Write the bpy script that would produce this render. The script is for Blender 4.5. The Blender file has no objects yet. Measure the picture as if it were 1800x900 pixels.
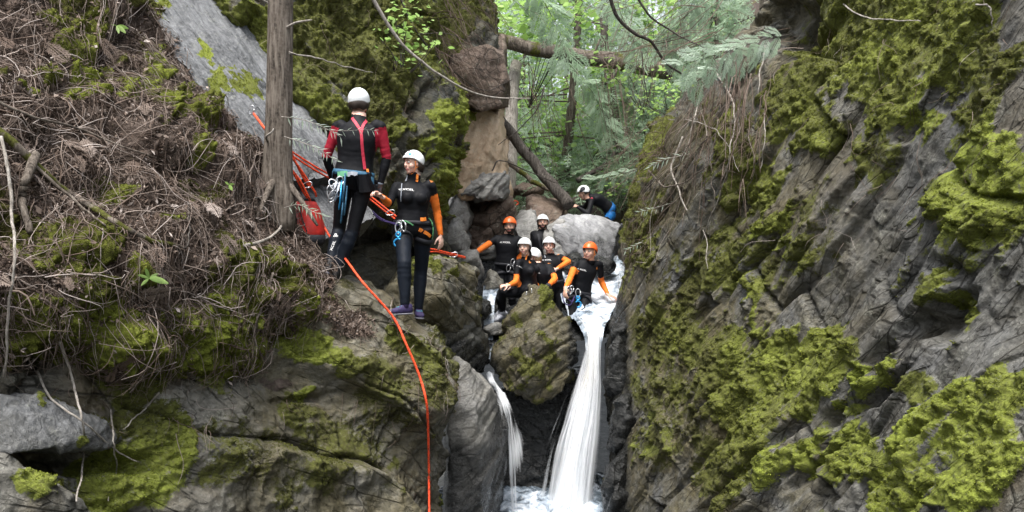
import bpy, bmesh, math, random
import numpy as np
from mathutils import Vector, Matrix, Quaternion
from mathutils.bvhtree import BVHTree
R = math.radians
rng = np.random.default_rng(7)
random.seed(7)
SC = bpy.context.scene
COL = SC.collection

# ---------------------------------------------------------------- camera
FPX = 1300.0                                  # focal length in photograph pixels (1800 wide)
cam_d = bpy.data.cameras.new('camera'); cam = bpy.data.objects.new('camera', cam_d); COL.objects.link(cam)
cam_d.sensor_width = 36; cam_d.lens = 36 * FPX / 1800
cam_d.clip_start = 0.05; cam_d.clip_end = 500
cam.location = (0, 0, 0); cam.rotation_euler = (R(90), 0, 0)
SC.camera = cam
# ---------------------------------------------------------------- light
SUN_EL, SUN_AZ = 68, 200                       # sun elevation; compass-like direction it comes from
W = bpy.data.worlds.new('World'); SC.world = W; W.use_nodes = True
nt = W.node_tree; bg = nt.nodes['Background']
sky = nt.nodes.new('ShaderNodeTexSky'); sky.sky_type = 'NISHITA'; sky.sun_disc = False
sky.sun_elevation = R(SUN_EL); sky.sun_rotation = R(SUN_AZ); sky.air_density = 1.0; sky.dust_density = 4.0; sky.ozone_density = 0.6
hs = nt.nodes.new('ShaderNodeHueSaturation'); hs.inputs['Saturation'].default_value = .35      # thin overcast: a pale sky
nt.links.new(sky.outputs[0], hs.inputs['Color']); nt.links.new(hs.outputs[0], bg.inputs[0]); bg.inputs[1].default_value = 0.15
sl = bpy.data.lights.new('sun', 'SUN'); sl.energy = 1.5; sl.angle = R(22); sl.color = (1.0, .96, .9)
so = bpy.data.objects.new('sun', sl); COL.objects.link(so)
sd = Vector((math.sin(R(SUN_AZ)) * math.cos(R(SUN_EL)), math.cos(R(SUN_AZ)) * math.cos(R(SUN_EL)), math.sin(R(SUN_EL))))
so.rotation_euler = (-sd).to_track_quat('-Z', 'Y').to_euler(); so.location = sd * 40
SC.view_settings.view_transform = 'Standard'; SC.view_settings.look = 'None'
SC.view_settings.exposure = 1.55; SC.view_settings.gamma = 1.0
SC.cycles.max_bounces = 6; SC.cycles.transparent_max_bounces = 16; SC.cycles.diffuse_bounces = 4
SC.cycles.use_denoising = True

# ---------------------------------------------------------------- helpers
def P(px, py, Y):
    """world point that stands Y metres ahead, at photograph pixel px, py"""
    return np.array([(px - 900) / FPX * Y, Y, (450 - py) / FPX * Y])
def V(a): return Vector([float(x) for x in a])
def nrm(a):
    a = np.asarray(a, float); return a / (np.linalg.norm(a, axis=-1, keepdims=True) + 1e-9)
_perm = np.random.default_rng(3).permutation(256).astype(np.int64); _perm = np.concatenate([_perm, _perm, _perm])
_grad = nrm(np.random.default_rng(4).normal(size=(256, 3)))
_rnd = np.random.default_rng(5).random((256, 8))
def _h(i, j, k): return _perm[_perm[_perm[i & 255] + (j & 255)] + (k & 255)]
def perlin(p):
    p = np.asarray(p, float); i = np.floor(p).astype(np.int64); f = p - i
    w = f * f * f * (f * (f * 6 - 15) + 10); out = np.zeros(len(p))
    for a in (0, 1):
        wa = w[:, 0] if a else 1 - w[:, 0]
        for b in (0, 1):
            wb = w[:, 1] if b else 1 - w[:, 1]
            for c in (0, 1):
                wc = w[:, 2] if c else 1 - w[:, 2]
                g = _grad[_h(i[:, 0] + a, i[:, 1] + b, i[:, 2] + c)]
                out += wa * wb * wc * (g[:, 0] * (f[:, 0] - a) + g[:, 1] * (f[:, 1] - b) + g[:, 2] * (f[:, 2] - c))
    return out * 1.6
def fbm(p, o=4, lac=2.05, g=.5):
    s = 0; a = 1.0; p = np.asarray(p, float)
    for k in range(o):
        s = s + a * perlin(p + 17.3 * k); p = p * lac; a *= g
    return s
def ridged(p, o=4):
    s = 0; a = 1.0; p = np.asarray(p, float)
    for k in range(o):
        s = s + a * (1 - 2 * np.abs(perlin(p + 9.1 * k))); p = p * 2.1; a *= .5
    return s
def blocks(p, tilt=.8):
    """broken rock: each Voronoi cell is a flat facet of its own height and tilt; returns height, edge distance"""
    p = np.asarray(p, float); i0 = np.floor(p).astype(np.int64); n = len(p)
    d1 = np.full(n, 9.); d2 = np.full(n, 9.); hh = np.zeros(n)
    for a in (-1, 0, 1):
        for b in (-1, 0, 1):
            for c in (-1, 0, 1):
                h = _h(i0[:, 0] + a, i0[:, 1] + b, i0[:, 2] + c); r = _rnd[h]
                q = p - (i0 + np.array([a, b, c]) + r[:, :3])
                d = (q * q).sum(1)
                hv = r[:, 3] + tilt * ((r[:, 4] - .5) * q[:, 0] + (r[:, 5] - .5) * q[:, 1] + (r[:, 6] - .5) * q[:, 2]) * 2
                m = d < d1
                d2 = np.where(m, d1, np.minimum(d2, d)); hh = np.where(m, hv, hh); d1 = np.where(m, d, d1)
    return hh, np.sqrt(d2) - np.sqrt(d1)
def sstep(a, b, x):
    t = np.clip((x - a) / (b - a), 0, 1); return t * t * (3 - 2 * t)
def project(p):
    p = np.asarray(p); return 900 + p[:, 0] / p[:, 1] * FPX, 450 - p[:, 2] / p[:, 1] * FPX

def tag(o, label=None, cat=None, group=None, kind=None):
    if label: o['label'] = label
    if cat: o['category'] = cat
    if group: o['group'] = group
    if kind: o['kind'] = kind
    return o
def link(name, me, parent=None, loc=None):
    o = bpy.data.objects.new(name, me); COL.objects.link(o)
    if parent is not None: o.parent = parent
    if loc is not None: o.location = V(loc)
    return o
def empty(name, loc=(0, 0, 0)):
    o = bpy.data.objects.new(name, None); COL.objects.link(o); o.location = V(loc); o.empty_display_size = .1
    return o
def np_mesh(name, v, f, mat=None, smooth=True, attrs=None, mats=None, midx=None):
    """mesh from numpy arrays; f is (n,3) or (n,4), or a list of such arrays"""
    fs = [np.asarray(x, np.int32) for x in (f if isinstance(f, list) else [f]) if len(x)]
    me = bpy.data.meshes.new(name); v = np.ascontiguousarray(v, np.float32)
    me.vertices.add(len(v)); me.vertices.foreach_set('co', v.ravel())
    nl = sum(x.size for x in fs); nf = sum(len(x) for x in fs)
    me.loops.add(nl); me.polygons.add(nf)
    me.loops.foreach_set('vertex_index', np.concatenate([x.ravel() for x in fs]))
    tot = np.concatenate([np.full(len(x), x.shape[1], np.int32) for x in fs])
    st = np.concatenate([[0], np.cumsum(tot)[:-1]]).astype(np.int32)
    me.polygons.foreach_set('loop_start', st); me.polygons.foreach_set('loop_total', tot)
    me.polygons.foreach_set('use_smooth', np.full(nf, smooth))
    for m in (mats or ([mat] if mat else [])): me.materials.append(m)
    if midx is not None: me.polygons.foreach_set('material_index', np.asarray(midx, np.int32))
    for k, a in (attrs or {}).items():
        at = me.attributes.new(k, 'FLOAT', 'POINT'); at.data.foreach_set('value', np.ascontiguousarray(a, np.float32))
    me.update(calc_edges=True); me.validate(); return me
class MB:
    """collects shapes into one mesh"""
    def __init__(s): s.v = []; s.f4 = []; s.f3 = []; s.n = 0; s.a = []
    def add(s, v, f, a=0.):
        v = np.asarray(v, float).reshape(-1, 3); f = np.asarray(f, int)
        (s.f4 if f.shape[1] == 4 else s.f3).append(f + s.n); s.v.append(v); s.n += len(v)
        s.a.append(np.broadcast_to(np.asarray(a, float), (len(v),)))
        return s
    def tube(s, pts, rad, sides=8, cap=True, a=0., flat=1.0, up=None):
        pts = np.asarray(pts, float); n = len(pts); rad = np.broadcast_to(np.asarray(rad, float), (n,))
        T = nrm(np.gradient(pts, axis=0)); ref = np.array([0, 0, 1.]) if up is None else np.asarray(up, float)
        if up is None and abs(T[:, 2]).mean() > .9: ref = np.array([1., 0, 0])
        A = nrm(np.cross(T, ref)); B = np.cross(T, A)
        th = np.arange(sides) * 2 * np.pi / sides
        v = pts[:, None] + rad[:, None, None] * (np.cos(th)[None, :, None] * A[:, None] + flat * np.sin(th)[None, :, None] * B[:, None])
        v = v.reshape(-1, 3); i = np.arange(n - 1)[:, None] * sides; j = np.arange(sides)[None]; k = (j + 1) % sides
        f = np.stack([i + j, i + k, i + sides + k, i + sides + j], -1).reshape(-1, 4)
        s.add(v, f, a)
        if cap:
            b = s.n - len(v); c0 = pts[0] - T[0] * rad[0] * .3; c1 = pts[-1] + T[-1] * rad[-1] * .3
            s.v.append(np.array([c0, c1])); s.a.append(np.full(2, float(np.mean(a)))); m = s.n; s.n += 2
            jj = np.arange(sides); kk = (jj + 1) % sides
            s.f3.append(np.stack([b + kk, b + jj, np.full(sides, m)], 1))
            e = b + (n - 1) * sides
            s.f3.append(np.stack([e + jj, e + kk, np.full(sides, m + 1)], 1))
        return s
    def ell(s, c, r, M=None, nu=16, nv=10, a=0.):
        u = np.arange(nu) * 2 * np.pi / nu; w = np.linspace(-np.pi / 2 + .08, np.pi / 2 - .08, nv)
        v = np.stack([np.cos(w)[:, None] * np.cos(u), np.cos(w)[:, None] * np.sin(u), np.broadcast_to(np.sin(w)[:, None], (nv, nu))], -1).reshape(-1, 3)
        v = np.concatenate([v, [[0, 0, -1], [0, 0, 1]]]) * np.asarray(r, float)
        if M is not None: v = v @ np.asarray(M, float).T
        v = v + np.asarray(c, float); i = np.arange(nv - 1)[:, None] * nu; j = np.arange(nu)[None]; k = (j + 1) % nu
        f = np.stack([i + j, i + k, i + nu + k, i + nu + j], -1).reshape(-1, 4); b = s.n
        s.add(v, f, a); jj = np.arange(nu); kk = (jj + 1) % nu; m = b + nu * nv
        s.f3.append(np.stack([b + kk, b + jj, np.full(nu, m)], 1)); e = b + nu * (nv - 1)
        s.f3.append(np.stack([e + jj, e + kk, np.full(nu, m + 1)], 1))
        return s
    def box(s, c, h, M=None, a=0.):
        v = np.array([[x, y, z] for x in (-1, 1) for y in (-1, 1) for z in (-1, 1)], float) * np.asarray(h, float)
        if M is not None: v = v @ np.asarray(M, float).T
        return s.add(v + np.asarray(c, float), [[0, 1, 3, 2], [4, 6, 7, 5], [0, 4, 5, 1], [2, 3, 7, 6], [0, 2, 6, 4], [1, 5, 7, 3]], a)
    def loft(s, rings, a=0.):
        """closed skin through equal rings (n, sides, 3)"""
        rings = np.asarray(rings, float); n, k_, _ = rings.shape; b = s.n
        i = np.arange(n - 1)[:, None] * k_; j = np.arange(k_)[None]; k = (j + 1) % k_
        s.add(rings.reshape(-1, 3), np.stack([i + j, i + k, i + k_ + k, i + k_ + j], -1).reshape(-1, 4), a)
        c = np.array([rings[0].mean(0), rings[-1].mean(0)]); m = s.n; s.v.append(c); s.a.append(np.zeros(2)); s.n += 2
        jj = np.arange(k_); kk = (jj + 1) % k_
        s.f3.append(np.stack([b + kk, b + jj, np.full(k_, m)], 1)); e = b + (n - 1) * k_
        s.f3.append(np.stack([e + jj, e + kk, np.full(k_, m + 1)], 1)); return s
    def mesh(s, name, mat, smooth=True, attr=None, off=(0, 0, 0)):
        f = [np.concatenate(x) for x in (s.f4, s.f3) if x]
        return np_mesh(name, np.concatenate(s.v) - np.asarray(off, float), f, mat, smooth, {attr: np.concatenate(s.a)} if attr else None)
    def build(s, name, mat, parent=None, loc=None, smooth=True, attr=None):
        """with loc the mesh is given in world space and its origin is moved to loc; a parent's location is taken off"""
        off = np.array(loc if loc is not None else (0, 0, 0), float)
        pl = np.zeros(3)
        q = parent
        while q is not None: pl = pl + np.array(q.location); q = q.parent
        if parent is not None and loc is None: off = pl
        o = link(name, s.mesh(name, mat, smooth, attr, off), parent)
        if loc is not None: o.location = V(off - pl)
        return o
def smooth_path(pts, n=24):
    pts = np.asarray(pts, float); m = len(pts)
    if m < 3: t = np.linspace(0, 1, n)[:, None]; return pts[0] * (1 - t) + pts[-1] * t
    q = np.concatenate([[2 * pts[0] - pts[1]], pts, [2 * pts[-1] - pts[-2]]])
    t = np.linspace(0, m - 1 - 1e-6, n); i = t.astype(int); f = (t - i)[:, None]
    a, b, c, d = q[i], q[i + 1], q[i + 2], q[i + 3]
    return .5 * (2 * b + (c - a) * f + (2 * a - 5 * b + 4 * c - d) * f ** 2 + (3 * b - a - 3 * c + d) * f ** 3)
def eval_mods(o):
    dg = bpy.context.evaluated_depsgraph_get(); e = o.evaluated_get(dg); me = bpy.data.meshes.new_from_object(e)
    return me
def remesh(mb, vox, smooth_it=3, fac=.5):
    """union of the collected shapes as one continuous surface: returns verts, quads"""
    me = mb.mesh('tmp', None); o = bpy.data.objects.new('tmp', me); COL.objects.link(o)
    m = o.modifiers.new('r', 'REMESH'); m.mode = 'VOXEL'; m.voxel_size = vox; m.adaptivity = 0
    if smooth_it:
        k = o.modifiers.new('s', 'SMOOTH'); k.factor = fac; k.iterations = smooth_it
    e = eval_mods(o); n = len(e.vertices); v = np.zeros(n * 3, np.float32); e.vertices.foreach_get('co', v)
    f = np.zeros(len(e.loops), np.int32); e.loops.foreach_get('vertex_index', f)
    bpy.data.objects.remove(o); bpy.data.meshes.remove(me); bpy.data.meshes.remove(e)
    return v.reshape(-1, 3).astype(float), f.reshape(-1, 4)
# ---------------------------------------------------------------- materials
class NT:
    def __init__(s, name):
        s.m = bpy.data.materials.new(name); s.m.use_nodes = True; s.t = s.m.node_tree
        s.b = s.t.nodes['Principled BSDF']; s.out = s.t.nodes['Material Output']
    def n(s, typ, **kw):
        x = s.t.nodes.new('ShaderNode' + typ)
        for k, v in kw.items(): setattr(x, k, v)
        return x
    def l(s, a, b): s.t.links.new(a, b)
    def put(s, sock, val):
        if hasattr(val, 'is_linked') or hasattr(val, 'links'): s.l(val, sock)
        elif isinstance(val, (tuple, list)) and len(val) == 3 and sock.type == 'RGBA': sock.default_value = (*val, 1)
        elif sock.type == 'RGBA' and isinstance(val, (int, float)): sock.default_value = (val, val, val, 1)
        else: sock.default_value = val
    def co(s): 
        if not hasattr(s, '_co'): s._co = s.n('TexCoord').outputs['Object']
        return s._co
    def mapping(s, scale=(1, 1, 1), rot=(0, 0, 0), loc=(0, 0, 0)):
        m = s.n('Mapping'); s.l(s.co(), m.inputs[0]); m.inputs['Scale'].default_value = scale; m.inputs['Rotation'].default_value = rot; m.inputs['Location'].default_value = loc
        return m.outputs[0]
    def noise(s, scale, detail=4, rough=.55, vec=None, dist=0.):
        x = s.n('TexNoise'); s.l(vec if vec is not None else s.co(), x.inputs['Vector'])
        x.inputs['Scale'].default_value = scale; x.inputs['Detail'].default_value = detail; x.inputs['Roughness'].default_value = rough; x.inputs['Distortion'].default_value = dist
        return x.outputs[0]
    def vor(s, scale, vec=None, feature='F1', out=0):
        x = s.n('TexVoronoi', feature=feature); s.l(vec if vec is not None else s.co(), x.inputs['Vector']); x.inputs['Scale'].default_value = scale
        return x.outputs[out]
    def ramp(s, fac, stops, interp='LINEAR'):
        x = s.n('ValToRGB'); x.color_ramp.interpolation = interp; e = x.color_ramp.elements
        while len(e) < len(stops): e.new(.5)
        for el, (p, c) in zip(e, stops):
            el.position = p; el.color = (*c, 1) if isinstance(c, (tuple, list)) else (c, c, c, 1)
        s.put(x.inputs[0], fac); return x.outputs[0]
    def rng(s, fac, a, b, c=0., d=1.):
        x = s.n('MapRange', clamp=True); s.put(x.inputs[0], fac)
        for i, q in enumerate((a, b, c, d)): s.put(x.inputs[1 + i], q)
        return x.outputs[0]
    def mix(s, fac, a, b, mode='MIX'):
        x = s.n('Mix', data_type='RGBA', blend_type=mode); s.put(x.inputs[0], fac); s.put(x.inputs[6], a); s.put(x.inputs[7], b); return x.outputs[2]
    def math(s, op, a, b=0.):
        x = s.n('Math', operation=op); s.put(x.inputs[0], a); s.put(x.inputs[1], b); return x.outputs[0]
    def attr(s, name):
        x = s.n('Attribute', attribute_name=name); return x.outputs['Fac']
    def attrc(s, name):
        x = s.n('Attribute', attribute_name=name); return x.outputs['Color']
    def bump(s, h, st, dist=.02, base=None):
        x = s.n('Bump'); x.inputs['Strength'].default_value = st; x.inputs['Distance'].default_value = dist; s.l(h, x.inputs['Height'])
        if base is not None: s.l(base, x.inputs['Normal'])
        return x.outputs[0]
    def base(s, col=None, rough=None, normal=None, **kw):
        if col is not None: s.put(s.b.inputs['Base Color'], col)
        if rough is not None: s.put(s.b.inputs['Roughness'], rough)
        if normal is not None: s.l(normal, s.b.inputs['Normal'])
        for k, v in kw.items(): s.put(s.b.inputs[k.replace('_', ' ')], v)
        return s.m
def flat(name, col, rough=.6, noise_amt=.15, nscale=30, bump=0., **kw):
    k = NT(name); n = k.noise(nscale, 4)
    c = k.mix(k.rng(n, .3, .7), tuple(x * (1 - noise_amt) for x in col), tuple(min(1, x * (1 + noise_amt)) for x in col))
    k.base(c, rough, k.bump(k.noise(nscale * 3, 3), bump, .004) if bump else None, **kw); return k.m

def bedframe(u, ang):
    u = nrm(np.array(u, float)); z = np.array([0, 0, 1.]); n = np.cross(u, z); c, s = math.cos(R(ang)), math.sin(R(ang))
    return np.stack([c * u + s * z, -s * u + c * z, n], 1)             # columns: along the bed, across it, out
BR, BL, BS = bedframe((.62, -.78, 0), 50), bedframe((.7, .7, 0), -35), bedframe((.97, -.25, 0), -53)
MOSS_D, MOSS_M, MOSS_B = (.042, .039, .012), (.095, .105, .020), (.24, .29, .042)
def rock_mat(name, dark, mid, light, bed=(0, 0, 0), stretch=(1, 1, 5), scale=1.0, wetrough=.25, tan=None, spec=.35, cracks=1.0):
    """rock with bedding grain, pale weathering and lichen; attributes moss, mossc (how bright), wet, soil paint the cover"""
    k = NT(name)
    rot = k.mapping((1, 1, 1), Matrix(np.asarray(bed).T.tolist()).to_euler('XYZ'))
    def grained(f):
        m = k.n('Mapping'); k.l(rot, m.inputs[0]); m.inputs['Scale'].default_value = tuple(f * scale * x for x in stretch); return m.outputs[0]
    grain = grained(1)
    n1 = k.noise(1.6 * scale, 7, .62); n2 = k.noise(2.2, 8, .65, grain, .3); n3 = k.noise(28 * scale, 5, .7); n4 = k.noise(90 * scale, 3, .7)
    c = k.ramp(n2, [(.32, dark), (.46, mid), (.58, tuple(.55 * a + .45 * b for a, b in zip(mid, light))), (.72, light)])
    c = k.mix(k.rng(n1, .35, .7, 0, .75), c, dark)
    c = k.mix(k.rng(n3, .42, .72, 0, .55), c, light); c = k.mix(k.rng(n3, .42, .28, 0, .65), c, dark)
    n5 = k.noise(6.5 * scale, 7, .68); c = k.mix(k.rng(n5, .52, .36, 0, .6), c, dark)
    if tan is not None: c = k.mix(k.math('MULTIPLY', k.rng(k.noise(.9 * scale, 5, .6, None, .5), .5, .68), .8), c, tan)
    lich = k.math('MULTIPLY', k.rng(k.noise(7 * scale, 6, .7), .56, .66), k.rng(n4, .4, .6))
    c = k.mix(k.math('MULTIPLY', lich, .55), c, (.34, .35, .30))
    crack = k.rng(k.vor(3.2, grained(.9), 'DISTANCE_TO_EDGE'), .0, .05, 1, 0)
    crack = k.math('MULTIPLY', crack, k.rng(n1, .40, .52)); ck2 = k.math('MULTIPLY', k.rng(k.vor(9., grained(.9), 'DISTANCE_TO_EDGE'), .0, .06, 1, 0), k.rng(n5, .5, .62)); crack = k.math('MAXIMUM', crack, ck2)
    crack = k.math('MULTIPLY', crack, cracks); c = k.mix(k.math('MULTIPLY', crack, .75), c, tuple(x * .25 for x in dark))
    # dark algae film
    alg = k.rng(k.noise(2.6 * scale, 7, .7, None, .4), .36, .58)
    c = k.mix(k.math('MULTIPLY', alg, k.rng(k.attr('alg'), 0, 1, .0, .85)), c, k.mix(k.rng(n3, .35, .65), (.052, .045, .020), (.125, .105, .050)))
    soilc = k.ramp(k.noise(9, 7, .7), [(.3, (.022, .016, .012)), (.5, (.07, .052, .042)), (.72, (.17, .135, .115))])
    soil = k.rng(k.math('ADD', k.attr('soil'), k.math('MULTIPLY', k.math('SUBTRACT', n3, .5), .9)), .38, .6)
    c = k.mix(soil, c, soilc)
    wet = k.rng(k.math('ADD', k.attr('wet'), k.math('MULTIPLY', k.math('SUBTRACT', n1, .5), .8)), .3, .65)
    c = k.mix(wet, c, k.mix(.80, c, (.006, .007, .008)))
    # moss film under and around the modelled tufts
    mn = k.math('ADD', k.math('MULTIPLY', k.attr('moss'), .85), k.math('MULTIPLY', k.math('SUBTRACT', k.noise(22, 8, .82), .5), 2.2))
    mf = k.rng(mn, .38, .62)
    mc = k.ramp(k.math('ADD', k.math('MULTIPLY', k.attr('mossc'), .75), k.math('MULTIPLY', k.math('SUBTRACT', k.noise(42, 4, .7), .38), .9)),
                [(.05, MOSS_D), (.4, MOSS_M), (.95, MOSS_B)])
    c = k.mix(mf, c, mc)
    r = k.mix(mf, k.mix(wet, k.rng(n3, .3, .7, .62, .85), k.rng(n3, .3, .7, wetrough * .6, wetrough * 1.6)), .95)
    b = k.bump(n2, .8, .06); b = k.bump(k.math('SUBTRACT', n5, k.math('MULTIPLY', crack, .5)), .8, .04, b); b = k.bump(n3, .8, .016, b); b = k.bump(n4, .45, .005, b)
    k.base(c, r, b, Specular_IOR_Level=spec)
    return k.m
M = {}
M['rock_right'] = rock_mat('grey_rock', (.030, .030, .029), (.097, .098, .094), (.25, .252, .245), BR, (1.1, 4.5, 1.8), .9, tan=(.090, .076, .052))
M['rock_left'] = rock_mat('green_grey_rock', (.052, .050, .042), (.135, .130, .112), (.285, .278, .25), BL, (1, 2.6, 1), .8, tan=(.13, .10, .05))
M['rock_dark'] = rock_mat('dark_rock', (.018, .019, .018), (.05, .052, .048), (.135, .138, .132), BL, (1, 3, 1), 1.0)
M['rock_slab'] = rock_mat('slab_rock', (.045, .048, .051), (.15, .156, .163), (.32, .33, .34), BS, (.6, 9, 3), 1.0, cracks=.25)
M['rock_pale'] = rock_mat('pale_rock', (.09, .09, .086), (.22, .218, .208), (.38, .375, .36), bedframe((.8, .5, 0), 28), (1, 3.5, 1), 1.0, cracks=.4)
M['rock_wet_sheen'] = rock_mat('wet_rock_sky_sheen', (.16, .162, .17), (.33, .335, .35), (.50, .505, .52), bedframe((.9, .2, 0), -35), (1, 3.5, 1), 1.2, wetrough=.22, cracks=.4, spec=.6)  # base colour lightened to hold the sky's reflection on the wet slab
M['rock_tan'] = rock_mat('tan_clay_rock', (.36, .255, .165), (.55, .41, .275), (.64, .53, .40), bedframe((1, 0, 0), 0), (1, 1, 2), 1.1, cracks=.12)
M['rock_brown'] = rock_mat('red_brown_rock', (.055, .036, .027), (.135, .092, .07), (.24, .185, .155), bedframe((1, .3, 0), 20), (1, 2, 1), 1.1)
M['soil'] = rock_mat('forest_soil', (.020, .015, .011), (.060, .046, .037), (.15, .12, .10), bedframe((1, 0, 0), 0), (1, 1, 1.5), 1.5, spec=.1)
M['boulder_mid'] = rock_mat('mossy_brown_boulder', (.035, .034, .026), (.105, .094, .066), (.22, .21, .175), bedframe((.9, -.3, 0), 35), (1, 2.5, 1), 1.1, tan=(.135, .10, .05))

def leaf_mat(name, stops, trans=.35, rough=.6):
    """colour by the per-tuft attribute 'shade'; light passes partly through"""
    k = NT(name); c = k.ramp(k.attr('shade'), stops)
    k.base(c, rough, None, Specular_IOR_Level=.25)
    tr = k.n('BsdfTranslucent'); k.put(tr.inputs[0], c); mx = k.n('MixShader'); mx.inputs[0].default_value = trans
    k.l(k.b.outputs[0], mx.inputs[1]); k.l(tr.outputs[0], mx.inputs[2]); k.l(mx.outputs[0], k.out.inputs[0]); return k.m
M['moss'] = leaf_mat('moss_tufts', [(0, (.048, .043, .014)), (.3, (.115, .122, .022)), (.65, (.205, .235, .034)), (1, (.38, .435, .078))], .4, .8)
M['cedar'] = leaf_mat('cedar_sprays', [(0, (.15, .22, .12)), (.4, (.30, .42, .27)), (.8, (.46, .57, .44)), (1, (.58, .67, .58))], .6)
M['maple'] = leaf_mat('broad_leaves', [(0, (.15, .26, .06)), (.5, (.30, .47, .13)), (1, (.46, .62, .25))], .6)
M['twig'] = leaf_mat('dead_twigs', [(0, (.045, .030, .022)), (.4, (.125, .090, .070)), (.75, (.225, .180, .152)), (1, (.40, .35, .32))], .0, .85)
def bark_mat(name, d, m, l, scale=1.0):
    k = NT(name); g = k.mapping((14 * scale, 14 * scale, 1.6 * scale)); n = k.noise(2.5, 7, .65, g, .3); n2 = k.noise(40, 4); 
    c = k.ramp(n, [(.36, d), (.5, m), (.66, l)]); c = k.mix(k.rng(n2, .4, .7, 0, .4), c, l)
    mo = k.rng(k.math('ADD', k.attr('moss'), k.math('MULTIPLY', k.math('SUBTRACT', k.noise(12, 5), .5), .9)), .45, .6)
    c = k.mix(mo, c, k.ramp(k.noise(50, 3), [(.3, MOSS_D), (.7, MOSS_M)]))
    b = k.bump(n, .9, .02); b = k.bump(n2, .3, .004, b); k.base(c, .9, b, Specular_IOR_Level=.15); return k.m
M['bark'] = bark_mat('grey_bark', (.026, .021, .017), (.098, .081, .066), (.205, .178, .15))
M['bark_dark'] = bark_mat('dark_bark', (.018, .015, .013), (.052, .045, .039), (.11, .10, .09))
M['bark_pale'] = bark_mat('pale_dead_wood', (.13, .115, .10), (.26, .235, .205), (.40, .375, .34))
# water
def fall_mat(name, thin, tint=(.52, .44, .30)):
    k = NT(name); uv = k.n('UVMap').outputs[0]
    mp = k.n('Mapping'); k.l(uv, mp.inputs[0]); mp.inputs['Scale'].default_value = (15, .9, 1)
    s1 = k.noise(1.0, 6, .62, mp.outputs[0], .25)
    mp2 = k.n('Mapping'); k.l(uv, mp2.inputs[0]); mp2.inputs['Scale'].default_value = (48, 1.6, 1)
    s2 = k.noise(1.0, 4, .6, mp2.outputs[0], .2)
    s = k.math('ADD', k.math('MULTIPLY', s1, .8), k.math('MULTIPLY', s2, .2))
    den = k.attr('dens')
    c = k.ramp(s, [(.26, (.66, .71, .76)), (.45, (.79, .82, .85)), (.64, (.87, .89, .91))])
    c = k.mix(k.math('MULTIPLY', k.attr('tan'), k.rng(s1, .35, .62, .75, .2)), c, tint)
    k.base(c, .45, k.bump(s, .22, .02), Specular_IOR_Level=.3)
    tl = k.n('BsdfTranslucent'); k.put(tl.inputs[0], c); m1 = k.n('MixShader'); m1.inputs[0].default_value = .35
    k.l(k.b.outputs[0], m1.inputs[1]); k.l(tl.outputs[0], m1.inputs[2])
    tp = k.n('BsdfTransparent'); m2 = k.n('MixShader')
    al = k.rng(k.math('ADD', k.math('MULTIPLY', den, 1.0), k.math('MULTIPLY', k.math('SUBTRACT', s, .5), thin)), .25, .75)
    k.l(al, m2.inputs[0]); k.l(tp.outputs[0], m2.inputs[1]); k.l(m1.outputs[0], m2.inputs[2]); k.l(m2.outputs[0], k.out.inputs[0]); return k.m
M['fall'] = fall_mat('falling_water', .30)
M['veil'] = fall_mat('thin_falling_water', 1.5)
def foam_mat():
    k = NT('churning_water'); n = k.noise(5, 8, .7, None, .8); f = k.math('ADD', k.attr('foam'), k.math('MULTIPLY', k.math('SUBTRACT', n, .5), 1.6))
    c = k.ramp(f, [(.3, (.010, .014, .017)), (.5, (.10, .125, .15)), (.70, (.36, .42, .49)), (.95, (.78, .82, .86))])
    k.base(c, k.rng(f, .3, .8, .06, .5), k.bump(k.noise(14, 5, .6), .5, .03), Specular_IOR_Level=.5); return k.m
M['foam'] = foam_mat()
# ---------------------------------------------------------------- terrain
TERR = []                                     # (verts, faces) of everything solid, for resting things on it
class Patch: pass
def patch(rows, nu, nv):
    """smooth sheet through a grid of control points (px, py, Y)"""
    C = np.array([[P(*c) for c in r] for r in rows])
    A = np.array([smooth_path(r, nu) for r in C])                     # rows x nu
    B = np.stack([smooth_path(A[:, i], nv) for i in range(nu)], 1)    # nv x nu
    return B
def grid_faces(nv, nu, flip=False):
    i = np.arange(nv - 1)[:, None] * nu; j = np.arange(nu - 1)[None]
    f = np.stack([i + j, i + j + 1, i + nu + j + 1, i + nu + j], -1).reshape(-1, 4)
    return f[:, ::-1] if flip else f
def grid_normals(B):
    du = np.gradient(B, axis=1); dv = np.gradient(B, axis=0); n = nrm(np.cross(du, dv))
    s = np.sign((n * -B).sum(-1).mean()); return n * s                 # towards the viewer's side
def blobs(px, py, lst, p, F=None):
    """cover painted where the photograph has it: (px, py, rx, ry, angle, brightness[, strength])"""
    m = np.zeros(len(px)); b = np.zeros(len(px)); wsum = np.full(len(px), 1e-6)
    w_ = p * 3.0 if F is None else (p @ F) * np.array([1.6, 6.0, 3.0]); a_ = 28 if F is None else 40; jx = a_ * fbm(w_, 4); jy = a_ * fbm(w_ + 50, 4)
    for q in lst:
        x, y, rx, ry, a, br = q[:6]; st = q[6] if len(q) > 6 else 1.
        c, s = math.cos(R(a)), math.sin(R(a)); dx = px - x + jx; dy = py - y + jy
        u = (c * dx - s * dy) / rx; v = (s * dx + c * dy) / ry
        w = st * sstep(1.25, .55, np.sqrt(u * u + v * v)); m = np.maximum(m, w); b += w * br; wsum += w
    return m, b / wsum
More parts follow.
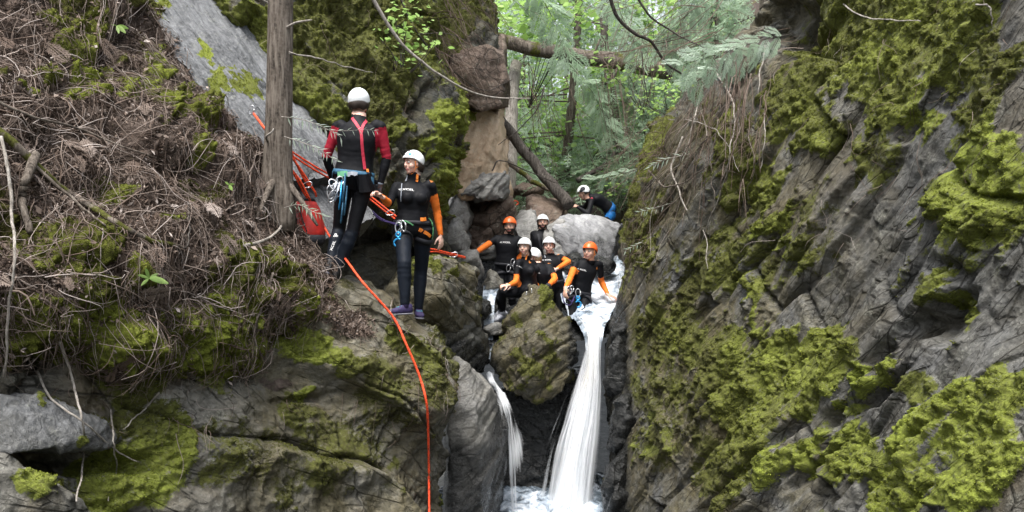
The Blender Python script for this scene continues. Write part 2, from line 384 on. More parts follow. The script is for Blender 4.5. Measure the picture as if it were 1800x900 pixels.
def beds(p, F, thick=.5, length=1.6, a1=.12, a2=.10, tilt=.14, dep=.05, warp=.22, seed=0, soft=.06):
    """straight jointed beds: each bed steps in or out, and is cut across into long blocks with faces of their own tilt"""
    q = p @ F; wv = fbm(p * .45 + seed, 3); s = q[:, 1] / thick + warp * wv / thick * .5 + seed * .37; b = np.floor(s); f = s - b; bi = b.astype(int)
    def hsh(i, j, k): return _rnd[_h(i, j, np.full_like(i, 17 + seed)), k]
    def block(bi):
        t = (q[:, 0] + .25 * wv + .12 * perlin(p * 2)) / (length * (.5 + hsh(bi, bi * 0, 1))) + 9 * hsh(bi, bi * 0, 2); c = np.floor(t).astype(int); g = t - c
        return a1 * (hsh(bi, bi * 0, 0) - .5) * 2 + a2 * (hsh(bi, c, 3) - .5) * 2 + tilt * ((g - .5) * (hsh(bi, c, 4) - .5)), g, hsh(bi, c, 5), length * (.5 + hsh(bi, bi * 0, 1))
    h0, g0, r0, L0 = block(bi); h1 = block(bi + 1)[0]
    w = sstep(1 - soft, 1, f); h = h0 * (1 - w) + h1 * w + tilt * 1.2 * (f - .5) * (r0 - .35) * (1 - w)
    gate = sstep(-.25, .3, perlin(p * .9 + 5 + seed))
    d1 = np.minimum(f + .0 * f, 1 - f) * thick; d2 = np.minimum(g0, 1 - g0) * L0
    return h - dep * gate * np.exp(-(d1 / (.022 + .10 * dep)) ** 2) - .8 * dep * gate * np.exp(-(d2 / .028) ** 2)
def rock_relief(p, F, led=.10, ledw=.45, blk=.13, blk2=.05, rough=.11, sz=1.0):
    q = p @ F
    warp = fbm(p * .7 / sz, 3)
    s = q[:, 1] / (ledw * sz) + .9 * warp + .25 * perlin(p * 2.3 / sz)
    fr = s - np.floor(s); saw = fr * sstep(1.0, .86, fr)
    amp = sstep(-.5, .5, perlin(p * .55 / sz + 31))
    d = led * (saw - .4) * (.35 + 1.1 * amp)
    h, e = blocks(np.stack([q[:, 0] / .95, q[:, 1] / .38, q[:, 2] / .6], 1) / sz + .12 * np.stack([warp] * 3, 1), .9)
    d += blk * (h - .5) - .35 * blk * sstep(.10, .0, e)
    h2, e2 = blocks(np.stack([q[:, 0] / .30, q[:, 1] / .10, q[:, 2] / .2], 1) / sz + .1 * np.stack([warp] * 3, 1) + 40, .9)
    d += blk2 * (h2 - .5) - .25 * blk2 * sstep(.14, .0, e2)
    d += rough * fbm(p * 1.15 / sz + 7, 3) + .03 * fbm(np.stack([q[:, 0] * 2.5, q[:, 1] * 9, q[:, 2] * 5], 1) / sz, 4) * sz + .010 * fbm(p * 17, 2)
    return d
MOSSY = []                                     # places where tufts grow: (verts, faces, normals, moss, mossc)
def finish(name, B, disp, mat, moss, mossc, soil=None, wet=None, alg=None, puff=.05, kind='structure', tuft=True, slide=None, thin=False):
    nv, nu, _ = B.shape; N = grid_normals(B).reshape(-1, 3); p = B.reshape(-1, 3)
    m = np.clip(moss, 0, 1); fine = .30 * perlin(p * 14) + .30 * perlin(p * 31); edge = sstep(.35, .85, m + .45 * fbm(p * 4.5, 4) + fine * (1.1 - m)) * (1 - (.78 if thin else .4) * sstep(-.02, .42, fbm(p * 6.0 + 70, 4))); film = sstep(.05, .7, m + .35 * fbm(p * 3, 4))
    bill = np.abs(perlin(p * 5.5)) * .8 + .75 * np.abs(perlin(p * 11)) + .5 * np.abs(perlin(p * 25))
    d = disp + edge * puff * (.25 + 1.25 * (bill - .2))
    if soil is not None: d = d + sstep(.3, .8, soil) * (.05 * fbm(p * 3.2, 4) + .02 * fbm(p * 13, 3) + .012 * fbm(p * 34, 2))
    q = p + N * d[:, None]
    if slide is not None: q = q + slide * d[:, None]
    Q = q.reshape(nv, nu, 3); N2 = grid_normals(Q).reshape(-1, 3)
    at = dict(moss=np.maximum(edge * .9, film * .85), mossc=mossc, soil=soil if soil is not None else np.zeros(len(p)), wet=wet if wet is not None else np.zeros(len(p)), alg=alg if alg is not None else np.zeros(len(p)))
    f = grid_faces(nv, nu); me = np_mesh(name, q, f, mat, True, at); o = link(name, me); o['kind'] = kind
    TERR.append((q, f)); 
    if tuft: MOSSY.append((q, f, N2, edge, mossc))
    S = Patch(); S.Q = Q; S.N = N2.reshape(nv, nu, 3); S.o = o; S.moss = edge.reshape(nv, nu); S.soil = at['soil'].reshape(nv, nu); return S

# --- right cliff: its beds rise steeply to the right
rr = [[(1520, -330, 10.50), (1500, -330, 8.60), (1530, -330, 7.85), (1600, -330, 6.95), (1720, -330, 5.90), (1880, -330, 4.75), (2080, -330, 3.80)],
      [(1430, -120, 10.50), (1400, -120, 8.60), (1440, -120, 7.85), (1540, -120, 6.85), (1680, -120, 5.70), (1860, -120, 4.55), (2080, -120, 3.60)],
      [(1390, 40, 10.50), (1330, 40, 8.80), (1390, 40, 7.85), (1500, 40, 6.75), (1640, 40, 5.60), (1830, 40, 4.40), (2080, 40, 3.40)],
      [(1290, 200, 10.80), (1215, 200, 9.30), (1290, 200, 8.15), (1420, 200, 6.85), (1590, 200, 5.55), (1800, 200, 4.25), (2080, 200, 3.25)],
      [(1200, 360, 11.20), (1142, 360, 9.80), (1205, 360, 8.55), (1345, 360, 7.15), (1540, 360, 5.70), (1780, 360, 4.20), (2080, 360, 3.10)],
      [(1152, 480, 11.00), (1094, 480, 9.95), (1150, 480, 8.80), (1290, 480, 7.35), (1500, 480, 5.80), (1760, 480, 4.15), (2080, 480, 3.05)],
      [(1108, 600, 10.80), (1060, 600, 9.60), (1128, 600, 8.65), (1260, 600, 7.35), (1470, 600, 5.70), (1745, 600, 4.05), (2080, 600, 2.95)],
      [(1103, 720, 10.20), (1056, 720, 9.10), (1116, 720, 8.35), (1240, 720, 7.15), (1440, 720, 5.55), (1725, 720, 3.85), (2080, 720, 2.80)],
      [(1108, 850, 9.80), (1054, 850, 8.70), (1110, 850, 8.05), (1225, 850, 6.85), (1420, 850, 5.30), (1700, 850, 3.65), (2080, 850, 2.65)],
      [(1108, 1020, 9.50), (1048, 1020, 8.30), (1103, 1020, 7.65), (1210, 1020, 6.45), (1390, 1020, 5.00), (1670, 1020, 3.45), (2080, 1020, 2.50)]]
B = patch(rr, 520, 480); p = B.reshape(-1, 3); px, py = project(p)
F = BR; lx = sstep(1060, 1200, px)
d = beds(p, F, .62, 1.9, .11, .12, .30, .13, .4, 0, .07) + (.35 + .65 * sstep(-.1, .4, perlin(p * .6 + 3))) * beds(p, F, .17, .75, .026, .034, .08, .045, .16, 3, .10)
d += .10 * fbm(p * .9 + 7, 3) + .022 * fbm(np.stack([(p @ F)[:, 0] * 3, (p @ F)[:, 1] * 9, (p @ F)[:, 2] * 4], 1), 4) + .03 * np.abs(perlin(p * 2.6)) + .005 * fbm(p * 19, 2)
d = d * (.35 + .65 * lx) - .10 * (1 - lx)
tear = lambda x, y, rx, ry, a, dep: -.7 * dep * sstep(1.1, .3, np.sqrt((((px - x) * math.cos(R(a)) - (py - y) * math.sin(R(a))) / rx) ** 2 + (((px - x) * math.sin(R(a)) + (py - y) * math.cos(R(a))) / ry) ** 2) + .45 * fbm(p * 3.0, 4) + .10 * perlin(p @ BR * np.array([3, 16, 6])))
d += tear(1385, 45, 55, 75, 20, .75)                                   # dark hollow under the roots
d += tear(1620, 590, 110, 26, 38, .30) + tear(1560, 690, 130, 22, 30, .26) + tear(1700, 560, 70, 40, 45, .3) + tear(1700, 470, 40, 40, 40, .2)
d += tear(1490, 350, 90, 14, 52, .12) + tear(1400, 470, 110, 9, 50, .1) + tear(1240, 545, 60, 14, 55, .15) + tear(1590, 230, 60, 20, 50, .2)
d += tear(1220, 820, 200, 9, 50, .12) + tear(1330, 830, 160, 10, 42, .14) + tear(1460, 800, 120, 10, 38, .16)
moss_r = [(1470, 70, 90, 100, 15, .42), (1560, 150, 75, 90, 25, .62), (1620, 60, 80, 100, 10, .5), (1700, 60, 55, 110, 0, .42), (1410, 200, 60, 95, 30, .42), (1590, 190, 50, 60, 0, .7),
          (1770, 260, 60, 60, 20, .85), (1750, 380, 75, 85, 10, .62), (1790, 330, 60, 90, 0, .7), (1720, 200, 70, 50, 0, .3), (1330, 330, 45, 70, 50, .35), (1365, 390, 28, 60, 20, .72), (1300, 250, 40, 90, 40, .3),
          (1150, 560, 100, 45, 40, .14, .62), (1200, 620, 80, 100, 35, .18, .62), (1120, 650, 50, 90, 20, .08, .52), (1160, 760, 60, 90, 25, .12, .5), (1400, 700, 140, 50, 35, .35, .5), (1260, 760, 70, 90, 30, .2, .5), (1300, 450, 60, 60, 40, .2, .6), (1450, 400, 80, 60, 50, .2, .45), (1230, 480, 60, 60, 30, .2, .7), (1760, 760, 70, 70, 30, .8), (1690, 860, 60, 50, 30, .95), (1500, 820, 60, 40, 40, .7), (1620, 690, 40, 26, 40, .5, .7), (1255, 660, 40, 110, 30, .45), (1400, 620, 95, 55, 15, .72), (1470, 620, 50, 45, 0, .4), (1455, 680, 55, 40, 20, .7), (1545, 660, 34, 38, 30, .95), (1330, 540, 18, 85, 28, .55),
          (1310, 680, 55, 110, 28, .6), (1360, 740, 90, 40, 40, .5), (1420, 800, 110, 30, 35, .8), (1590, 850, 90, 45, 50, .95), (1640, 760, 110, 38, 42, .85), (1740, 820, 90, 60, 30, .95), (1790, 700, 60, 40, 30, .5), (1690, 520, 22, 70, 30, .62), (1560, 870, 40, 60, 30, .8),
          (1130, 700, 50, 90, 30, .15, .5), (1180, 800, 40, 60, 30, .2, .5), (1290, 840, 60, 60, 30, .3, .7), (1420, 440, 26, 40, 20, .4), (1640, 400, 20, 20, 0, .6), (1130, 420, 30, 60, 10, .3), (1770, 130, 40, 50, 0, .25), (1320, 770, 50, 60, 30, .4), (1520, 270, 30, 40, 0, .25), (1540, 20, 120, 60, 0, .45)]
m, mc = blobs(px, py, moss_r, p, BR); mc = mc * .85 + .16 * fbm(p * 1.3 + 8, 3)
ledge = sstep(.25, .6, fbm(p @ F * np.array([.8, 3.2, 2]), 3)) * .62
lr = sstep(1000, 1250, px); m = np.maximum(m, ledge * (.75 + .3 * fbm(p, 2))); mc = np.where(mc < .02, .38, mc) + .18 * fbm(p * 2.2, 3)
wet = sstep(1130, 1075, px) * sstep(480, 560, py); m *= 1 - .9 * wet
S_R = finish('cliff_right', B, d, M['rock_right'], m, mc, wet=wet, alg=sstep(1600, 1250, px) * .75 + .25, puff=.075, slide=-.35 * F[:, 1], thin=True)

# --- left: the lower outcrop with its rounded brow
ll = [[(-300, 560, 5.4), (0, 580, 6.0), (250, 540, 6.6), (440, 500, 7.6), (600, 480, 8.6), (690, 534, 8.6), (760, 585, 8.6), (790, 650, 8.4)],
      [(-300, 640, 3.8), (0, 640, 4.4), (250, 580, 5.2), (440, 525, 6.1), (600, 496, 6.9), (700, 551, 6.62), (770, 607, 6.95), (797, 655, 8.0)],
      [(-300, 700, 3.6), (0, 700, 4.2), (250, 650, 4.95), (440, 590, 5.75), (600, 560, 6.4), (700, 608, 6.45), (775, 650, 6.75), (803, 690, 7.8)],
      [(-300, 790, 3.5), (0, 780, 4.1), (250, 740, 4.75), (440, 690, 5.5), (600, 660, 6.15), (700, 690, 6.32), (775, 715, 6.7), (803, 750, 7.6)],
      [(-300, 900, 3.3), (0, 880, 3.95), (250, 850, 4.6), (440, 800, 5.35), (600, 790, 5.95), (700, 800, 6.35), (770, 815, 6.85), (802, 830, 7.5)],
      [(-300, 1050, 3.1), (0, 1040, 3.75), (250, 1020, 4.4), (440, 1000, 5.1), (600, 1000, 5.7), (700, 1000, 6.1), (770, 1000, 6.6), (800, 1000, 7.3)]]
B = patch(ll, 410, 330); p = B.reshape(-1, 3); px, py = project(p)
F = BL
d = beds(p, F, .75, 1.5, .07, .08, .22, .05, .9, 1, .2) + .6 * sstep(-.1, .4, perlin(p * .7 + 13)) * beds(p, F, .2, .5, .02, .03, .08, .025, .4, 4, .2)
d += .15 * fbm(p * 1.1 + 7, 3) + .065 * fbm(p * 2.9, 4) + .008 * fbm(p * 17, 2)
d += tear(150, 800, 170, 26, -6, .28) + tear(560, 690, 80, 12, 10, .12) + tear(620, 790, 12, 90, 0, .06) + tear(790, 600, 40, 60, 0, .06)
moss_l = [(240, 830, 110, 70, 0, .62), (300, 770, 50, 60, 0, .55), (370, 600, 75, 85, 0, .4), (240, 640, 100, 55, 10, .3), (540, 555, 60, 35, 20, .6), (560, 605, 60, 18, -20, .7), (270, 720, 60, 40, 0, .25), (20, 865, 26, 32, 0, .55),
          (690, 720, 60, 120, 0, .06, .5), (590, 790, 90, 90, 0, .06, .5), (480, 820, 60, 90, 0, .06, .5), (720, 610, 60, 30, -30, .3, .7), (570, 685, 24, 14, 0, .7), (540, 760, 20, 110, 8, .22, .62), (760, 660, 40, 90, 0, .10, .6), (640, 640, 40, 16, -20, .35), (390, 790, 50, 80, 0, .14, .55), (120, 860, 60, 40, 0, .25, .6), (820, 860, 20, 30, 0, .5)]
m, mc = blobs(px, py, moss_l, p); mc = mc + .14 * fbm(p * 2.5, 3)
m = np.maximum(m, .5 * sstep(.2, .6, fbm(p * 2.0, 4)))
soil = blobs(px, py, [(520, 520, 100, 22, -25, 0), (600, 560, 60, 26, -25, 0, .8), (320, 580, 60, 50, 0, 0, .7), (500, 650, 60, 20, 0, 0, .6)], p)[0]
S_L = finish('cliff_left', B, d, M['rock_left'], m, mc, soil=soil, alg=np.full(len(p), .85) * sstep(350, 480, px), puff=.05)

# --- the dark mossy cliff behind the two people on the left
lm = [[(240, -300, 9.2), (450, -300, 8.9), (600, -300, 9.0), (710, -300, 9.4), (764, -300, 10.0), (774, -300, 12.5)],
      [(270, -60, 8.8), (450, -60, 8.5), (600, -60, 8.7), (690, -60, 9.1), (746, -60, 9.7), (759, -60, 12.2)],
      [(300, 70, 8.6), (450, 70, 8.35), (600, 70, 8.5), (695, 70, 8.9), (752, 75, 9.5), (769, 75, 12)],
      [(330, 180, 8.4), (450, 180, 8.2), (600, 180, 8.3), (710, 180, 8.6), (786, 190, 9.2), (800, 190, 11.5)],
      [(360, 280, 8.3), (470, 280, 8.1), (600, 280, 8.2), (710, 280, 8.45), (786, 275, 9.1), (804, 275, 11.5)],
      [(380, 360, 8.4), (480, 360, 8.2), (600, 360, 8.35), (710, 360, 8.5), (759, 370, 9.1), (789, 370, 11.3)],
      [(380, 425, 10.0), (480, 425, 10.0), (600, 425, 10.2), (710, 425, 9.8), (764, 430, 9.5), (792, 430, 11.2)],
      [(380, 620, 10.4), (480, 620, 10.5), (600, 620, 10.7), (710, 620, 10.4), (774, 620, 9.9), (804, 620, 11.2)]]
B = patch(lm, 310, 310); p = B.reshape(-1, 3); px, py = project(p)
F = bedframe((.85, .5, 0), -48)
d = beds(p, F, .6, 1.3, .11, .12, .3, .06, .6, 2, .12) + beds(p, F, .18, .6, .025, .03, .08, .03, .3, 5, .15) + .10 * fbm(p * 1.1 + 2, 3) + .03 * fbm(p * 4, 4)
d += .12 * sstep(60, 10, np.hypot((px - 785) * .9, (py - 200) * .6)) + tear(690, 330, 14, 60, -30, .1)
moss_m = [(430, 90, 70, 90, -35, .55), (520, 150, 60, 60, -30, .3), (400, 40, 90, 40, -30, .4), (600, 60, 110, 90, 0, .14), (560, 200, 60, 40, 0, .35), (680, 130, 60, 70, 0, .14), (785, 205, 30, 75, -12, .75), (785, 280, 14, 40, 0, .6), (600, 20, 140, 60, 0, .2), (545, 185, 35, 14, -25, .8),
          (735, 50, 40, 60, 0, .35), (780, 60, 26, 80, 0, .4), (690, 230, 20, 30, 0, .4), (770, 330, 14, 40, 0, .5), (720, 30, 60, 30, 0, .3), (640, 250, 50, 40, 0, .15), (660, 180, 60, 60, 0, .12)]
m, mc = blobs(px, py, moss_m, p); mc = mc + .1 * fbm(p * 2.5, 3); m = np.maximum(m, .55 * sstep(.1, .5, fbm(p * 1.8, 4)))
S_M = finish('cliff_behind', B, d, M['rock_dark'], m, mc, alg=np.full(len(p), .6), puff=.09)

# --- soil bank, upper left
ls = [[(-420, -300, 4.4), (-100, -300, 5.4), (60, -300, 6.4), (150, -300, 7.3), (220, -300, 8.4)],
      [(-420, -100, 4.1), (-100, -100, 5.0), (80, -100, 5.9), (170, -100, 6.7), (230, -100, 7.9)],
      [(-420, 40, 3.85), (-100, 40, 4.7), (110, 40, 5.5), (215, 40, 6.3), (270, 45, 7.7)],
      [(-420, 150, 3.65), (-100, 150, 4.45), (140, 150, 5.2), (285, 150, 6.1), (350, 180, 7.6)],
      [(-420, 270, 3.45), (-100, 270, 4.2), (140, 270, 4.95), (330, 270, 5.85), (455, 275, 7.1)],
      [(-420, 380, 3.3), (-100, 380, 4.0), (150, 380, 4.75), (370, 380, 5.6), (545, 395, 6.75)],
      [(-420, 470, 3.2), (-100, 470, 3.85), (150, 470, 4.55), (390, 470, 5.35), (595, 480, 6.6)],
      [(-420, 570, 3.2), (-100, 570, 3.85), (150, 570, 4.5), (350, 560, 5.25), (560, 530, 6.35)],
      [(-420, 650, 3.4), (-100, 650, 4.05), (150, 650, 4.7), (330, 640, 5.35), (480, 585, 6.2)],
      [(-420, 720, 4.0), (-100, 710, 4.6), (150, 700, 5.2), (330, 690, 5.9), (450, 640, 6.6)]]
B = patch(ls, 370, 370); p = B.reshape(-1, 3); px, py = project(p)
d = .20 * fbm(p * .9, 4) + .07 * ridged(p * 1.7 + 5, 3) * .6 + .05 * fbm(p * 5, 3)
d += tear(205, 70, 22, 60, -30, .25) + tear(300, 200, 16, 70, -30, .2) + tear(100, 150, 40, 16, 0, .12) + tear(490, 300, 30, 30, 0, .05) + tear(470, 490, 60, 26, -10, .15)
d += -.5 * np.exp(-((px - 370) / 50) ** 2 - ((py - 250) / 20) ** 2) * .3
moss_s = [(130, 60, 60, 40, 0, .3), (160, 110, 30, 24, 0, .65), (250, 130, 24, 60, -35, .5), (290, 190, 20, 60, -35, .4), (330, 230, 30, 40, 0, .25), (150, 150, 50, 24, 0, .4), (80, 110, 30, 24, 0, .3), (300, 560, 90, 40, 0, .5), (370, 600, 70, 80, 0, .5), (240, 590, 100, 50, 0, .4),
          (120, 450, 80, 50, 0, .22), (60, 560, 90, 50, 0, .3), (180, 350, 40, 30, 0, .3), (320, 300, 24, 24, 0, .4), (440, 470, 60, 40, 0, .22), (540, 545, 40, 26, 0, .6), (60, 640, 80, 30, 0, .3), (150, 610, 60, 30, 0, .3), (40, 180, 30, 14, 0, .4), (280, 420, 30, 16, 0, .35), (220, 490, 30, 18, 0, .35)]
m, mc = blobs(px, py, moss_s, p); mc = mc + .12 * fbm(p * 2.5, 3); mc = mc + .12; m = np.maximum(m, .75 * sstep(.12, .5, fbm(p * 1.9, 4))); m = np.maximum(m, blobs(px, py, [(370, 600, 85, 90, 0, 0), (270, 600, 90, 70, 0, 0), (90, 610, 110, 50, 0, 0), (470, 480, 60, 50, 0, 0)], p)[0] * 1.1)
d += .14 * blobs(px, py, [(370, 600, 80, 80, 0, 0), (250, 620, 80, 50, 0, 0)], p)[0]
S_S = finish('soil_bank', B, d, M['soil'], m, mc, soil=np.ones(len(p)), puff=.07)

# --- loose rocks: hulls of authored corners, weathered
def hull_rock(name, pts, mat, vox=.02, relief=.05, F=None, sz=.5, moss=None, wetfn=None, label=None, cat='boulder', group=None, kind=None, algv=.5, puff=.03, sm=2, solid=True):
    pts = np.array([P(*c) for c in pts]); bm = bmesh.new(); [bm.verts.new(c) for c in pts]
    bmesh.ops.convex_hull(bm, input=bm.verts); bmesh.ops.delete(bm, geom=[v for v in bm.verts if not v.link_faces], context='VERTS')
    bm.verts.index_update(); mb = MB(); mb.add([v.co[:] for v in bm.verts], [[v.index for v in f.verts] for f in bm.faces]); bm.free()
    v, f = remesh(mb, vox * 1.25, sm); 
    n = np.zeros_like(v); fn = np.cross(v[f[:, 2]] - v[f[:, 0]], v[f[:, 3]] - v[f[:, 1]])
    for c in range(4): np.add.at(n, f[:, c], fn)
    n = nrm(n)
    if ((v - v.mean(0)) * n).sum() < 0: n = -n
    F = bedframe((.8, .6, 0), 20) if F is None else F; px, py = project(v)
    m, mc = blobs(px, py, moss or [], v); m = np.maximum(m, .5 * sstep(.15, .55, fbm(v * 3, 4)) * (1 if moss else 0)); mc = mc + .1 * fbm(v * 3, 2)
    m = sstep(.3, .7, m + .4 * fbm(v * 6, 3)) if moss else m * 0
    q_ = relief / .05; d = q_ * (beds(v, F, .30, .6, .024, .030, .10, .026, .12, 6, .08) + beds(v, F, .10, .3, .007, .010, .03, .012, .08, 7, .12) + .045 * fbm(v * 1.8, 3) + .014 * fbm(v * 6, 3)) + .004 * fbm(v * 22, 2)
    d += m * puff * (np.abs(perlin(v * 8)) + np.abs(perlin(v * 20)))
    v = v + n * d[:, None]; wet = wetfn(px, py) if wetfn else np.zeros(len(v))
    at = dict(moss=m, mossc=mc, soil=np.zeros(len(v)), wet=wet, alg=np.full(len(v), algv))
    base = np.array([v[:, 0].mean(), v[:, 1].mean(), v[:, 2].min()]) if not kind else np.zeros(3)
    o = link(name, np_mesh(name, v - base, f, mat, True, at)); o.location = V(base); TERR.append((v, f))
    if moss: MOSSY.append((v, f, n, m, mc))
    return tag(o, label, cat if not kind else None, group, kind)
def wetbelow(y0, y1): return lambda x, y: sstep(y0, y1, y)
# the wedge in the middle of the fall
hull_rock('boulder', [(930, 500, 9.5), (962, 508, 9.4), (905, 560, 9.2), (868, 625, 9.15), (862, 660, 9.2), (885, 690, 9.0), (945, 708, 8.9), (985, 690, 9.0), (1020, 612, 9.15), (1010, 560, 9.4), (985, 535, 9.4), (940, 600, 8.75), (930, 660, 8.7),
     (940, 510, 10.0), (1000, 560, 10.3), (870, 640, 10.0), (1015, 640, 10.0), (940, 700, 10.0)], M['boulder_mid'], .015, .058, bedframe((.9, -.3, 0), 38), .45, [(935, 640, 70, 55, 20, .16, .50), (900, 560, 26, 50, 30, .12, .42), (958, 528, 26, 16, 0, .3)],
     lambda x, y: np.maximum(sstep(985, 1015, x) * sstep(545, 575, y), sstep(885, 862, x) * sstep(600, 640, y)) * .9, 'wedge shaped mossy brown boulder dividing the two waterfalls', algv=1.0, sm=1)
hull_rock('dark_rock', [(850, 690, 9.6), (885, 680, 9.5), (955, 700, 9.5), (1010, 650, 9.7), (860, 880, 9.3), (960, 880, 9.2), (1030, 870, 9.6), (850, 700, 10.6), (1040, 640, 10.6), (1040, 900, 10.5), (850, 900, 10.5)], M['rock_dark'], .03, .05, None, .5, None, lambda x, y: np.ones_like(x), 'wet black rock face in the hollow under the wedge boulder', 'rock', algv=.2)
# grey slabby rock beside the small fall
FB = bedframe((.8, .5, 0), 28)
hull_rock('grey_rock', [(800, 628, 7.9), (822, 640, 7.75), (868, 680, 7.9), (890, 745, 8.1), (880, 800, 8.0), (850, 905, 7.6), (800, 940, 7.4), (785, 700, 7.5), (785, 920, 7.5), (840, 720, 7.5), (800, 620, 9.2), (870, 690, 9.2), (895, 760, 9.2), (880, 940, 9.0), (780, 940, 9)], M['rock_pale'], .018, .026, FB, .5, None,
     lambda x, y: np.clip(.75 * sstep(855, 885, x) + .62 * sstep(720, 800, y), 0, .8), 'grey layered rock standing left of the small waterfall', 'rock', algv=.3)
# boulder under the woman and the dark one behind her legs
hull_rock('boulder', [(705, 470, 8.3), (745, 440, 8.1), (790, 450, 8.2), (835, 480, 8.6), (842, 540, 8.7), (830, 600, 8.6), (765, 590, 8.1), (720, 570, 8.0), (770, 520, 7.85), (640, 560, 8.4), (680, 500, 8.5), (720, 450, 9.3), (830, 480, 9.6), (840, 620, 9.6), (650, 620, 9.3)], M['rock_left'], .02, .05, bedframe((.8, .5, 0), -30), .5,
     [(770, 465, 30, 16, -20, .35), (745, 450, 30, 14, 10, .4)], None, 'large dark boulder behind the legs of the woman in the black wetsuit', algv=.9)
hull_rock('boulder', [(600, 430, 9.3), (690, 420, 9.3), (720, 450, 9.4), (700, 560, 9.0), (620, 560, 8.8), (580, 480, 9.0), (600, 430, 10), (720, 420, 10), (720, 580, 10), (580, 580, 10)], M['rock_dark'], .03, .06, None, .6, None, None, 'boulder coloured black for the shade of the hollow, between the man in red sleeves and the woman', algv=.6)  # dark rock colour stands in for the shade under the overhang
hull_rock('boulder', [(765, 575, 8.3), (800, 555, 8.4), (845, 575, 8.7), (860, 620, 8.8), (830, 640, 8.5), (780, 630, 8.2), (760, 610, 8.2), (780, 580, 9.2), (860, 600, 9.6), (850, 660, 9.4), (770, 640, 9)], M['rock_dark'], .022, .05, None, .4, None, wetbelow(575, 620), 'low black rock below the large boulder, above the grey layered rock', algv=.3)
# rocks in the streambed behind
hull_rock('boulder', [(815, 335, 12.2), (850, 328, 12.0), (898, 350, 12.1), (905, 385, 12.2), (880, 430, 11.8), (835, 440, 11.6), (812, 400, 11.9), (860, 380, 11.5), (820, 330, 13.4), (905, 360, 13.4), (900, 440, 13.2), (815, 440, 13)], M['rock_brown'], .025, .07, bedframe((.9, .3, 0), 35), .7, None, None, 'large reddish brown block behind the man with the outstretched arm', algv=.15)
hull_rock('slab', [(985, 380, 11.8), (1040, 374, 12.0), (1090, 396, 12.3), (1085, 420, 11.8), (1068, 462, 11.3), (1010, 470, 11.2), (975, 420, 11.3), (1000, 420, 11.2), (970, 400, 11.4), (990, 380, 12.8), (1090, 398, 13.0), (1085, 470, 12.6), (970, 470, 12.5)], M['rock_wet_sheen'], .02, .022, bedframe((.9, .2, 0), -35), .6, None,
     lambda x, y: .34 + .22 * sstep(385, 430, y), 'wet slab, painted pale as sky reflection, under the crouching man, above the cascade', 'rock slab', algv=.05)
hull_rock('boulder', [(905, 385, 12.2), (935, 362, 12.3), (950, 400, 12.0), (945, 440, 11.8), (905, 440, 11.7), (910, 370, 13), (950, 380, 13), (950, 450, 13), (900, 450, 13)], M['rock_pale'], .025, .05, None, .5, None, None, 'pale upright boulder left of the person in a plain black wetsuit', algv=.1)
hull_rock('boulder', [(930, 350, 12.9), (985, 345, 13.0), (1000, 365, 12.7), (975, 400, 12.3), (955, 420, 12.2), (925, 370, 12.6), (930, 350, 14), (1000, 350, 14), (1000, 430, 13.6), (930, 420, 13.6)], M['rock_brown'], .03, .06, None, .5, None, None, 'brown grey boulder at the head of the gully beside the pale slab', algv=.2)
hull_rock('boulder', [(960, 395, 11.5), (990, 385, 11.6), (1000, 420, 11.4), (985, 470, 11.1), (960, 460, 11.1), (965, 400, 12.4), (1000, 400, 12.4), (990, 480, 12), (955, 470, 12)], M['rock_pale'], .025, .04, None, .5, None, None, 'small pale boulder at the left edge of the wet slab', algv=.1)
for i, (x, y, w, h, Y, mt, lb) in enumerate([(800, 420, 34, 40, 10.6, 'rock_pale', 'light grey rock under the outstretched hand of the man in the orange helmet'), (825, 470, 30, 40, 10.2, 'rock_pale', 'grey rock between the big dark boulder and the standing man'), (866, 508, 28, 36, 10.35, 'rock_left', 'grey green boulder in front of the seated woman\'s knees'), (848, 545, 22, 26, 9.6, 'rock_dark', 'dark wet stone in the gully below the group'),
        (860, 440, 24, 20, 11.2, 'rock_pale', 'small grey stone below the reddish block'), (880, 345, 22, 16, 13.5, 'rock_pale', 'pale stone on top behind the reddish block'), (930, 335, 30, 16, 14.0, 'rock_brown', 'brown stone at the foot of the leaning log'), (1010, 470, 18, 30, 11.2, 'rock_dark', 'dark stone in the cascade left of the man in the water'), (1062, 470, 26, 22, 11.0, 'rock_dark', 'black undercut rock at the foot of the wet slab'), (868, 578, 22, 14, 9.55, 'rock_pale', 'wet pale stone under the white shoe'),
        (990, 560, 14, 30, 9.8, 'rock_dark', 'wet dark stone between the wedge boulder and the main fall'), (845, 620, 24, 30, 9.6, 'rock_dark', 'black wet rock at the head of the small waterfall')]):
    r_ = np.random.default_rng(50 + i); pts = []
    for k in range(22):
        dv = nrm(r_.normal(size=3)); dv *= r_.uniform(.85, 1.08); pts.append((x + dv[0] * w, y + dv[2] * h, Y + dv[1] * max(w, h) / FPX * Y))
    hull_rock('boulder', pts, M[mt], .022, .03, None, .4, None, (lambda x_, y_: np.full_like(x_, .7)) if mt == 'rock_dark' else None, lb, algv=.3, sm=3)
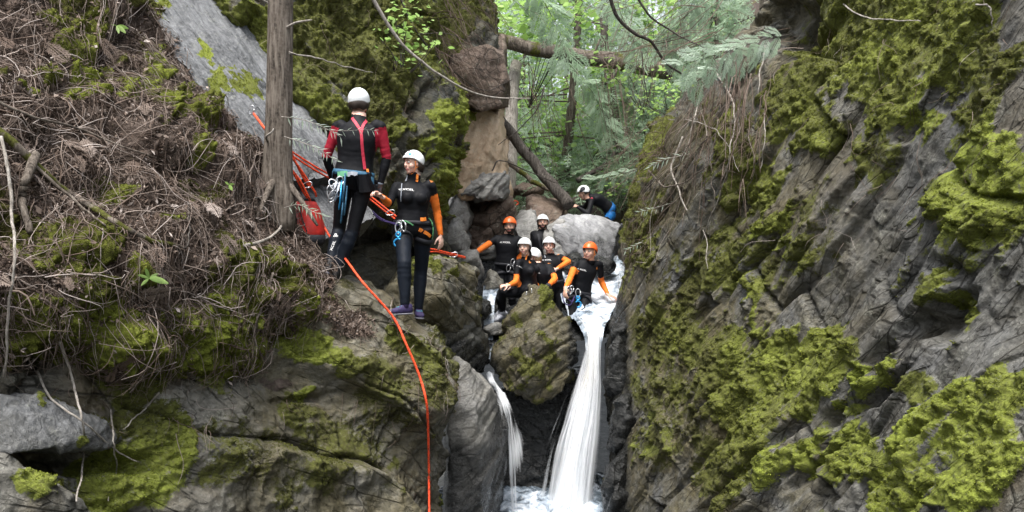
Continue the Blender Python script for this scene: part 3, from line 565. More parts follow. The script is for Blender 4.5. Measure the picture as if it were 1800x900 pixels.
# right hand: low wet shelf the man's hand rests on, mossy buttress behind
hull_rock('rock_shelf', [(1072, 560, 9.7), (1089, 528, 9.9), (1124, 512, 9.9), (1174, 500, 9.6), (1194, 560, 9.0), (1144, 640, 8.8), (1089, 640, 9.1), (1069, 600, 9.4), (1084, 540, 10.9), (1194, 500, 10.9), (1194, 640, 10.5), (1074, 640, 10.5)], M['rock_right'], .022, .05, bedframe((.62, -.78, 0), 40), .5, [(1130, 530, 50, 14, 35, .3, .6)], lambda x, y: sstep(1130, 1085, x), 'black wet rock shelf under the hand of the man in the water', 'rock', algv=.7)
hull_rock('rock_buttress', [(1138, 255, 10.6), (1168, 232, 11.0), (1233, 150, 11.5), (1308, 140, 11.2), (1103, 400, 10.5), (1093, 440, 10.5), (1118, 470, 10.3), (1178, 480, 10.0), (1248, 460, 9.6), (1278, 330, 10), (1108, 340, 10.7), (1148, 240, 13), (1318, 140, 13), (1318, 480, 12.5), (1108, 480, 12.5)], M['rock_dark'], .03, .09, bedframe((.62, -.78, 0), 50), .8,
     [(1135, 270, 30, 50, 30, .42), (1110, 330, 22, 60, 20, .3), (1170, 230, 40, 20, 20, .3), (1100, 390, 14, 60, 10, .3)], None, 'dark mossy buttress right of the cascade, below the cedar sprays', 'rock', algv=.6, puff=.05)
for i, (x, y, w, h, Y, lb) in enumerate([(1082, 650, 26, 60, 8.95, 'black wet rock right of the fall just below its neck'), (1088, 745, 30, 62, 8.6, 'black wet rock right of the fall halfway down'), (1080, 850, 34, 60, 8.3, 'black wet rock at the foot of the fall on the right'), (1092, 590, 22, 34, 9.2, 'black wet rock just below the shelf beside the fall')]):
    r_ = np.random.default_rng(90 + i); pts = []
    for k in range(26):
        dv = nrm(r_.normal(size=3)); dv *= r_.uniform(.75, 1.1); pts.append((x + dv[0] * w + dv[2] * 8, y - dv[2] * h, Y + dv[1] * .3))
    hull_rock('rock', pts, M['rock_dark'], .018, .055, BR, .4, None, lambda x_, y_: np.full_like(x_, .9), lb, 'rock', algv=.2, sm=1)
# tan clay wall with the brown overhanging block, left of the gap
hull_rock('clay_wall', [(795, 180, 11.5), (830, 175, 11.4), (872, 200, 11.6), (880, 260, 11.7), (890, 300, 11.8), (888, 345, 11.7), (812, 350, 11.2), (790, 300, 11.0), (800, 240, 11.1), (850, 260, 11.3), (780, 170, 13.5), (885, 180, 13.5), (900, 350, 13.5), (780, 350, 13.5)], M['rock_tan'], .025, .05, bedframe((.9, .3, 0), 70), .6, None, None, 'bare tan clay wall left of the leaning log', 'clay wall', algv=0)
hull_rock('rock', [(812, 305, 11.3), (850, 296, 11.35), (888, 300, 11.6), (894, 335, 11.6), (885, 352, 11.4), (840, 352, 11.1), (806, 345, 11.1), (850, 320, 11.05), (810, 300, 12.6), (890, 300, 12.8), (890, 352, 12.6), (806, 350, 12.5)], M['rock_pale'], .02, .06, bedframe((.9, .3, 0), 40), .6, None, None, 'crumbling pale rock at the foot of the tan clay wall', 'rock', algv=.15)
hull_rock('rock_block', [(790, 95, 11.0), (850, 80, 11.0), (888, 95, 11.4), (893, 150, 11.4), (880, 190, 11.2), (840, 196, 10.9), (795, 165, 10.8), (830, 120, 10.7), (790, 60, 13.4), (890, 60, 13.4), (895, 190, 13.3), (790, 190, 13.3)], M['rock_brown'], .025, .025, bedframe((.9, .3, 0), 10), .6, None, None, 'brown overhanging block on top of the tan clay wall', 'rock', algv=.2)
hull_rock('rock_block', [(740, -80, 11.4), (830, -60, 11.4), (862, 30, 11.6), (876, 88, 11.5), (840, 84, 11.2), (780, 100, 10.9), (750, 40, 11), (740, -90, 13.5), (850, -60, 13.5), (880, 95, 13.5), (770, 100, 13.3)], M['rock_dark'], .03, .05, bedframe((.9, .3, 0), 50), .7, [(785, 50, 40, 100, 0, .3, .9), (840, 10, 30, 60, 0, .2, .8)], None, 'dark mossy rock above the brown overhanging block, behind bare branches', 'rock', algv=.8, puff=.06)
hull_rock('boulder', [(795, 340, 11.6), (812, 330, 11.4), (822, 380, 11.2), (820, 430, 10.9), (795, 440, 10.5), (790, 380, 10.8), (790, 340, 12.6), (830, 340, 12.6), (830, 440, 12.3)], M['rock_pale'], .025, .05, None, .5, None, None, 'cracked pale rock edge between the mossy cliff and the reddish block', algv=.1)
hull_rock('rock_ledge', [(-120, 700, 3.9), (0, 690, 4.05), (90, 700, 4.25), (170, 735, 4.45), (215, 770, 4.7), (190, 790, 4.5), (90, 790, 4.1), (20, 800, 3.9), (-120, 800, 3.7), (-120, 690, 4.7), (0, 680, 4.9), (200, 750, 5.2), (200, 790, 5.2), (-100, 800, 4.7)], M['rock_slab'], .014, .018, bedframe((.7, .7, 0), 10), .5, [(130, 765, 24, 12, 0, .5), (70, 705, 12, 10, 0, .5)], None, 'smooth grey rock ledge jutting out at the lower left', 'rock', algv=.25, sm=10)
for nm, x0, sg in (('cliff_right', 2.75, 1), ('cliff_left', -3.7, -1)):                       # the gorge goes on unseen behind the viewer; walls added to cut front light
    yy, zz = np.linspace(3.0, -16, 70), np.linspace(4.5, -4.5, 60); Yb, Zb = np.meshgrid(yy, zz); pb = np.stack([x0 + sg * (.22 * (Zb + 2.5) + .0 * Yb + .25 * np.clip(-Yb, 0, 3)), Yb, Zb], -1); q = pb.reshape(-1, 3)
    q = q + np.array([1., 0, 0]) * sg * (.35 * np.abs(fbm(q * .5, 4)) + .3 * blocks(q * .8)[0])[:, None]; n = len(q); mm = sstep(.0, .5, fbm(q * .6, 3))
    o = link(nm, np_mesh(nm, q, grid_faces(60, 70), M['rock_right'], True, dict(moss=mm, mossc=np.full(n, .5), soil=np.zeros(n), wet=np.zeros(n), alg=np.full(n, .5)))); o['kind'] = 'structure'
# --- smooth bedding slab running down from the upper left, in layers
def slab(name, a, b, c, e, thick, label, lay=.012):
    """slab with corners a b (upper edge, left to right) and e c (lower edge)"""
    A, Bq, Cq, E = [P(*q) for q in (a, b, c, e)]; nu, nv = 200, 90
    u = np.linspace(0, 1, nu)[None, :, None]; w = np.linspace(0, 1, nv)[:, None, None]
    G = (A * (1 - u) + Bq * u) * (1 - w) + (E * (1 - u) + Cq * u) * w; N = nrm(np.cross(Bq - A, E - A)); N = N if N @ (-A) > 0 else -N
    p = G.reshape(-1, 3); U = nrm(Bq - A); Wd = nrm(np.cross(N, U)); q = np.stack([p @ U, p @ Wd, p @ N], 1)
    s = q[:, 1] * 5.5 + .8 * fbm(q * np.array([.5, 1.2, 1]), 3); fr = s - np.floor(s)
    edge_n = .06 * fbm(q * np.array([1.2, 0, 0]) + 3, 5)
    st = np.floor(q[:, 1] * 2.2 + .5 * fbm(q * np.array([.8, .5, 1]), 3)); d = .05 * fbm(q * .8, 3) + .025 * (fr * sstep(1, .9, fr)) + .03 * fbm(q * np.array([1.4, 12, 5]), 4) + .012 * fbm(q * np.array([4, 40, 5]), 3)
    d = d + beds(q, np.eye(3), .42, 1.5, .045, .03, .05, .04, .3, 8, .06)
    wv = np.broadcast_to(w, (nv, nu, 1)).ravel(); uv_ = np.broadcast_to(u, (nv, nu, 1)).ravel()
    v = p + N * d[:, None] + Wd * (edge_n * (wv ** 2 - (1 - wv) ** 2))[:, None]
    px, py = project(v); m, mc = blobs(px, py, [(360, 90, 24, 20, 0, .85), (390, 130, 26, 20, -40, .6), (270, 10, 40, 12, -40, .6), (440, 160, 40, 14, -40, .5)], v)
    ring = np.concatenate([np.arange(nu), np.arange(1, nv) * nu + nu - 1, (nv - 1) * nu + np.arange(nu - 2, -1, -1), np.arange(nv - 2, 0, -1) * nu])
    back = v[ring] - N * thick; f = grid_faces(nv, nu); k = np.arange(len(ring)); k2 = (k + 1) % len(ring)
    f2 = np.stack([ring[k], ring[k2], len(v) + k2, len(v) + k], 1); vv = np.concatenate([v, back])
    ex = np.zeros(len(back)); mm = sstep(.3, .7, m + .4 * fbm(v * 6, 3))
    base = vv.mean(0); o = link(name, np_mesh(name, vv - base, [f, f2], M['rock_slab'], False, dict(moss=np.concatenate([mm, ex]), mossc=np.concatenate([mc, ex]), alg=np.zeros(len(vv)), soil=np.zeros(len(vv)), wet=np.zeros(len(vv)))))
    for pl in o.data.polygons: pl.use_smooth = True
    o.location = V(base); TERR.append((vv, np.concatenate([f, f2]))); MOSSY.append((v, f, np.broadcast_to(N, v.shape), mm, mc)); return tag(o, label, 'rock slab')
slab('slab', (345, -120, 8.9), (650, 300, 8.35), (500, 318, 6.95), (110, -120, 7.2), .35, 'smooth grey slab of bedrock sloping down behind the tree')
slab('slab', (440, 190, 8.2), (660, 385, 8.0), (560, 425, 6.95), (400, 232, 7.05), .25, 'lower grey rock slab with flaking edge right of the tree base')
# --- floor of the gorge, stream bed and forest hillside
def sheet(name, xs, ys, zf, mat, att):
    X, Yg = np.meshgrid(xs, ys); Z = zf(X.ravel(), Yg.ravel()).reshape(X.shape); v = np.stack([X, Yg, Z], -1).reshape(-1, 3); n = len(v)
    full = {k: np.zeros(n) for k in ('moss', 'mossc', 'soil', 'wet', 'alg')}; full.update({k: (a(v) if callable(a) else np.full(n, a)) for k, a in att.items()})
    o = link(name, np_mesh(name, v, grid_faces(len(ys), len(xs)), mat, True, full)); o['kind'] = 'structure'; TERR.append((v, grid_faces(len(ys), len(xs)))); return o
sheet('ground', np.linspace(-80, 80, 41), np.linspace(-60, 200, 41), lambda x, y: -4.2 + 0 * x, M['rock_dark'], {})
def hillz(x, y):
    t = y - 13.5; side = np.abs(x - .9 - .05 * t)
    p = np.stack([x, y, 0 * x], 1)
    return .35 + .10 * t + .35 * np.clip(t, 0, 40) * sstep(3, 30, t) * .5 + np.clip(side - 1.3, 0, 30) * .75 + .35 * fbm(p * .5, 4) + .12 * fbm(p * 2, 3)
sheet('hillside', np.linspace(-30, 34, 150), np.linspace(13.2, 75, 150), hillz, M['soil'], dict(soil=.5, moss=lambda v: .6 * sstep(-.1, .4, fbm(v * .8, 3)), mossc=.45))
def bedz(x, y): return np.interp(y, [9.4, 9.9, 11, 12, 13.6], [-1.1, -.9, -.62, -.1, .35]) + .12 * fbm(np.stack([x * 2, y * 2, 0 * x], 1), 3)
sheet('stream_bed', np.linspace(-1.6, 3.2, 140), np.linspace(9.45, 13.6, 120), bedz, M['rock_dark'], dict(wet=.8))
# ---------------------------------------------------------------- water
def ribbon(name, path, widths, mat, nu=40, nv=160, bulge=.12, dens=None, tan=None, seed=0, rough=.02):
    """falling sheet: path of (px,py,Y), half widths in metres"""
    c = smooth_path([P(*q) for q in path], nv); w = np.interp(np.linspace(0, 1, nv), np.linspace(0, 1, len(widths)), widths)
    u = np.linspace(-1, 1, nu); X = np.array([1., 0, 0]); T = nrm(np.gradient(c, axis=0)); N = nrm(np.cross(X, T)); N = N * np.sign(-N[:, 1:2] + 1e-6)
    v = c[:, None] + (w[:, None] * u)[..., None] * X + (np.linspace(.15, 1, nv) ** .6)[:, None, None] * (bulge * (1 - u ** 2))[None, :, None] * N[:, None]
    t = np.broadcast_to(np.linspace(0, 1, nv)[:, None], (nv, nu)); uu = np.broadcast_to(u, (nv, nu))
    q = np.stack([uu.ravel() * 7 + seed, t.ravel() * 1.6, 0 * t.ravel()], 1); r = rough * fbm(q, 4)
    v = v.reshape(-1, 3) + np.repeat(N, nu, 0) * r[:, None]
    dn = dens(t, uu).ravel() + .25 * fbm(np.stack([uu.ravel() * 4 + seed, t.ravel() * .8, 0 * t.ravel()], 1), 3)
    f = grid_faces(nv, nu); me = np_mesh(name, v, f, mat, True, dict(dens=dn, tan=(tan(t, uu).ravel() if tan else np.zeros(len(dn)))))
    uvl = me.uv_layers.new(name='UVMap'); li = f.ravel(); ext = w.mean() * 2
    uvl.data.foreach_set('uv', np.stack([(uu.ravel()[li] * .5 + .5) * ext + seed, t.ravel()[li]], 1).astype(np.float32).ravel())
    o = link(name, me); o['kind'] = 'structure'; return o
edge = lambda u, k=.35: sstep(1.0, 1 - k, np.abs(u))
main = [(1037, 560, 9.72), (1039, 573, 9.45), (1043, 600, 9.22), (1040, 650, 9.10), (1033, 690, 9.02), (1022, 760, 8.94), (1006, 850, 8.86), (992, 940, 8.80)]
ribbon('waterfall', main, [.245, .165, .105, .125, .19, .25, .31, .37], M['fall'], 50, 150, .10, lambda t, u: .12 + .92 * edge(u, .75) * (1 - .06 * t), lambda t, u: sstep(.24, .06, np.abs(t - .40)) * sstep(.75, .15, np.abs(u + .1)), 0, .03)
ribbon('waterfall', [(1040, 590, 9.15), (1040, 640, 9.0), (1030, 720, 8.9), (1016, 800, 8.80), (1000, 930, 8.70)], [.09, .12, .20, .27, .34], M['veil'], 40, 140, .10, lambda t, u: -.02 + .60 * edge(u, .9), None, 3.3, .05)
ribbon('waterfall', [(1034, 615, 9.24), (1022, 665, 9.14), (1004, 735, 9.04), (988, 805, 8.96), (974, 930, 8.92)], [.06, .11, .17, .23, .30], M['veil'], 30, 140, .04, lambda t, u: .10 + .45 * edge(u, .95), None, 7.1, .05)
ribbon('waterfall', [(858, 655, 9.1), (866, 672, 8.85), (876, 690, 8.65), (892, 720, 8.5), (902, 770, 8.45), (908, 830, 8.42), (912, 900, 8.40)], [.07, .07, .08, .11, .15, .19, .24], M['veil'], 36, 140, .04, lambda t, u: .12 + .60 * edge(u, .98) - .34 * t + .22 * np.sin(t * 19 + u * 2), None, 11.7, .03)
ribbon('waterfall', [(884, 690, 8.7), (893, 720, 8.55), (900, 790, 8.5), (905, 900, 8.45)], [.03, .05, .07, .10], M['veil'], 20, 160, .03, lambda t, u: .3 + .30 * edge(u, .9) - .3 * t, None, 15.2, .02)
def foamsheet(name, rows, nu, nv, foam, amp, sc):
    B = patch(rows, nu, nv); p = B.reshape(-1, 3); N = np.array([0, -.35, .94]); px, py = project(p)
    fo = foam(px, py); d = amp * fbm(p * sc, 5) + amp * .5 * np.abs(perlin(p * sc * 2.7))
    v = p + N * d[:, None] * (.4 + fo[:, None]); o = link(name, np_mesh(name, v, grid_faces(nv, nu), M['foam'], True, dict(foam=fo + .25 * fbm(p * 3, 3)))); o['kind'] = 'structure'; return o
# cascade the man stands in, from under the slab down to the lip
foamsheet('cascade', [[(990, 448, 12.0), (1040, 450, 12.0), (1095, 452, 12.0)], [(985, 480, 11.2), (1040, 482, 11.2), (1098, 480, 11.2)], [(985, 520, 10.6), (1040, 520, 10.6), (1092, 515, 10.6)], [(995, 545, 10.1), (1038, 546, 10.05), (1080, 540, 10.1)], [(1004, 562, 9.75), (1037, 560, 9.68), (1072, 558, 9.72)], [(1016, 572, 9.5), (1039, 572, 9.42), (1064, 572, 9.46)], [(1026, 592, 9.34), (1042, 592, 9.24), (1060, 592, 9.3)], [(1030, 615, 9.3), (1042, 615, 9.21), (1056, 615, 9.27)]], 110, 150, lambda x, y: .74 + 0 * x, .05, 2.6)
foamsheet('cascade', [[(850, 500, 10.3), (865, 500, 10.3), (880, 500, 10.3)], [(848, 530, 9.9), (858, 530, 9.9), (870, 530, 9.9)], [(850, 570, 9.6), (858, 575, 9.6), (868, 580, 9.6)], [(845, 630, 9.4), (852, 632, 9.4), (862, 632, 9.4)]], 40, 90, lambda x, y: .5 + 0 * x, .04, 4)
# plunge pool
foamsheet('pool', [[(800, 830, 9.7), (960, 830, 9.7), (1120, 830, 9.7)], [(770, 865, 9.2), (960, 862, 9.15), (1130, 865, 9.2)], [(740, 915, 8.55), (960, 910, 8.5), (1150, 915, 8.55)], [(600, 1150, 6.3), (960, 1150, 6.2), (1250, 1150, 6.3)], [(0, 2100, 2.7), (960, 2100, 2.7), (1900, 2100, 2.7)]], 130, 130,
          lambda x, y: np.clip(.20 + .55 * sstep(95, 30, np.hypot((x - 985) * .75, (y - 915))) + .28 * sstep(70, 20, np.hypot((x - 905), (y - 880))), 0, 1), .08, 2.8)
# ---------------------------------------------------------------- people
_dg = None
def hit(px, py, mindist=0.1):
    """first solid surface seen at a photograph pixel: location, normal"""
    global _dg
    if _dg is None: _dg = bpy.context.evaluated_depsgraph_get()
    d = V(P(px, py, 1)).normalized(); ok, loc, n, i, o, mx = SC.ray_cast(_dg, d * mindist, d)
    return (np.array(loc), np.array(n)) if ok else (P(px, py, 14), np.array([0, -1., 0]))
def neoprene(name, col, rough=.62):
    k = NT(name); n = k.noise(18, 4); c = k.mix(k.rng(n, .3, .7), tuple(x * .8 for x in col), tuple(x * 1.2 for x in col))
    k.base(c, rough, k.bump(k.noise(220, 3), .25, .002, k.bump(n, .15, .01)), Specular_IOR_Level=.14, Sheen_Weight=.0, Sheen_Roughness=.5); return k.m
M['suit'] = neoprene('black_neoprene', (.0065, .007, .009)); M['suit_blue'] = neoprene('blue_black_neoprene', (.007, .010, .016), .6)
M['orange'] = neoprene('orange_sleeve', (.80, .19, .03), .7); M['red'] = neoprene('red_sleeve', (.27, .013, .028), .65)
def skin_mat(name, col):
    k = NT(name); n = k.noise(26, 4); c = k.mix(k.rng(n, .35, .7, 0, .6), col, (col[0] * .95, col[1] * .75, col[2] * .70))
    k.base(c, .5, k.bump(k.noise(300, 2), .1, .001), Subsurface_Weight=.12, Subsurface_Radius=(.012, .005, .003)); return k.m
M['skin'] = skin_mat('skin', (.68, .45, .36)); M['skin_tan'] = skin_mat('tanned_skin', (.56, .35, .265)); M['lip'] = skin_mat('lips', (.44, .18, .16))
M['glove'] = flat('grey_glove', (.10, .12, .15), .8, .3, 60, .3); M['eye'] = flat('eye_white', (.6, .58, .55), .2); M['iris'] = flat('iris', (.03, .02, .015), .2)
M['hair_d'] = flat('dark_brown_hair', (.028, .018, .012), .6, .4, 90, .5); M['hair_b'] = flat('brown_hair', (.11, .065, .038), .6, .4, 90, .5); M['hair_f'] = flat('fair_brown_hair', (.20, .14, .085), .6, .4, 90, .5)
M['helm_w'] = flat('white_helmet_plastic', (.72, .75, .76), .35, .05, 12); M['helm_o'] = flat('orange_helmet_plastic', (.78, .13, .025), .35, .06, 12); M['helm_in'] = flat('black_foam', (.015, .015, .015), .8)
M['web'] = flat('black_webbing', (.014, .015, .02), .75, .2, 60, .3); M['web_blue'] = flat('blue_webbing', (.02, .09, .16), .7, .25, 60, .3); M['blue'] = flat('blue_anodised_metal', (.03, .30, .62), .3, .05, 30, 0, Metallic=.5)
M['teal'] = flat('teal_sticker', (.05, .42, .48), .4); M['steel'] = flat('brushed_steel', (.55, .56, .58), .3, .1, 60, 0, Metallic=.85); M['print'] = flat('white_print', (.75, .75, .75), .6); M['orange_print'] = flat('orange_print', (.75, .25, .05), .6)
M['strap_red'] = flat('red_strap', (.45, .02, .05), .6, .2, 60, .2); M['strap_or'] = flat('orange_webbing', (.72, .20, .02), .65, .2, 60, .3); M['shoe_p'] = flat('purple_shoe_fabric', (.03, .02, .075), .75, .35, 60, .3); M['shoe_k'] = flat('black_boot_rubber', (.013, .013, .015), .6, .2, 60, .3)
M['shoe_w'] = flat('white_shoe_fabric', (.62, .64, .70), .7, .1, 60, .3); M['sole'] = flat('grey_sole', (.12, .12, .14), .8); M['purple'] = flat('purple_cord', (.06, .035, .15), .7, .3, 200); M['green_cord'] = flat('green_cord', (.06, .22, .09), .7, .3, 200)
M['blue_suit'] = neoprene('blue_neoprene', (.010, .09, .26), .5); M['green_pouch'] = flat('green_fabric', (.12, .36, .20), .7, .2, 40); M['pale_web'] = flat('grey_webbing', (.34, .37, .42), .7, .2, 60, .3)

def reach(a, px, py, L, sgn=0):
    """point on the sight line of a pixel at distance L from joint a; sgn -1 nearer, +1 farther"""
    r = P(px, py, 1.); A = r @ r; Bq = -2 * (r @ a); Cq = a @ a - L * L; D = Bq * Bq - 4 * A * Cq
    if D <= 0 or sgn == 0: return a + nrm(r * (-Bq / (2 * A)) - a) * L if D <= 0 else (r * (-Bq / (2 * A)))
    return r * ((-Bq + sgn * math.sqrt(D)) / (2 * A))
def frame3(side, fwd):
    side = nrm(np.array([fwd[1], -fwd[0], 0.])); up = nrm(np.cross(side, fwd));                     # x = the person's right, y = forward, z = up
    return np.stack([side, np.cross(up, side), up], 1)
def hand_shape(wrist, d, back, thumb, curl=.5, s=1.0, vox=.0045, spread=.0):
    """palm, four fingers of different length bent at the knuckles, thumb from the side of the palm"""
    d = nrm(d); back = nrm(back - d * (back @ d)); t = nrm(np.cross(d, back)); t = t if t @ thumb >= 0 else -t
    L = lambda x, y, z: wrist + s * (x * t + y * d + z * back); mb = MB(); Mx = np.stack([t, d, back], 1)
    mb.ell(L(0, .048, 0), (.041 * s, .054 * s, .0165 * s), Mx, 14, 9); mb.tube([L(0, -.035, 0), L(0, .012, 0), L(0, .03, 0)], [.027 * s, .026 * s, .024 * s], 10, flat=.75)
    for i, (x, ln) in enumerate(zip((-.031, -.0105, .0105, .031), (.060, .076, .083, .074))):
        q = L(x, .086 - .004 * abs(x - .01) / .03, .002); ang = .12 + .1 * (3 - i) * .3; pts = [q - d * .02 * s, q]; a_ = ang + curl * .55
        for k, fr in enumerate((.46, .30, .24)):
            dirv = math.cos(a_) * d - math.sin(a_) * back + (x * 3 * spread) * t; q = q + nrm(dirv) * ln * fr * s; pts.append(q); a_ += curl * (1.05, .8, .4)[k]
        mb.tube(pts, np.array([.0098, .0095, .0088, .0080, .0068]) * s, 8)
    q = L(.030, .022, -.004); pts = [L(.012, .012, -.002), q]
    for k, (fr, sd, fw, bk) in enumerate(((.040, .75, .62, -.25), (.030, .40, .85, -.35), (.024, .15, .92, -.45))):
        q = q + nrm(sd * t + fw * d + bk * (.6 + curl) * back) * fr * s; pts.append(q)
    mb.tube(pts, np.array([.014, .0128, .0110, .0100, .0078]) * s, 8)
    return remesh(mb, vox, 2, .4)
TORSO_M = [(-.13, .050, .070, 0), (-.06, .105, .100, 0), (.0, .158, .118, -.008), (.12, .166, .120, -.006), (.26, .152, .110, .004), (.40, .146, .106, .006), (.56, .158, .114, .006), (.74, .176, .124, .006), (.88, .178, .108, 0), (.98, .142, .084, -.006), (1.06, .082, .066, -.010), (1.14, .062, .060, -.006), (1.28, .056, .058, .004)]
TORSO_F = [(-.13, .050, .070, 0), (-.06, .110, .100, 0), (.0, .168, .118, -.012), (.12, .170, .120, -.010), (.28, .142, .104, .004), (.42, .130, .097, .004), (.56, .140, .106, .008), (.72, .154, .118, .012), (.86, .158, .098, .004), (.98, .128, .074, -.006), (1.06, .074, .060, -.010), (1.14, .055, .053, -.006), (1.28, .050, .052, .004)]
def ring(c, a, f, w, dp, n=24, e=2.35):
    th = np.arange(n) * 2 * np.pi / n; cx, sx = np.cos(th), np.sin(th)
    return c + (np.sign(cx) * np.abs(cx) ** (2 / e) * w)[:, None] * a + (np.sign(sx) * np.abs(sx) ** (2 / e) * dp)[:, None] * f
def person(spec):
    """one body: torso, limbs, head and hands in one mesh; the clothes' colours follow the body; helmet, shoes and harness are its parts"""
    g = spec; s = g.get('s', 1.0); J = g['J']; fem = g.get('fem', False); tor = TORSO_F if fem else TORSO_M; near = g.get('near', False); vox = .011 if near else .016
    pel, che = J['pel'], J['che']; A1 = nrm(J['shl'] - J['shr']); A0 = nrm(J['hil'] - J['hir']); sp = che - pel; L = np.linalg.norm(sp); up = sp / L; bend = g.get('bend', np.zeros(3))
    fw0 = nrm(np.cross(A0, up)) ; fw1 = nrm(np.cross(A1, up)); 
    def tf(t):
        k = min(max(t, 0), 1); a = nrm(A0 * (1 - k) + A1 * k); a = nrm(a - up * (a @ up)); f = np.cross(a, up); f = nrm(f)
        c = pel + sp * t + bend * (4 * k * (1 - k))
        if t > 1: c = pel + sp + (J['hea'] - che) * (t - 1) / .45
        w, d, o = [np.interp(t, [r[0] for r in tor], [r[q] for r in tor]) * s for q in (1, 2, 3)]
        gw = g.get('girth', 1.0); return c + f * o, a, f, w * gw, d * gw
    mb = MB(); ts = np.linspace(-.13, 1.28, 34)
    mb.loft([ring(*tf(t), 28) for t in ts])
    if fem:
        for sd in (-1, 1):
            c, a, f, w, d = tf(.70); mb.ell(c + a * sd * .066 * s + f * (d - .028 * s), (.062 * s, .052 * s, .062 * s))
    bones = []
    for sd in 'lr':
        sh, el, wr = J['sh' + sd], J['el' + sd], J['wr' + sd]; k = .93 if fem else 1.0; k *= s
        mb.tube(smooth_path([che * .35 + sh * .65 - up * .02, sh, el], 10), np.interp(np.linspace(0, 1, 10), [0, .3, .5, .8, 1], [.055, .062, .055, .048, .043]) * k, 14)
        mb.ell(sh, (.061 * k,) * 3); mb.ell(el, (.043 * k,) * 3)
        mb.tube([el, el * .75 + wr * .25, el * .45 + wr * .55, wr], np.array([.043, .045, .038, .0285]) * k, 14)
        hi, kn, an = J['hi' + sd], J['kn' + sd], J['an' + sd]; tk = (1.03 if fem else 1.0) * g.get('legw', 1.0); tk *= s
        mb.tube(smooth_path([hi + up * .05 * s, hi, kn], 12), np.interp(np.linspace(0, 1, 12), [0, .35, .6, .85, 1], [.088, .093, .080, .063, .057]) * tk, 16)
        mb.ell(hi, (.09 * tk,) * 3); mb.ell(kn, (.058 * tk,) * 3); dl = nrm(an - kn); bk = -np.cross(A0, dl) 
        cf = kn * .68 + an * .32; bk = nrm(np.cross(dl, A0)); bk = bk if bk @ fw0 < 0 else -bk
        mb.tube([kn, kn * .68 + an * .32 + bk * .012 * s, kn * .35 + an * .65, an], np.array([.057, .060, .047, .038]) * tk, 16)
        gl = hi - fw0 * .045 * s + up * .02 * s; mb.ell(gl, (.085 * tk, .075 * tk, .085 * tk))
        bones += [('ua' + sd, sh, el), ('fa' + sd, el, wr), ('th' + sd, hi, kn), ('sn' + sd, kn, an)]
    bv, bf = remesh(mb, vox, 4, .5)
    bones.append(('to', pel, che)); names = [b[0] for b in bones]; rad = [.05 if b[0][:2] in ('ua', 'fa') else .075 if b[0][:2] in ('th', 'sn') else .14 for b in bones]
    D = []; T = []
    for (nm, a, b), r in zip(bones, rad):
        ab = b - a; t = ((bv - a) @ ab) / (ab @ ab); tc = np.clip(t, 0, 1); D.append(np.linalg.norm(bv - a - tc[:, None] * ab, axis=1) - r * s); T.append(t)
    D = np.array(D); T = np.array(T); w = D.argmin(0); tw = T[w, np.arange(len(bv))]
    # folds in the cloth at waist, elbows and knees
    n = np.zeros_like(bv); fn = np.cross(bv[bf[:, 2]] - bv[bf[:, 0]], bv[bf[:, 3]] - bv[bf[:, 1]])
    for c in range(4): np.add.at(n, bf[:, c], fn)
    n = nrm(n); n = n if ((bv - bv.mean(0)) * n).sum() > 0 else -n
    fold = np.zeros(len(bv))
    for i, nm in enumerate(names):
        m = w == i; at = {'ua': (.9, .3), 'fa': (.12, .35), 'th': (.08, .25), 'sn': (.05, .3), 'to': (.35, .28)}[nm[:2]]
        q = np.stack([T[i] * 9 + 3 * i, T[i] * 0 + (bv @ A1) * 5, (bv @ fw1) * 5], 1); fold = np.where(m, np.exp(-((T[i] - at[0]) / at[1]) ** 2) * (np.abs(perlin(q)) - .2) * (.55 if nm == 'to' else 1), fold)
    bv = bv + n * (fold * .011 * s)[:, None] + n * (.0018 * fbm(bv * 22, 2))[:, None]
    slot = np.zeros(len(bf), int); zone = g['zone']
    fc = bv[bf].mean(1)
    D2 = []; T2 = []
    for (nm, a, b), r in zip(bones, rad):
        ab = b - a; t = ((fc - a) @ ab) / (ab @ ab); tc = np.clip(t, 0, 1); D2.append(np.linalg.norm(fc - a - tc[:, None] * ab, axis=1) - r * s); T2.append(t)
    w2 = np.array(D2).argmin(0); t2 = np.array(T2)[w2, np.arange(len(fc))]; tt = ((fc - pel) @ sp) / L ** 2
    for i, nm in enumerate(names):
        for (key, lo, hi_, mslot) in zone:
            if nm.startswith(key): slot[(w2 == i) & (t2 >= lo) & (t2 < hi_)] = mslot
    slot[(w2 == len(names) - 1) & (tt > g.get('collar', 1.16))] = 2
    mats = [g.get('suit', M['suit']), g.get('sleeve', M['orange']), g.get('skin', M['skin']), g.get('legs', M['suit']), M['lip'], M['glove'], M['blue_suit']]
    VV, FF, SS = [bv], [bf], [slot]; off = len(bv)
    def join(v, f, sl):
        nonlocal off
        VV.append(v); FF.append(f + off); SS.append(np.broadcast_to(np.asarray(sl), (len(f),)).copy()); off += len(v)
    for sd in 'lr':
        h = g.get('hand' + sd)
        if h is None: continue
        d_, back, thumb, curl = h[:4]; v, f = hand_shape(J['wr' + sd] + nrm(d_) * .004, np.array(d_, float), np.array(back, float), np.array(thumb, float), curl, s * (.93 if fem else 1.0), .005 if near else .007)
        join(v, f, 5 if g.get('gloves') else 2)
    # head
    HM = frame3(g['hside'], g['hfwd']); hc = J['hea']; k = s * (.95 if fem else 1.0); Lh = lambda x, y, z: hc + HM @ (np.array([x, y, z]) * k)
    hb = MB(); e = lambda c, r: hb.ell(Lh(*c), np.array(r) * k, HM, 18, 12)
    e((0, -.012, .022), (.074, .094, .092)); e((0, .022, -.045), (.054, .062, .062)); e((0, .055, -.088), (.026, .024, .022)); e((.036, .045, -.030), (.030, .034, .034)); e((-.036, .045, -.030), (.030, .034, .034)); e((0, .060, .025), (.056, .028, .030))
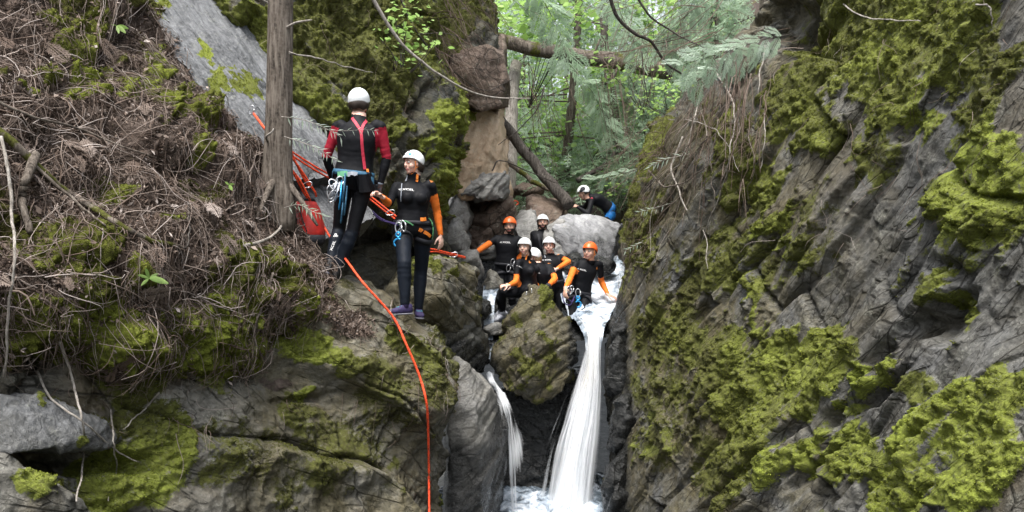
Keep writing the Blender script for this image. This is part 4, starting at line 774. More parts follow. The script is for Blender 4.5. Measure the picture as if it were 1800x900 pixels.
    e((0, .092, -.024), (.015, .018, .014)); hb.tube([Lh(0, .074, .022), Lh(0, .092, -.006), Lh(0, .100, -.022)], np.array([.009, .010, .011]) * k, 8); e((0, .078, -.060), (.024, .014, .008)); e((0, .076, -.071), (.020, .013, .009))
    e((.075, -.008, -.012), (.011, .022, .032)); e((-.075, -.008, -.012), (.011, .022, .032)); hb.tube([Lh(0, -.005, -.04), Lh(0, -.02, -.10), Lh(0, -.03, -.165)], np.array([.055, .052, .055]) * k, 14)
    hv, hf = remesh(hb, 0.0055 if near else .0085, 2, .45)
    loc = (hv - hc) @ HM / k
    for sx in (-1, 1):
        r2 = ((loc - np.array([sx * .031, .080, .006])) ** 2).sum(1); hv = hv - (HM[:, 1] * k)[None] * (.0085 * np.exp(-r2 / .014 ** 2))[:, None]
    r2 = ((loc[:, 1] - .085) / .03) ** 2 + ((loc[:, 2] + .0655) / .0025) ** 2 + (loc[:, 0] / .022) ** 2; hv = hv - (HM[:, 1] * k)[None] * (.004 * np.exp(-r2))[:, None]
    fl = ((hv[hf].mean(1)) - hc) @ HM / k
    hs = np.where((np.abs(fl[:, 2] + .0655) < .0115) & (np.abs(fl[:, 0]) < .024) & (fl[:, 1] > .072), 4, 2)
    hs = np.where((fl[:, 2] < -.125), g.get('neckslot', 0), hs)
    join(hv, hf, hs)
    base = np.array([pel[0], pel[1], min(J['anl'][2], J['anr'][2]) - .08 * s]); root = empty('person', base)
    tag(root, g['label'], 'person', g.get('group'))
    v = np.concatenate(VV); f = np.concatenate(FF)
    body = link('body', np_mesh('body', v - base, f, None, True, mats=mats, midx=np.concatenate(SS)), root)
    bvh = BVHTree.FromPolygons([V(x) for x in v], f.tolist())
    F = Patch(); F.root = root; F.tf = tf; F.bvh = bvh; F.Lh = Lh; F.HM = HM; F.J = J; F.s = s; F.k = k; F.base = base; F.fw = fw1; F.A1 = A1; F.up = up; F.v = v; F.f = f
    # eyes, brows, hair
    if g.get('face', True):
        for sx in (-1, 1):
            b = MB(); b.ell(Lh(sx * .031, .0725, .006), (.0115 * k,) * 3, None, 12, 8); ey = b.build('eye', M['eye'], root)
            b = MB(); b.ell(Lh(sx * .031 + -g.get('look', 0), .0815, .006), (.0058 * k, .0058 * k, .0058 * k), None, 10, 6); b.build('iris', M['iris'], ey)
            b = MB(); b.tube([Lh(sx * .014, .089, .024), Lh(sx * .032, .087, .030), Lh(sx * .050, .074, .024)], [.004 * k, .0045 * k, .003 * k], 6, flat=.6); b.build('eyebrow', g.get('hair', M['hair_d']), root)
    if g.get('beard'):
        m = (fl[:, 2] < -.040) & (fl[:, 1] > -.01) & (fl[:, 2] > -.118) & ~((np.abs(fl[:, 2] + .0655) < .010) & (np.abs(fl[:, 0]) < .024)) & ((fl[:, 2] < -.072) | (np.abs(fl[:, 0]) > .030) | ((fl[:, 2] < -.047) & (np.abs(fl[:, 0]) < .026)))
        ff = hf[m]; u, inv = np.unique(ff.ravel(), return_inverse=True); hn = nrm(hv[u] - Lh(0, 0, -.04)); link('beard', np_mesh('beard', hv[u] + hn * .0035 * k + hn * (.002 * perlin(hv[u] * 160))[:, None] - base, inv.reshape(ff.shape), g.get('hair', M['hair_d']), True), root)
    b = MB(); hairl = g.get('hairlen', .04)
    for i in range(26):                                                    # hair that shows under the helmet's edge
        an_ = R(95 + i * 170 / 25) ; x, y = .076 * math.cos(an_ + R(90) - R(90)), -.012 - .094 * abs(math.sin(an_)) * .95
        x = .078 * math.cos(R(180) * i / 25); y = -.012 - .094 * math.sin(R(180) * i / 25)
        z0 = .02; z1 = -.02 - hairl * (.7 + .3 * math.sin(R(180) * i / 25)) + .008 * math.sin(i * 7)
        b.tube([Lh(x, y, z0), Lh(x * 1.06, y * 1.04, (z0 + z1) / 2), Lh(x * .97, y * .98, z1)], np.array([.013, .013, .006]) * k, 6)
    b.build('hair', g.get('hair', M['hair_d']), root)
    if g.get('tail'):
        b = MB()
        for i in range(7): b.tube(smooth_path([Lh(.01 * (i - 3), -.10, -.03), Lh(.012 * (i - 3) + -g['tail'] * .03, -.115, -.09), Lh(.008 * (i - 3) + -g['tail'] * .06, -.09, -.17 - .01 * (i % 3))], 8), np.linspace(.011, .004, 8) * k, 6)
        b.build('ponytail', g.get('hair', M['hair_d']), root)
    # helmet
    nph, nth = 40, 16; ph = np.arange(nph) * 2 * np.pi / nph; t = np.linspace(0, 1, nth); c = np.cos(ph - np.pi / 2)   # c = 1 at the front
    thm = np.interp(c, [-1, -.4, 0, .5, 1], [125, 114, 101, 82, 76]); th = R(1) * t[:, None] * thm[None]
    rim = 1 + .035 * sstep(.86, 1, t)[:, None] + .012 * np.sin(ph * 2) * sstep(.3, .8, t)[:, None]
    rid = 1 + .012 * (np.abs(((ph * 9 / np.pi) % 2) - 1) > .75) * sstep(.2, .35, t)[:, None] * sstep(.8, .7, t)[:, None]
    sh_ = lambda q: np.stack([np.sin(th) * np.cos(ph) * .0985 * rim * rid * q, np.sin(th) * np.sin(ph) * .118 * rim * rid * q - .008, np.cos(th) * .108 * q + .030 - .004 * t[:, None]], -1).reshape(-1, 3)
    o_, i_ = sh_(1.0), sh_(.93); f1 = []; 
    for r_ in range(nth - 1):
        for q in range(nph): f1.append([r_ * nph + q, r_ * nph + (q + 1) % nph, (r_ + 1) * nph + (q + 1) % nph, (r_ + 1) * nph + q])
    f1 = np.array(f1); N_ = nth * nph; e_ = (nth - 1) * nph; fr = np.array([[e_ + q, e_ + (q + 1) % nph, N_ + e_ + (q + 1) % nph, N_ + e_ + q] for q in range(nph)])
    hv_ = np.concatenate([o_, i_]) * k; hv_ = hv_ @ HM.T + hc
    mi = np.concatenate([np.zeros(len(f1)), np.ones(len(f1)), np.zeros(len(fr))])
    helm = link('helmet', np_mesh('helmet', hv_ - base, np.concatenate([f1, f1[:, ::-1] + N_, fr]), None, True, mats=[g['helm'], M['helm_in']], midx=mi), root)
    if g.get('helm_label'): helm['label'] = g['helm_label']
    F.helm = helm
    hp = lambda x, y, z: Lh(x, y, z)
    b = MB()
    for sx in (-1, 1):
        b.tube(smooth_path([hp(sx * .088, .035, .01), hp(sx * .078, .022, -.05), hp(sx * .05, .035, -.105), hp(0, .050, -.118)], 10), .0055 * k, 6, flat=.35); b.tube(smooth_path([hp(sx * .085, -.05, -.005), hp(sx * .080, .0, -.045), hp(sx * .076, .022, -.06)], 8), .005 * k, 6, flat=.35)
    b.build('chin_strap', g.get('strap', M['web']), helm)
    def dot(name, az, el, r, mat, ar=1.0, dz=0.003):                       # a sticker on the shell
        a_, e2 = R(-az), R(el); q = np.array([math.cos(e2) * math.sin(a_) * .0985, math.cos(e2) * math.cos(a_) * .118 - .008, math.sin(e2) * .108 + .030]); nn = nrm(np.array([math.cos(e2) * math.sin(a_), math.cos(e2) * math.cos(a_), math.sin(e2)]))
        t1 = nrm(np.cross([0, 0, 1.], nn)); t2 = np.cross(nn, t1); bb = MB(); bb.ell(q * k @ HM.T + hc, np.array([r * ar, r, .0045]) * k, HM @ np.stack([t1, t2, nn], 1), 12, 6); bb.build(name, mat, helm)
    for st in g.get('stickers', []): dot('sticker', *st[:3], M[st[3]], st[4] if len(st) > 4 else 1.0)
    for az in (-40, 0, 40, 140, 180, 220): dot('vent', az, 62, .009, M['helm_in'], .45)
    # shoes
    for sd in 'lr':
        if g.get('noshoes'): break
        an = J['an' + sd]; td = nrm(J['toe' + sd] - an); upv = nrm(J['kn' + sd] - an); fd = nrm(td - upv * (td @ upv) * .8); sdv = nrm(np.cross(fd, upv)); u2 = np.cross(sdv, fd); q = .93 * s if fem else s
        ctr = an - u2 * .045 * q; rr_ = []
        for (y, w_, h_, z) in ((-.075, .018, .022, .0), (-.068, .033, .045, .012), (-.03, .038, .058, .02), (.02, .040, .052, .012), (.07, .043, .038, .0), (.12, .047, .030, -.008), (.165, .040, .024, -.012), (.185, .02, .014, -.016)):
            rr_.append(ring(ctr + fd * y * q + u2 * z * q, sdv, u2, w_ * q, h_ * q, 16, 2.6))
        b = MB(); b.loft(rr_); b.tube([an - u2 * .02 * q, an + upv * .05 * q, an + upv * .09 * q], np.array([.045, .044, .043]) * q, 14)
        shoe = b.build('shoe', g.get('shoe', M['shoe_k']), root)
        b = MB(); zz = -.040; b.loft([ring(ctr + fd * y * q + u2 * (zz) * q, sdv, u2, w_ * q, .010 * q, 14, 3) for y, w_ in ((-.080, .025), (-.06, .038), (.0, .040), (.07, .046), (.125, .050), (.17, .042), (.192, .02))]); b.build('sole', M['sole'], shoe)
        if g.get('lace'):
            b = MB()
            for y in (.02, .05, .08): b.tube([ctr + fd * y * q + u2 * (.055 - .28 * y) * q + sdv * x * q for x in (-.03, 0, .03)], .004 * q, 6)
            b.build('lace', M['teal'], shoe)
    return F
def cast(F, px, py):
    d = V(P(px, py, 1)).normalized(); r = F.bvh.ray_cast(Vector((0, 0, 0)), d)
    if r[0] is None:
        q = F.bvh.find_nearest(V(P(px, py, np.linalg.norm(F.base[:2]))) ); return np.array(q[0]), np.array(q[1])
    n = np.array(r[1]); return np.array(r[0]), n if n @ np.array(d) < 0 else -n
def strip_on(F, pix, width, name, mat, parent=None, off=.004, n=26):
    """webbing laid on the body along a line seen in the photograph"""
    pp = smooth_path(np.array([(x, y, 0) for x, y in pix], float), n); c = []; nn = []
    for x, y, _ in pp:
        a, b = cast(F, x, y); c.append(a); nn.append(b)
    c = np.array(c); nn = np.array(nn); c = c + nn * off; c[1:-1] = .25 * c[:-2] + .5 * c[1:-1] + .25 * c[2:]; T = nrm(np.gradient(c, axis=0)); S = nrm(np.cross(T, nn)); h = width / 2
    rows = np.stack([c - S * h - nn * .004, c - S * h + nn * .002, c + S * h + nn * .002, c + S * h - nn * .004], 1)
    b = MB(); b.loft(rows); return b.build(name, mat, parent or F.root, smooth=False)
def belt(F, t, wd, mat, name='harness_belt', off=.010, tilt=0):
    rs = []
    for q, o in ((t - wd / 2, 0), (t - wd / 2, off), (t + wd / 2, off), (t + wd / 2, 0)):
        c, a, f, w, d = F.tf(q); rs.append(ring(c, a, f, w + o * F.s, d + o * F.s, 32))
    rs.append(rs[0]); rs = np.array(rs); n = 32; b = MB(); i = np.arange(4)[:, None] * n; j = np.arange(n)[None]; k = (j + 1) % n
    b.add(rs.reshape(-1, 3), np.stack([i + j, i + k, i + n + k, i + n + j], -1).reshape(-1, 4)); return b.build(name, mat, F.root)
def leg_loop(F, sd, t, mat, r=.100, tilt=.35):
    hi, kn = F.J['hi' + sd], F.J['kn' + sd]; d = nrm(kn - hi); c = hi + (kn - hi) * t; ax = nrm(d + F.up * -tilt * .0 + F.A1 * (tilt if sd == 'r' else -tilt) * .8); a = nrm(np.cross(ax, F.fw)); f = np.cross(a, ax); b = MB(); rs = []
    for q, o in ((-.02, -.012), (-.02, .004), (.02, .004), (.02, -.012), (-.02, -.012)): rs.append(ring(c + ax * q * F.s, a, f, (r + o) * F.s, (r + o) * F.s, 28, 2.0))
    rs = np.array(rs); n = 28; i = np.arange(4)[:, None] * n; j = np.arange(n)[None]; k = (j + 1) % n; b.add(rs.reshape(-1, 3), np.stack([i + j, i + k, i + n + k, i + n + j], -1).reshape(-1, 4)); return b.build('leg_loop', mat, F.root)
def carabiner_mb(c, up, nv, s=1.0, b=None):
    up = nrm(np.asarray(up, float)); sd = nrm(np.cross(up, nv)); th = np.linspace(0, 2 * np.pi, 22); b = b or MB()
    b.tube([c + up * math.sin(a) * .052 * s + sd * math.cos(a) * (.027 + .006 * math.sin(a)) * s for a in th], .0056 * s, 7); b.tube([c + up * .02 * s + sd * .03 * s, c - up * .02 * s + sd * .028 * s], .008 * s, 7); return b
def carabiner(F, c, up, nv, mat='steel', s=1.0):
    return carabiner_mb(c, up, nv, s).build('carabiner', M[mat], F.root)
def figure_eight(c, up, nv, s, label, group=None):
    """descender: a small ring over a large one, hung from a steel carabiner"""
    up = nrm(np.asarray(up, float)); sd = nrm(np.cross(up, nv)); root = empty('descender', c - up * .09 * s); tag(root, label, 'descender', group); th = np.linspace(0, 2 * np.pi, 26)
    b = MB(); b.tube([c - up * .045 * s + (up * math.sin(a) + sd * math.cos(a)) * .036 * s for a in th], .0095 * s, 8); b.tube([c + up * .028 * s + (up * math.sin(a) + sd * math.cos(a)) * .020 * s for a in th], .0095 * s, 8); b.tube([c - up * .012 * s, c + up * .012 * s], .011 * s, 8); b.build('eight_ring', M['blue'], root)
    carabiner_mb(c + up * .085 * s, up, nv, s).build('carabiner', M['steel'], root); return root
_txt = {}
def text_mesh(t):
    if t not in _txt:
        cu = bpy.data.curves.new('txt', 'FONT'); cu.body = t; cu.size = 1; cu.offset = .012; o = bpy.data.objects.new('txt', cu); COL.objects.link(o); me = eval_mods(o)
        bm = bmesh.new(); bm.from_mesh(me); bmesh.ops.triangulate(bm, faces=bm.faces); bmesh.ops.subdivide_edges(bm, edges=[e for e in bm.edges if e.calc_length() > .15], cuts=2); bmesh.ops.triangulate(bm, faces=bm.faces)
        v = np.array([q.co[:] for q in bm.verts])[:, :2]; f = np.array([[q.index for q in p.verts] for p in bm.faces]); bm.free(); bpy.data.objects.remove(o); _txt[t] = (v - [(v[:, 0].min() + v[:, 0].max()) / 2, (v[:, 1].min() + v[:, 1].max()) / 2], f)
    return _txt[t]
def printed(F, shape, px, py, width, ang, mat, name='printed_logo', asp=1.0):
    """flat print laid on the suit where the photograph shows it"""
    v, f = shape; sc = width / (v[:, 0].max() - v[:, 0].min()); c, n = cast(F, px, py); t1 = nrm(np.cross([0, 0, 1.], n)); t1 = nrm(np.cross(np.array([0, 0, 1.]), n)); 
    if t1[0] < 0: t1 = -t1
    t2 = np.cross(n, t1); t2 = t2 if t2[2] > 0 else -t2; a = R(ang); u1 = math.cos(a) * t1 + math.sin(a) * t2; u2 = -math.sin(a) * t1 + math.cos(a) * t2; out = []
    for x, y in v:
        q = c + (u1 * x + u2 * y * asp) * sc; r = F.bvh.ray_cast(V(q + n * .08), V(-n), .2)
        out.append(np.array(r[0]) + n * .0035 if r[0] is not None else q + n * .003)
    b = MB(); b.add(out, f); return b.build(name, M[mat], F.root, smooth=False)
def logo_shape():
    v, f = text_mesh('XCEL'); v = v * [1.5, 1.0]; x0 = v[:, 0].min() - .25; b = []; fs = []; m = len(v); q = []
    for sgn in (1, -1):                                                     # pointed emblem before the letters
        k = len(q); q += [(x0 - .95, 0), (x0 - .35, sgn * .33), (x0 - .02, sgn * .30), (x0 - .35, sgn * .16), (x0 - .62, 0)]; fs += [[m + k, m + k + 1, m + k + 4], [m + k + 1, m + k + 3, m + k + 4], [m + k + 1, m + k + 2, m + k + 3]]
    k = len(q); q += [(x0 - .35, .09), (x0 - .10, 0), (x0 - .35, -.09), (x0 - .5, 0)]; fs += [[m + k, m + k + 1, m + k + 2], [m + k, m + k + 2, m + k + 3]]
    v = np.concatenate([v, q]); f = np.concatenate([f, fs]); return v - [(v[:, 0].min() + v[:, 0].max()) / 2, 0], f
def trefoil():
    v = []; f = []
    for k in range(3):
        a0 = R(90 + 120 * k); c = np.array([math.cos(a0), math.sin(a0)]) * .55; m = len(v); n = 12
        for r in (.46, .26): v += [c + r * np.array([math.cos(2 * math.pi * i / n), math.sin(2 * math.pi * i / n)]) for i in range(n)]
        for i in range(n):
            j = (i + 1) % n; f += [[m + i, m + j, m + n + j], [m + i, m + n + j, m + n + i]]
    return np.array(v), np.array(f)
LOGO, TREF = logo_shape(), trefoil()
def pose(s, pel, che, hea, fem=False, **k):
    """joints from photograph pixels: pel and che are points; the rest (px, py, sign) found by bone length"""
    J = dict(pel=pel, che=che, hea=hea); lens = dict(el=.285, wr=.255, kn=.425, an=.41)
    for sd in 'lr':
        for a in ('sh', 'hi'):
            J[a + sd] = k[a + sd]
        for b, a in (('el', 'sh'), ('wr', 'el'), ('kn', 'hi'), ('an', 'kn')):
            q = k[b + sd]; J[b + sd] = reach(J[a + sd], q[0], q[1], lens[b] * s * (.95 if fem else 1), q[2]) if len(q) == 3 and isinstance(q, tuple) else np.array(q)
        q = k['toe' + sd]; J['toe' + sd] = J['an' + sd] + nrm(np.array(q, float)) * .2 * s
    return J
ORG = [('fa', -1, 9, 1)]                                                   # orange from the elbow down
# 1. man seen from behind, red sleeves
Y = 6.75
J = pose(1.0, P(621, 318, Y), P(631, 222, Y - .02), P(631, 181, Y + .05), shl=P(594, 224, Y + .02), shr=P(668, 224, Y - .02), hil=P(605, 326, Y), hir=P(640, 326, Y),
         ell=(572, 280, 1), wrl=(586, 318, 1), elr=(681, 283, 1), wrr=(668, 326, 1), knl=(596, 404, 1), anl=(578, 470, -1), knr=(620, 408, 1), anr=(592, 480, -1), toel=(-.1, .9, -.12), toer=(.15, .9, -.2))
F1 = person(dict(s=1.0, J=J, near=True, girth=1.10, legw=1.05, hside=(-1, -.05, 0), hfwd=(-.05, 1, -.05), helm=M['helm_w'], sleeve=M['red'], legs=M['suit_blue'], zone=[('ua', .02, 1.05, 1), ('fa', -1, .0, 1), ('sn', -1, 9, 3)], gloves=True, skin=M['skin'], hair=M['hair_d'], hairlen=.06, collar=1.2,
     handl=((.3, .9, -.1), (-.6, 0, .4), (0, 0, 1), .7), handr=((-.25, .5, -.5), (.7, .3, .3), (0, .6, .5), .9), strap=M['web'], shoe=M['shoe_k'], label='person seen from behind in black wetsuit with red sleeves and white helmet'))
for pix in ([(613, 199), (620, 209), (629, 222), (635, 234), (637, 262), (641, 298)], [(651, 203), (645, 211), (638, 222), (635, 234)]): strip_on(F1, pix, .026, 'back_strap', M['strap_red'], off=.006)
# 2. woman on the ledge
Y = 7.05
J = pose(.97, P(724, 404, Y), P(727, 326, Y), P(726, 287, Y - .03), True, shr=P(697, 330, Y - .03), shl=P(757, 328, Y + .03), hir=P(707, 412, Y - .04), hil=P(744, 408, Y + .03),
         elr=(683, 358, -1), wrr=(671, 346, -1), ell=(768, 372, 1), wrl=(775, 417, -1), knr=(711, 464, -1), anr=(712, 540, 1), knl=(740, 476, 1), anl=(735, 553, 1), toer=(-.85, -.5, -.10), toel=(.25, -.9, -.12))
F2 = person(dict(s=.97, J=J, near=True, fem=True, girth=1.10, legw=1.12, hside=(.68, .73, 0), hfwd=(-.73, -.68, -.04), helm=M['helm_w'], legs=M['suit_blue'], zone=[('fal', -1, 9, 1), ('ual', .30, 9, 1), ('far', .1, 9, 1), ('sn', -1, 9, 3), ('th', .3, 9, 3)], hair=M['hair_d'], hairlen=.07, collar=1.30, neckslot=0, skin=M['skin'],
     handr=((-.55, -.55, .35), (0, .3, .8), (.5, -.5, .4), .9), handl=((.08, -.05, -1), (.8, -.5, 0), (-.4, -.8, 0), .35), strap=M['strap_or'], shoe=M['shoe_p'], lace=True, look=-.004, stickers=[(38, 34, .019, 'teal', .9), (58, 26, .008, 'teal', 1.2), (-6, 30, .009, 'web', .8), (25, 56, .009, 'web', .9), (18, 26, .005, 'web')],
     label='person in black and orange wetsuit and white helmet standing on the mossy ledge'))
printed(F2, LOGO, 714, 333, .150, -2, 'print'); printed(F2, TREF, 758, 319, .040, 10, 'orange_print', 'shoulder_emblem')
strip_on(F2, [(707, 316), (706, 330), (705, 345), (705, 354)], .006, 'zip', M['pale_web'], off=.002)
for pix in ([(733, 306), (733, 314), (732, 320)],): strip_on(F2, pix, .022, 'strap_end', M['strap_or'], off=.008, n=8)
strip_on(F2, [(717, 309), (716, 314), (714, 319)], .014, 'zip_pull', M['pale_web'], off=.008, n=8)
belt(F2, .16, .085, M['web']); leg_loop(F2, 'r', .16, M['web']); leg_loop(F2, 'l', .16, M['web'])
strip_on(F2, [(738, 386), (742, 386), (747, 385)], .034, 'buckle', M['strap_or'], off=.016, n=6); strip_on(F2, [(736, 403), (739, 404), (742, 406)], .034, 'buckle', M['strap_or'], off=.014, n=6); strip_on(F2, [(745, 407), (750, 410), (755, 415)], .030, 'buckle', M['strap_or'], off=.014, n=6)
strip_on(F2, [(701, 394), (708, 389), (716, 390), (726, 396)], .012, 'gear_loop', M['green_cord'], off=.014); strip_on(F2, [(752, 384), (758, 392), (760, 405), (758, 420)], .010, 'gear_loop', M['green_cord'], off=.012)
c, n_ = cast(F2, 702, 397); carabiner(F2, c + n_ * .025, (0.3, 0, 1), n_); carabiner(F2, c + n_ * .04 + np.array([.05, 0, .0]), (-.3, 0, 1), n_)
figure_eight(P(700, 418, c[1] - .06), (0, .1, 1), (0, -1, 0), 1.05, 'blue figure eight descender hanging at the hip of the person on the ledge')
b = MB(); b.tube(smooth_path([P(655, 371, 6.95), P(664, 380, 6.85), P(678, 388, 6.85), P(700, 394, c[1] - .03)], 16), .007, 8); b.tube(smooth_path([P(656, 376, 6.95), P(668, 386, 6.86), P(684, 391, 6.85), P(701, 396, c[1] - .03)], 16), .006, 8); tag(b.build('sling', M['purple'], None, P(680, 388, 6.85)), 'purple cord sling stretched from the belt of the person on the ledge', 'sling')
# gear on the man's belt
belt(F1, .13, .10, M['web_blue'])
strip_on(F1, [(596, 307), (603, 306), (612, 306)], .05, 'pouch', M['green_pouch'], off=.02, n=8); strip_on(F1, [(612, 307), (620, 306), (628, 307)], .04, 'pouch', M['pale_web'], off=.02, n=8)
strip_on(F1, [(614, 318), (630, 322), (645, 322), (655, 318)], .16, 'seat_panel', M['suit'], off=.012, n=12)
strip_on(F1, [(644, 298), (645, 304)], .022, 'buckle', M['strap_or'], off=.02, n=4)
strip_on(F1, [(652, 312), (653, 325), (655, 335)], .03, 'harness_strap', M['web_blue'], off=.018, n=8); strip_on(F1, [(590, 300), (584, 315), (580, 340)], .022, 'harness_strap', M['web_blue'], off=.02, n=8)
for i, (x, y, w_, m_) in enumerate([(604, 340, .035, 'web_blue'), (598, 352, .03, 'blue'), (607, 362, .028, 'web_blue'), (601, 376, .03, 'web_blue')]):
    b = MB(); b.tube(smooth_path([P(x + 3, y - 34, 6.58), P(x + 1, y - 8, 6.50), P(x - 2, y + 16, 6.53)], 12), w_ * .55, 8, flat=.45); b.build('rope_coil', M[m_], F1.root)
for i, (x, y) in enumerate([(587, 326), (592, 334), (581, 338), (596, 322), (585, 345)]): carabiner(F1, P(x, y, 6.53 + .02 * (i % 2)), (.3 * (i - 2), 0, 1), (0.4, -1, 0), 'steel', 1.15)
for i, (x, y, l) in enumerate([(588, 316, 30), (593, 320, 34)]):
    b = MB(); b.tube(smooth_path([P(x + 4, y, 6.56), P(x, y + l * .5, 6.50), P(x - 5, y + l, 6.53)], 8), .012, 8, flat=.4); b.build('quickdraw', M['pale_web'], F1.root)
printed(F1, TREF, 590, 414, .042, 0, 'print', 'calf_emblem'); printed(F1, (text_mesh('XCEL')[0] * [1, .8], text_mesh('XCEL')[1]), 585, 432, .10, 75, 'print', 'calf_logo')
# 3. orange helmet, arm stretched out
Y = 11.0
J = pose(1.02, P(889, 470, Y), P(892, 418, Y), P(896, 397, Y - .03), shr=P(874, 420, Y), shl=P(912, 422, Y + .02), hir=P(879, 477, Y), hil=P(899, 477, Y),
         elr=(851, 434, -1), wrr=(834, 446, -1), ell=(919, 447, 1), wrl=(903, 462, -1), knr=(878, 524, -1), anr=(880, 572, 1), knl=(900, 524, -1), anl=(902, 572, 1), toer=(-.2, -1, -.2), toel=(.2, -1, -.2))
VEST = [('fa', -1, 9, 1), ('ua', .55, 9, 1)]
F3 = person(dict(s=1.02, J=J, hside=(.95, .2, 0), hfwd=(-.2, -.97, -.08), helm=M['helm_o'], zone=VEST, hair=M['hair_d'], beard=True, skin=M['skin_tan'], collar=1.14, hairlen=.02, handr=((-.7, .2, -.5), (-.3, -.5, .7), (0, -1, 0), .4), handl=((-.8, -.4, .1), (0, -1, .2), (0, 0, 1), .9), label='bearded person in orange helmet with one arm stretched out to the rock'))
printed(F3, LOGO, 888, 426, .160, -3, 'print'); belt(F3, .10, .09, M['web']); leg_loop(F3, 'r', .15, M['web']); leg_loop(F3, 'l', .15, M['web'])
for q in ((899, 462), (902, 466), (893, 470)): c, n_ = cast(F3, *q); carabiner(F3, c + n_ * .05, (.2, 0, 1), n_)
# 4. seated at the wedge boulder
Y = 9.75
J = pose(.95, P(931, 511, Y), P(925, 460, Y - .05), P(922, 434, Y - .09), True, shr=P(911, 463, Y - .16), shl=P(937, 464, Y + .06), hir=P(926, 513, Y - .10), hil=P(934, 515, Y + .06),
         elr=(907, 496, -1), wrr=(893, 502, -1), ell=(931, 494, -1), wrl=(899, 500, -1), knr=(882, 516, 1), anr=(880, 548, 1), knl=(878, 512, -1), anl=(884, 551, 1), toer=(-.8, -.55, -.18), toel=(-.8, -.5, -.2))
F4 = person(dict(s=.95, J=J, fem=True, hside=(.93, .36, 0), hfwd=(-.36, -.92, -.05), helm=M['helm_w'], zone=[('fa', -1, 9, 1), ('ua', .62, 9, 1), ('sn', -1, 9, 3), ('th', .0, 9, 3)], legs=M['suit'], hair=M['hair_d'], hairlen=.06, tail=.8, collar=1.2, skin=M['skin'], handr=((-.8, -.4, .0), (-.2, -.4, .8), (.2, -.5, .5), .9), handl=((-.9, -.2, -.1), (0, -.4, .8), (0, -.5, .5), .9), shoe=M['shoe_w'], stickers=[(10, 36, .009, 'teal'), (30, 48, .010, 'teal'), (48, 30, .009, 'teal'), (-15, 50, .007, 'teal'), (60, 50, .009, 'teal')], label='person in white helmet and white shoes seated at the wedge boulder'))
printed(F4, LOGO, 914, 469, .095, -22, 'print'); printed(F4, TREF, 931, 461, .042, 10, 'orange_print', 'shoulder_emblem'); strip_on(F4, [(926, 447), (925, 452), (924, 457)], .018, 'strap_end', M['strap_or'], off=.006, n=8)
# 5. bending behind the seated one
Y = 10.2
J = pose(.98, P(952, 512, Y), P(952, 470, Y - .04), P(937, 452, Y + .06), shr=P(938, 476, Y - .18), shl=P(966, 470, Y + .03), hir=P(944, 516, Y - .1), hil=P(960, 516, Y + .03),
         elr=(932, 500, -1), wrr=(926, 520, -1), ell=(976, 490, -1), wrl=(963, 503, -1), knr=(930, 520, -1), anr=(930, 560, 1), knl=(948, 522, -1), anl=(945, 564, 1), toer=(-.8, -.5, -.2), toel=(-.8, -.5, -.2))
F5 = person(dict(s=.98, J=J, hside=(.3, -.95, 0), hfwd=(-.93, -.3, -.25), helm=M['helm_w'], zone=[('fa', -1, 9, 1), ('ua', .70, 9, 1)], hair=M['hair_f'], hairlen=.08, collar=1.2, handr=((-.6, -.4, -.5), (-.5, 0, .5), (0, -.8, .3), .8), handl=((-.5, -.4, -.7), (.5, -.5, .3), (-.3, -.7, .5), .6), label='person in white helmet bending forward behind the seated one, face turned away'))
printed(F5, LOGO, 946, 480, .06, -5, 'print'); printed(F5, TREF, 965, 463, .038, 10, 'orange_print', 'shoulder_emblem')
c, n_ = F5.J['wrl'], 0; b = MB(); dv = nrm(F5.J['wrl'] - F5.J['ell']); b.tube([c - dv * .03, c + dv * .012], .036, 14); b.build('wrist_band', M['web'], F5.root); strip_on(F5, [(944, 497), (947, 500), (946, 504)], .018, 'strap_end', M['strap_or'], off=.008, n=6)
# 6. plain black suit at the back
Y = 11.7
J = pose(.98, P(952, 455, Y), P(953, 410, Y), P(954, 391, Y - .02), shr=P(938, 412, Y), shl=P(968, 412, Y), hir=P(944, 460, Y), hil=P(961, 460, Y),
         elr=(936, 442, 1), wrr=(944, 466, -1), ell=(974, 433, -1), wrl=(981, 443, -1), knr=(944, 505, -1), anr=(944, 548, 1), knl=(961, 505, -1), anl=(961, 548, 1), toer=(-.2, -1, -.2), toel=(.2, -1, -.2))
F6 = person(dict(s=.98, J=J, hside=(1, .05, 0), hfwd=(-.05, -1, .02), helm=M['helm_w'], zone=[], hair=M['hair_d'], beard=True, skin=M['skin_tan'], collar=1.14, hairlen=.07, handr=((.4, -.6, -.6), (-.5, -.5, 0), (.3, -.7, .3), .5), handl=((.25, -.6, -.6), (.2, -.4, .8), (-.8, -.4, 0), .5), label='person in plain black wetsuit and white helmet standing rearmost of the group'))
strip_on(F6, [(946, 412), (952, 436), (957, 412)], .03, 'vest_strap', M['web'], off=.012)
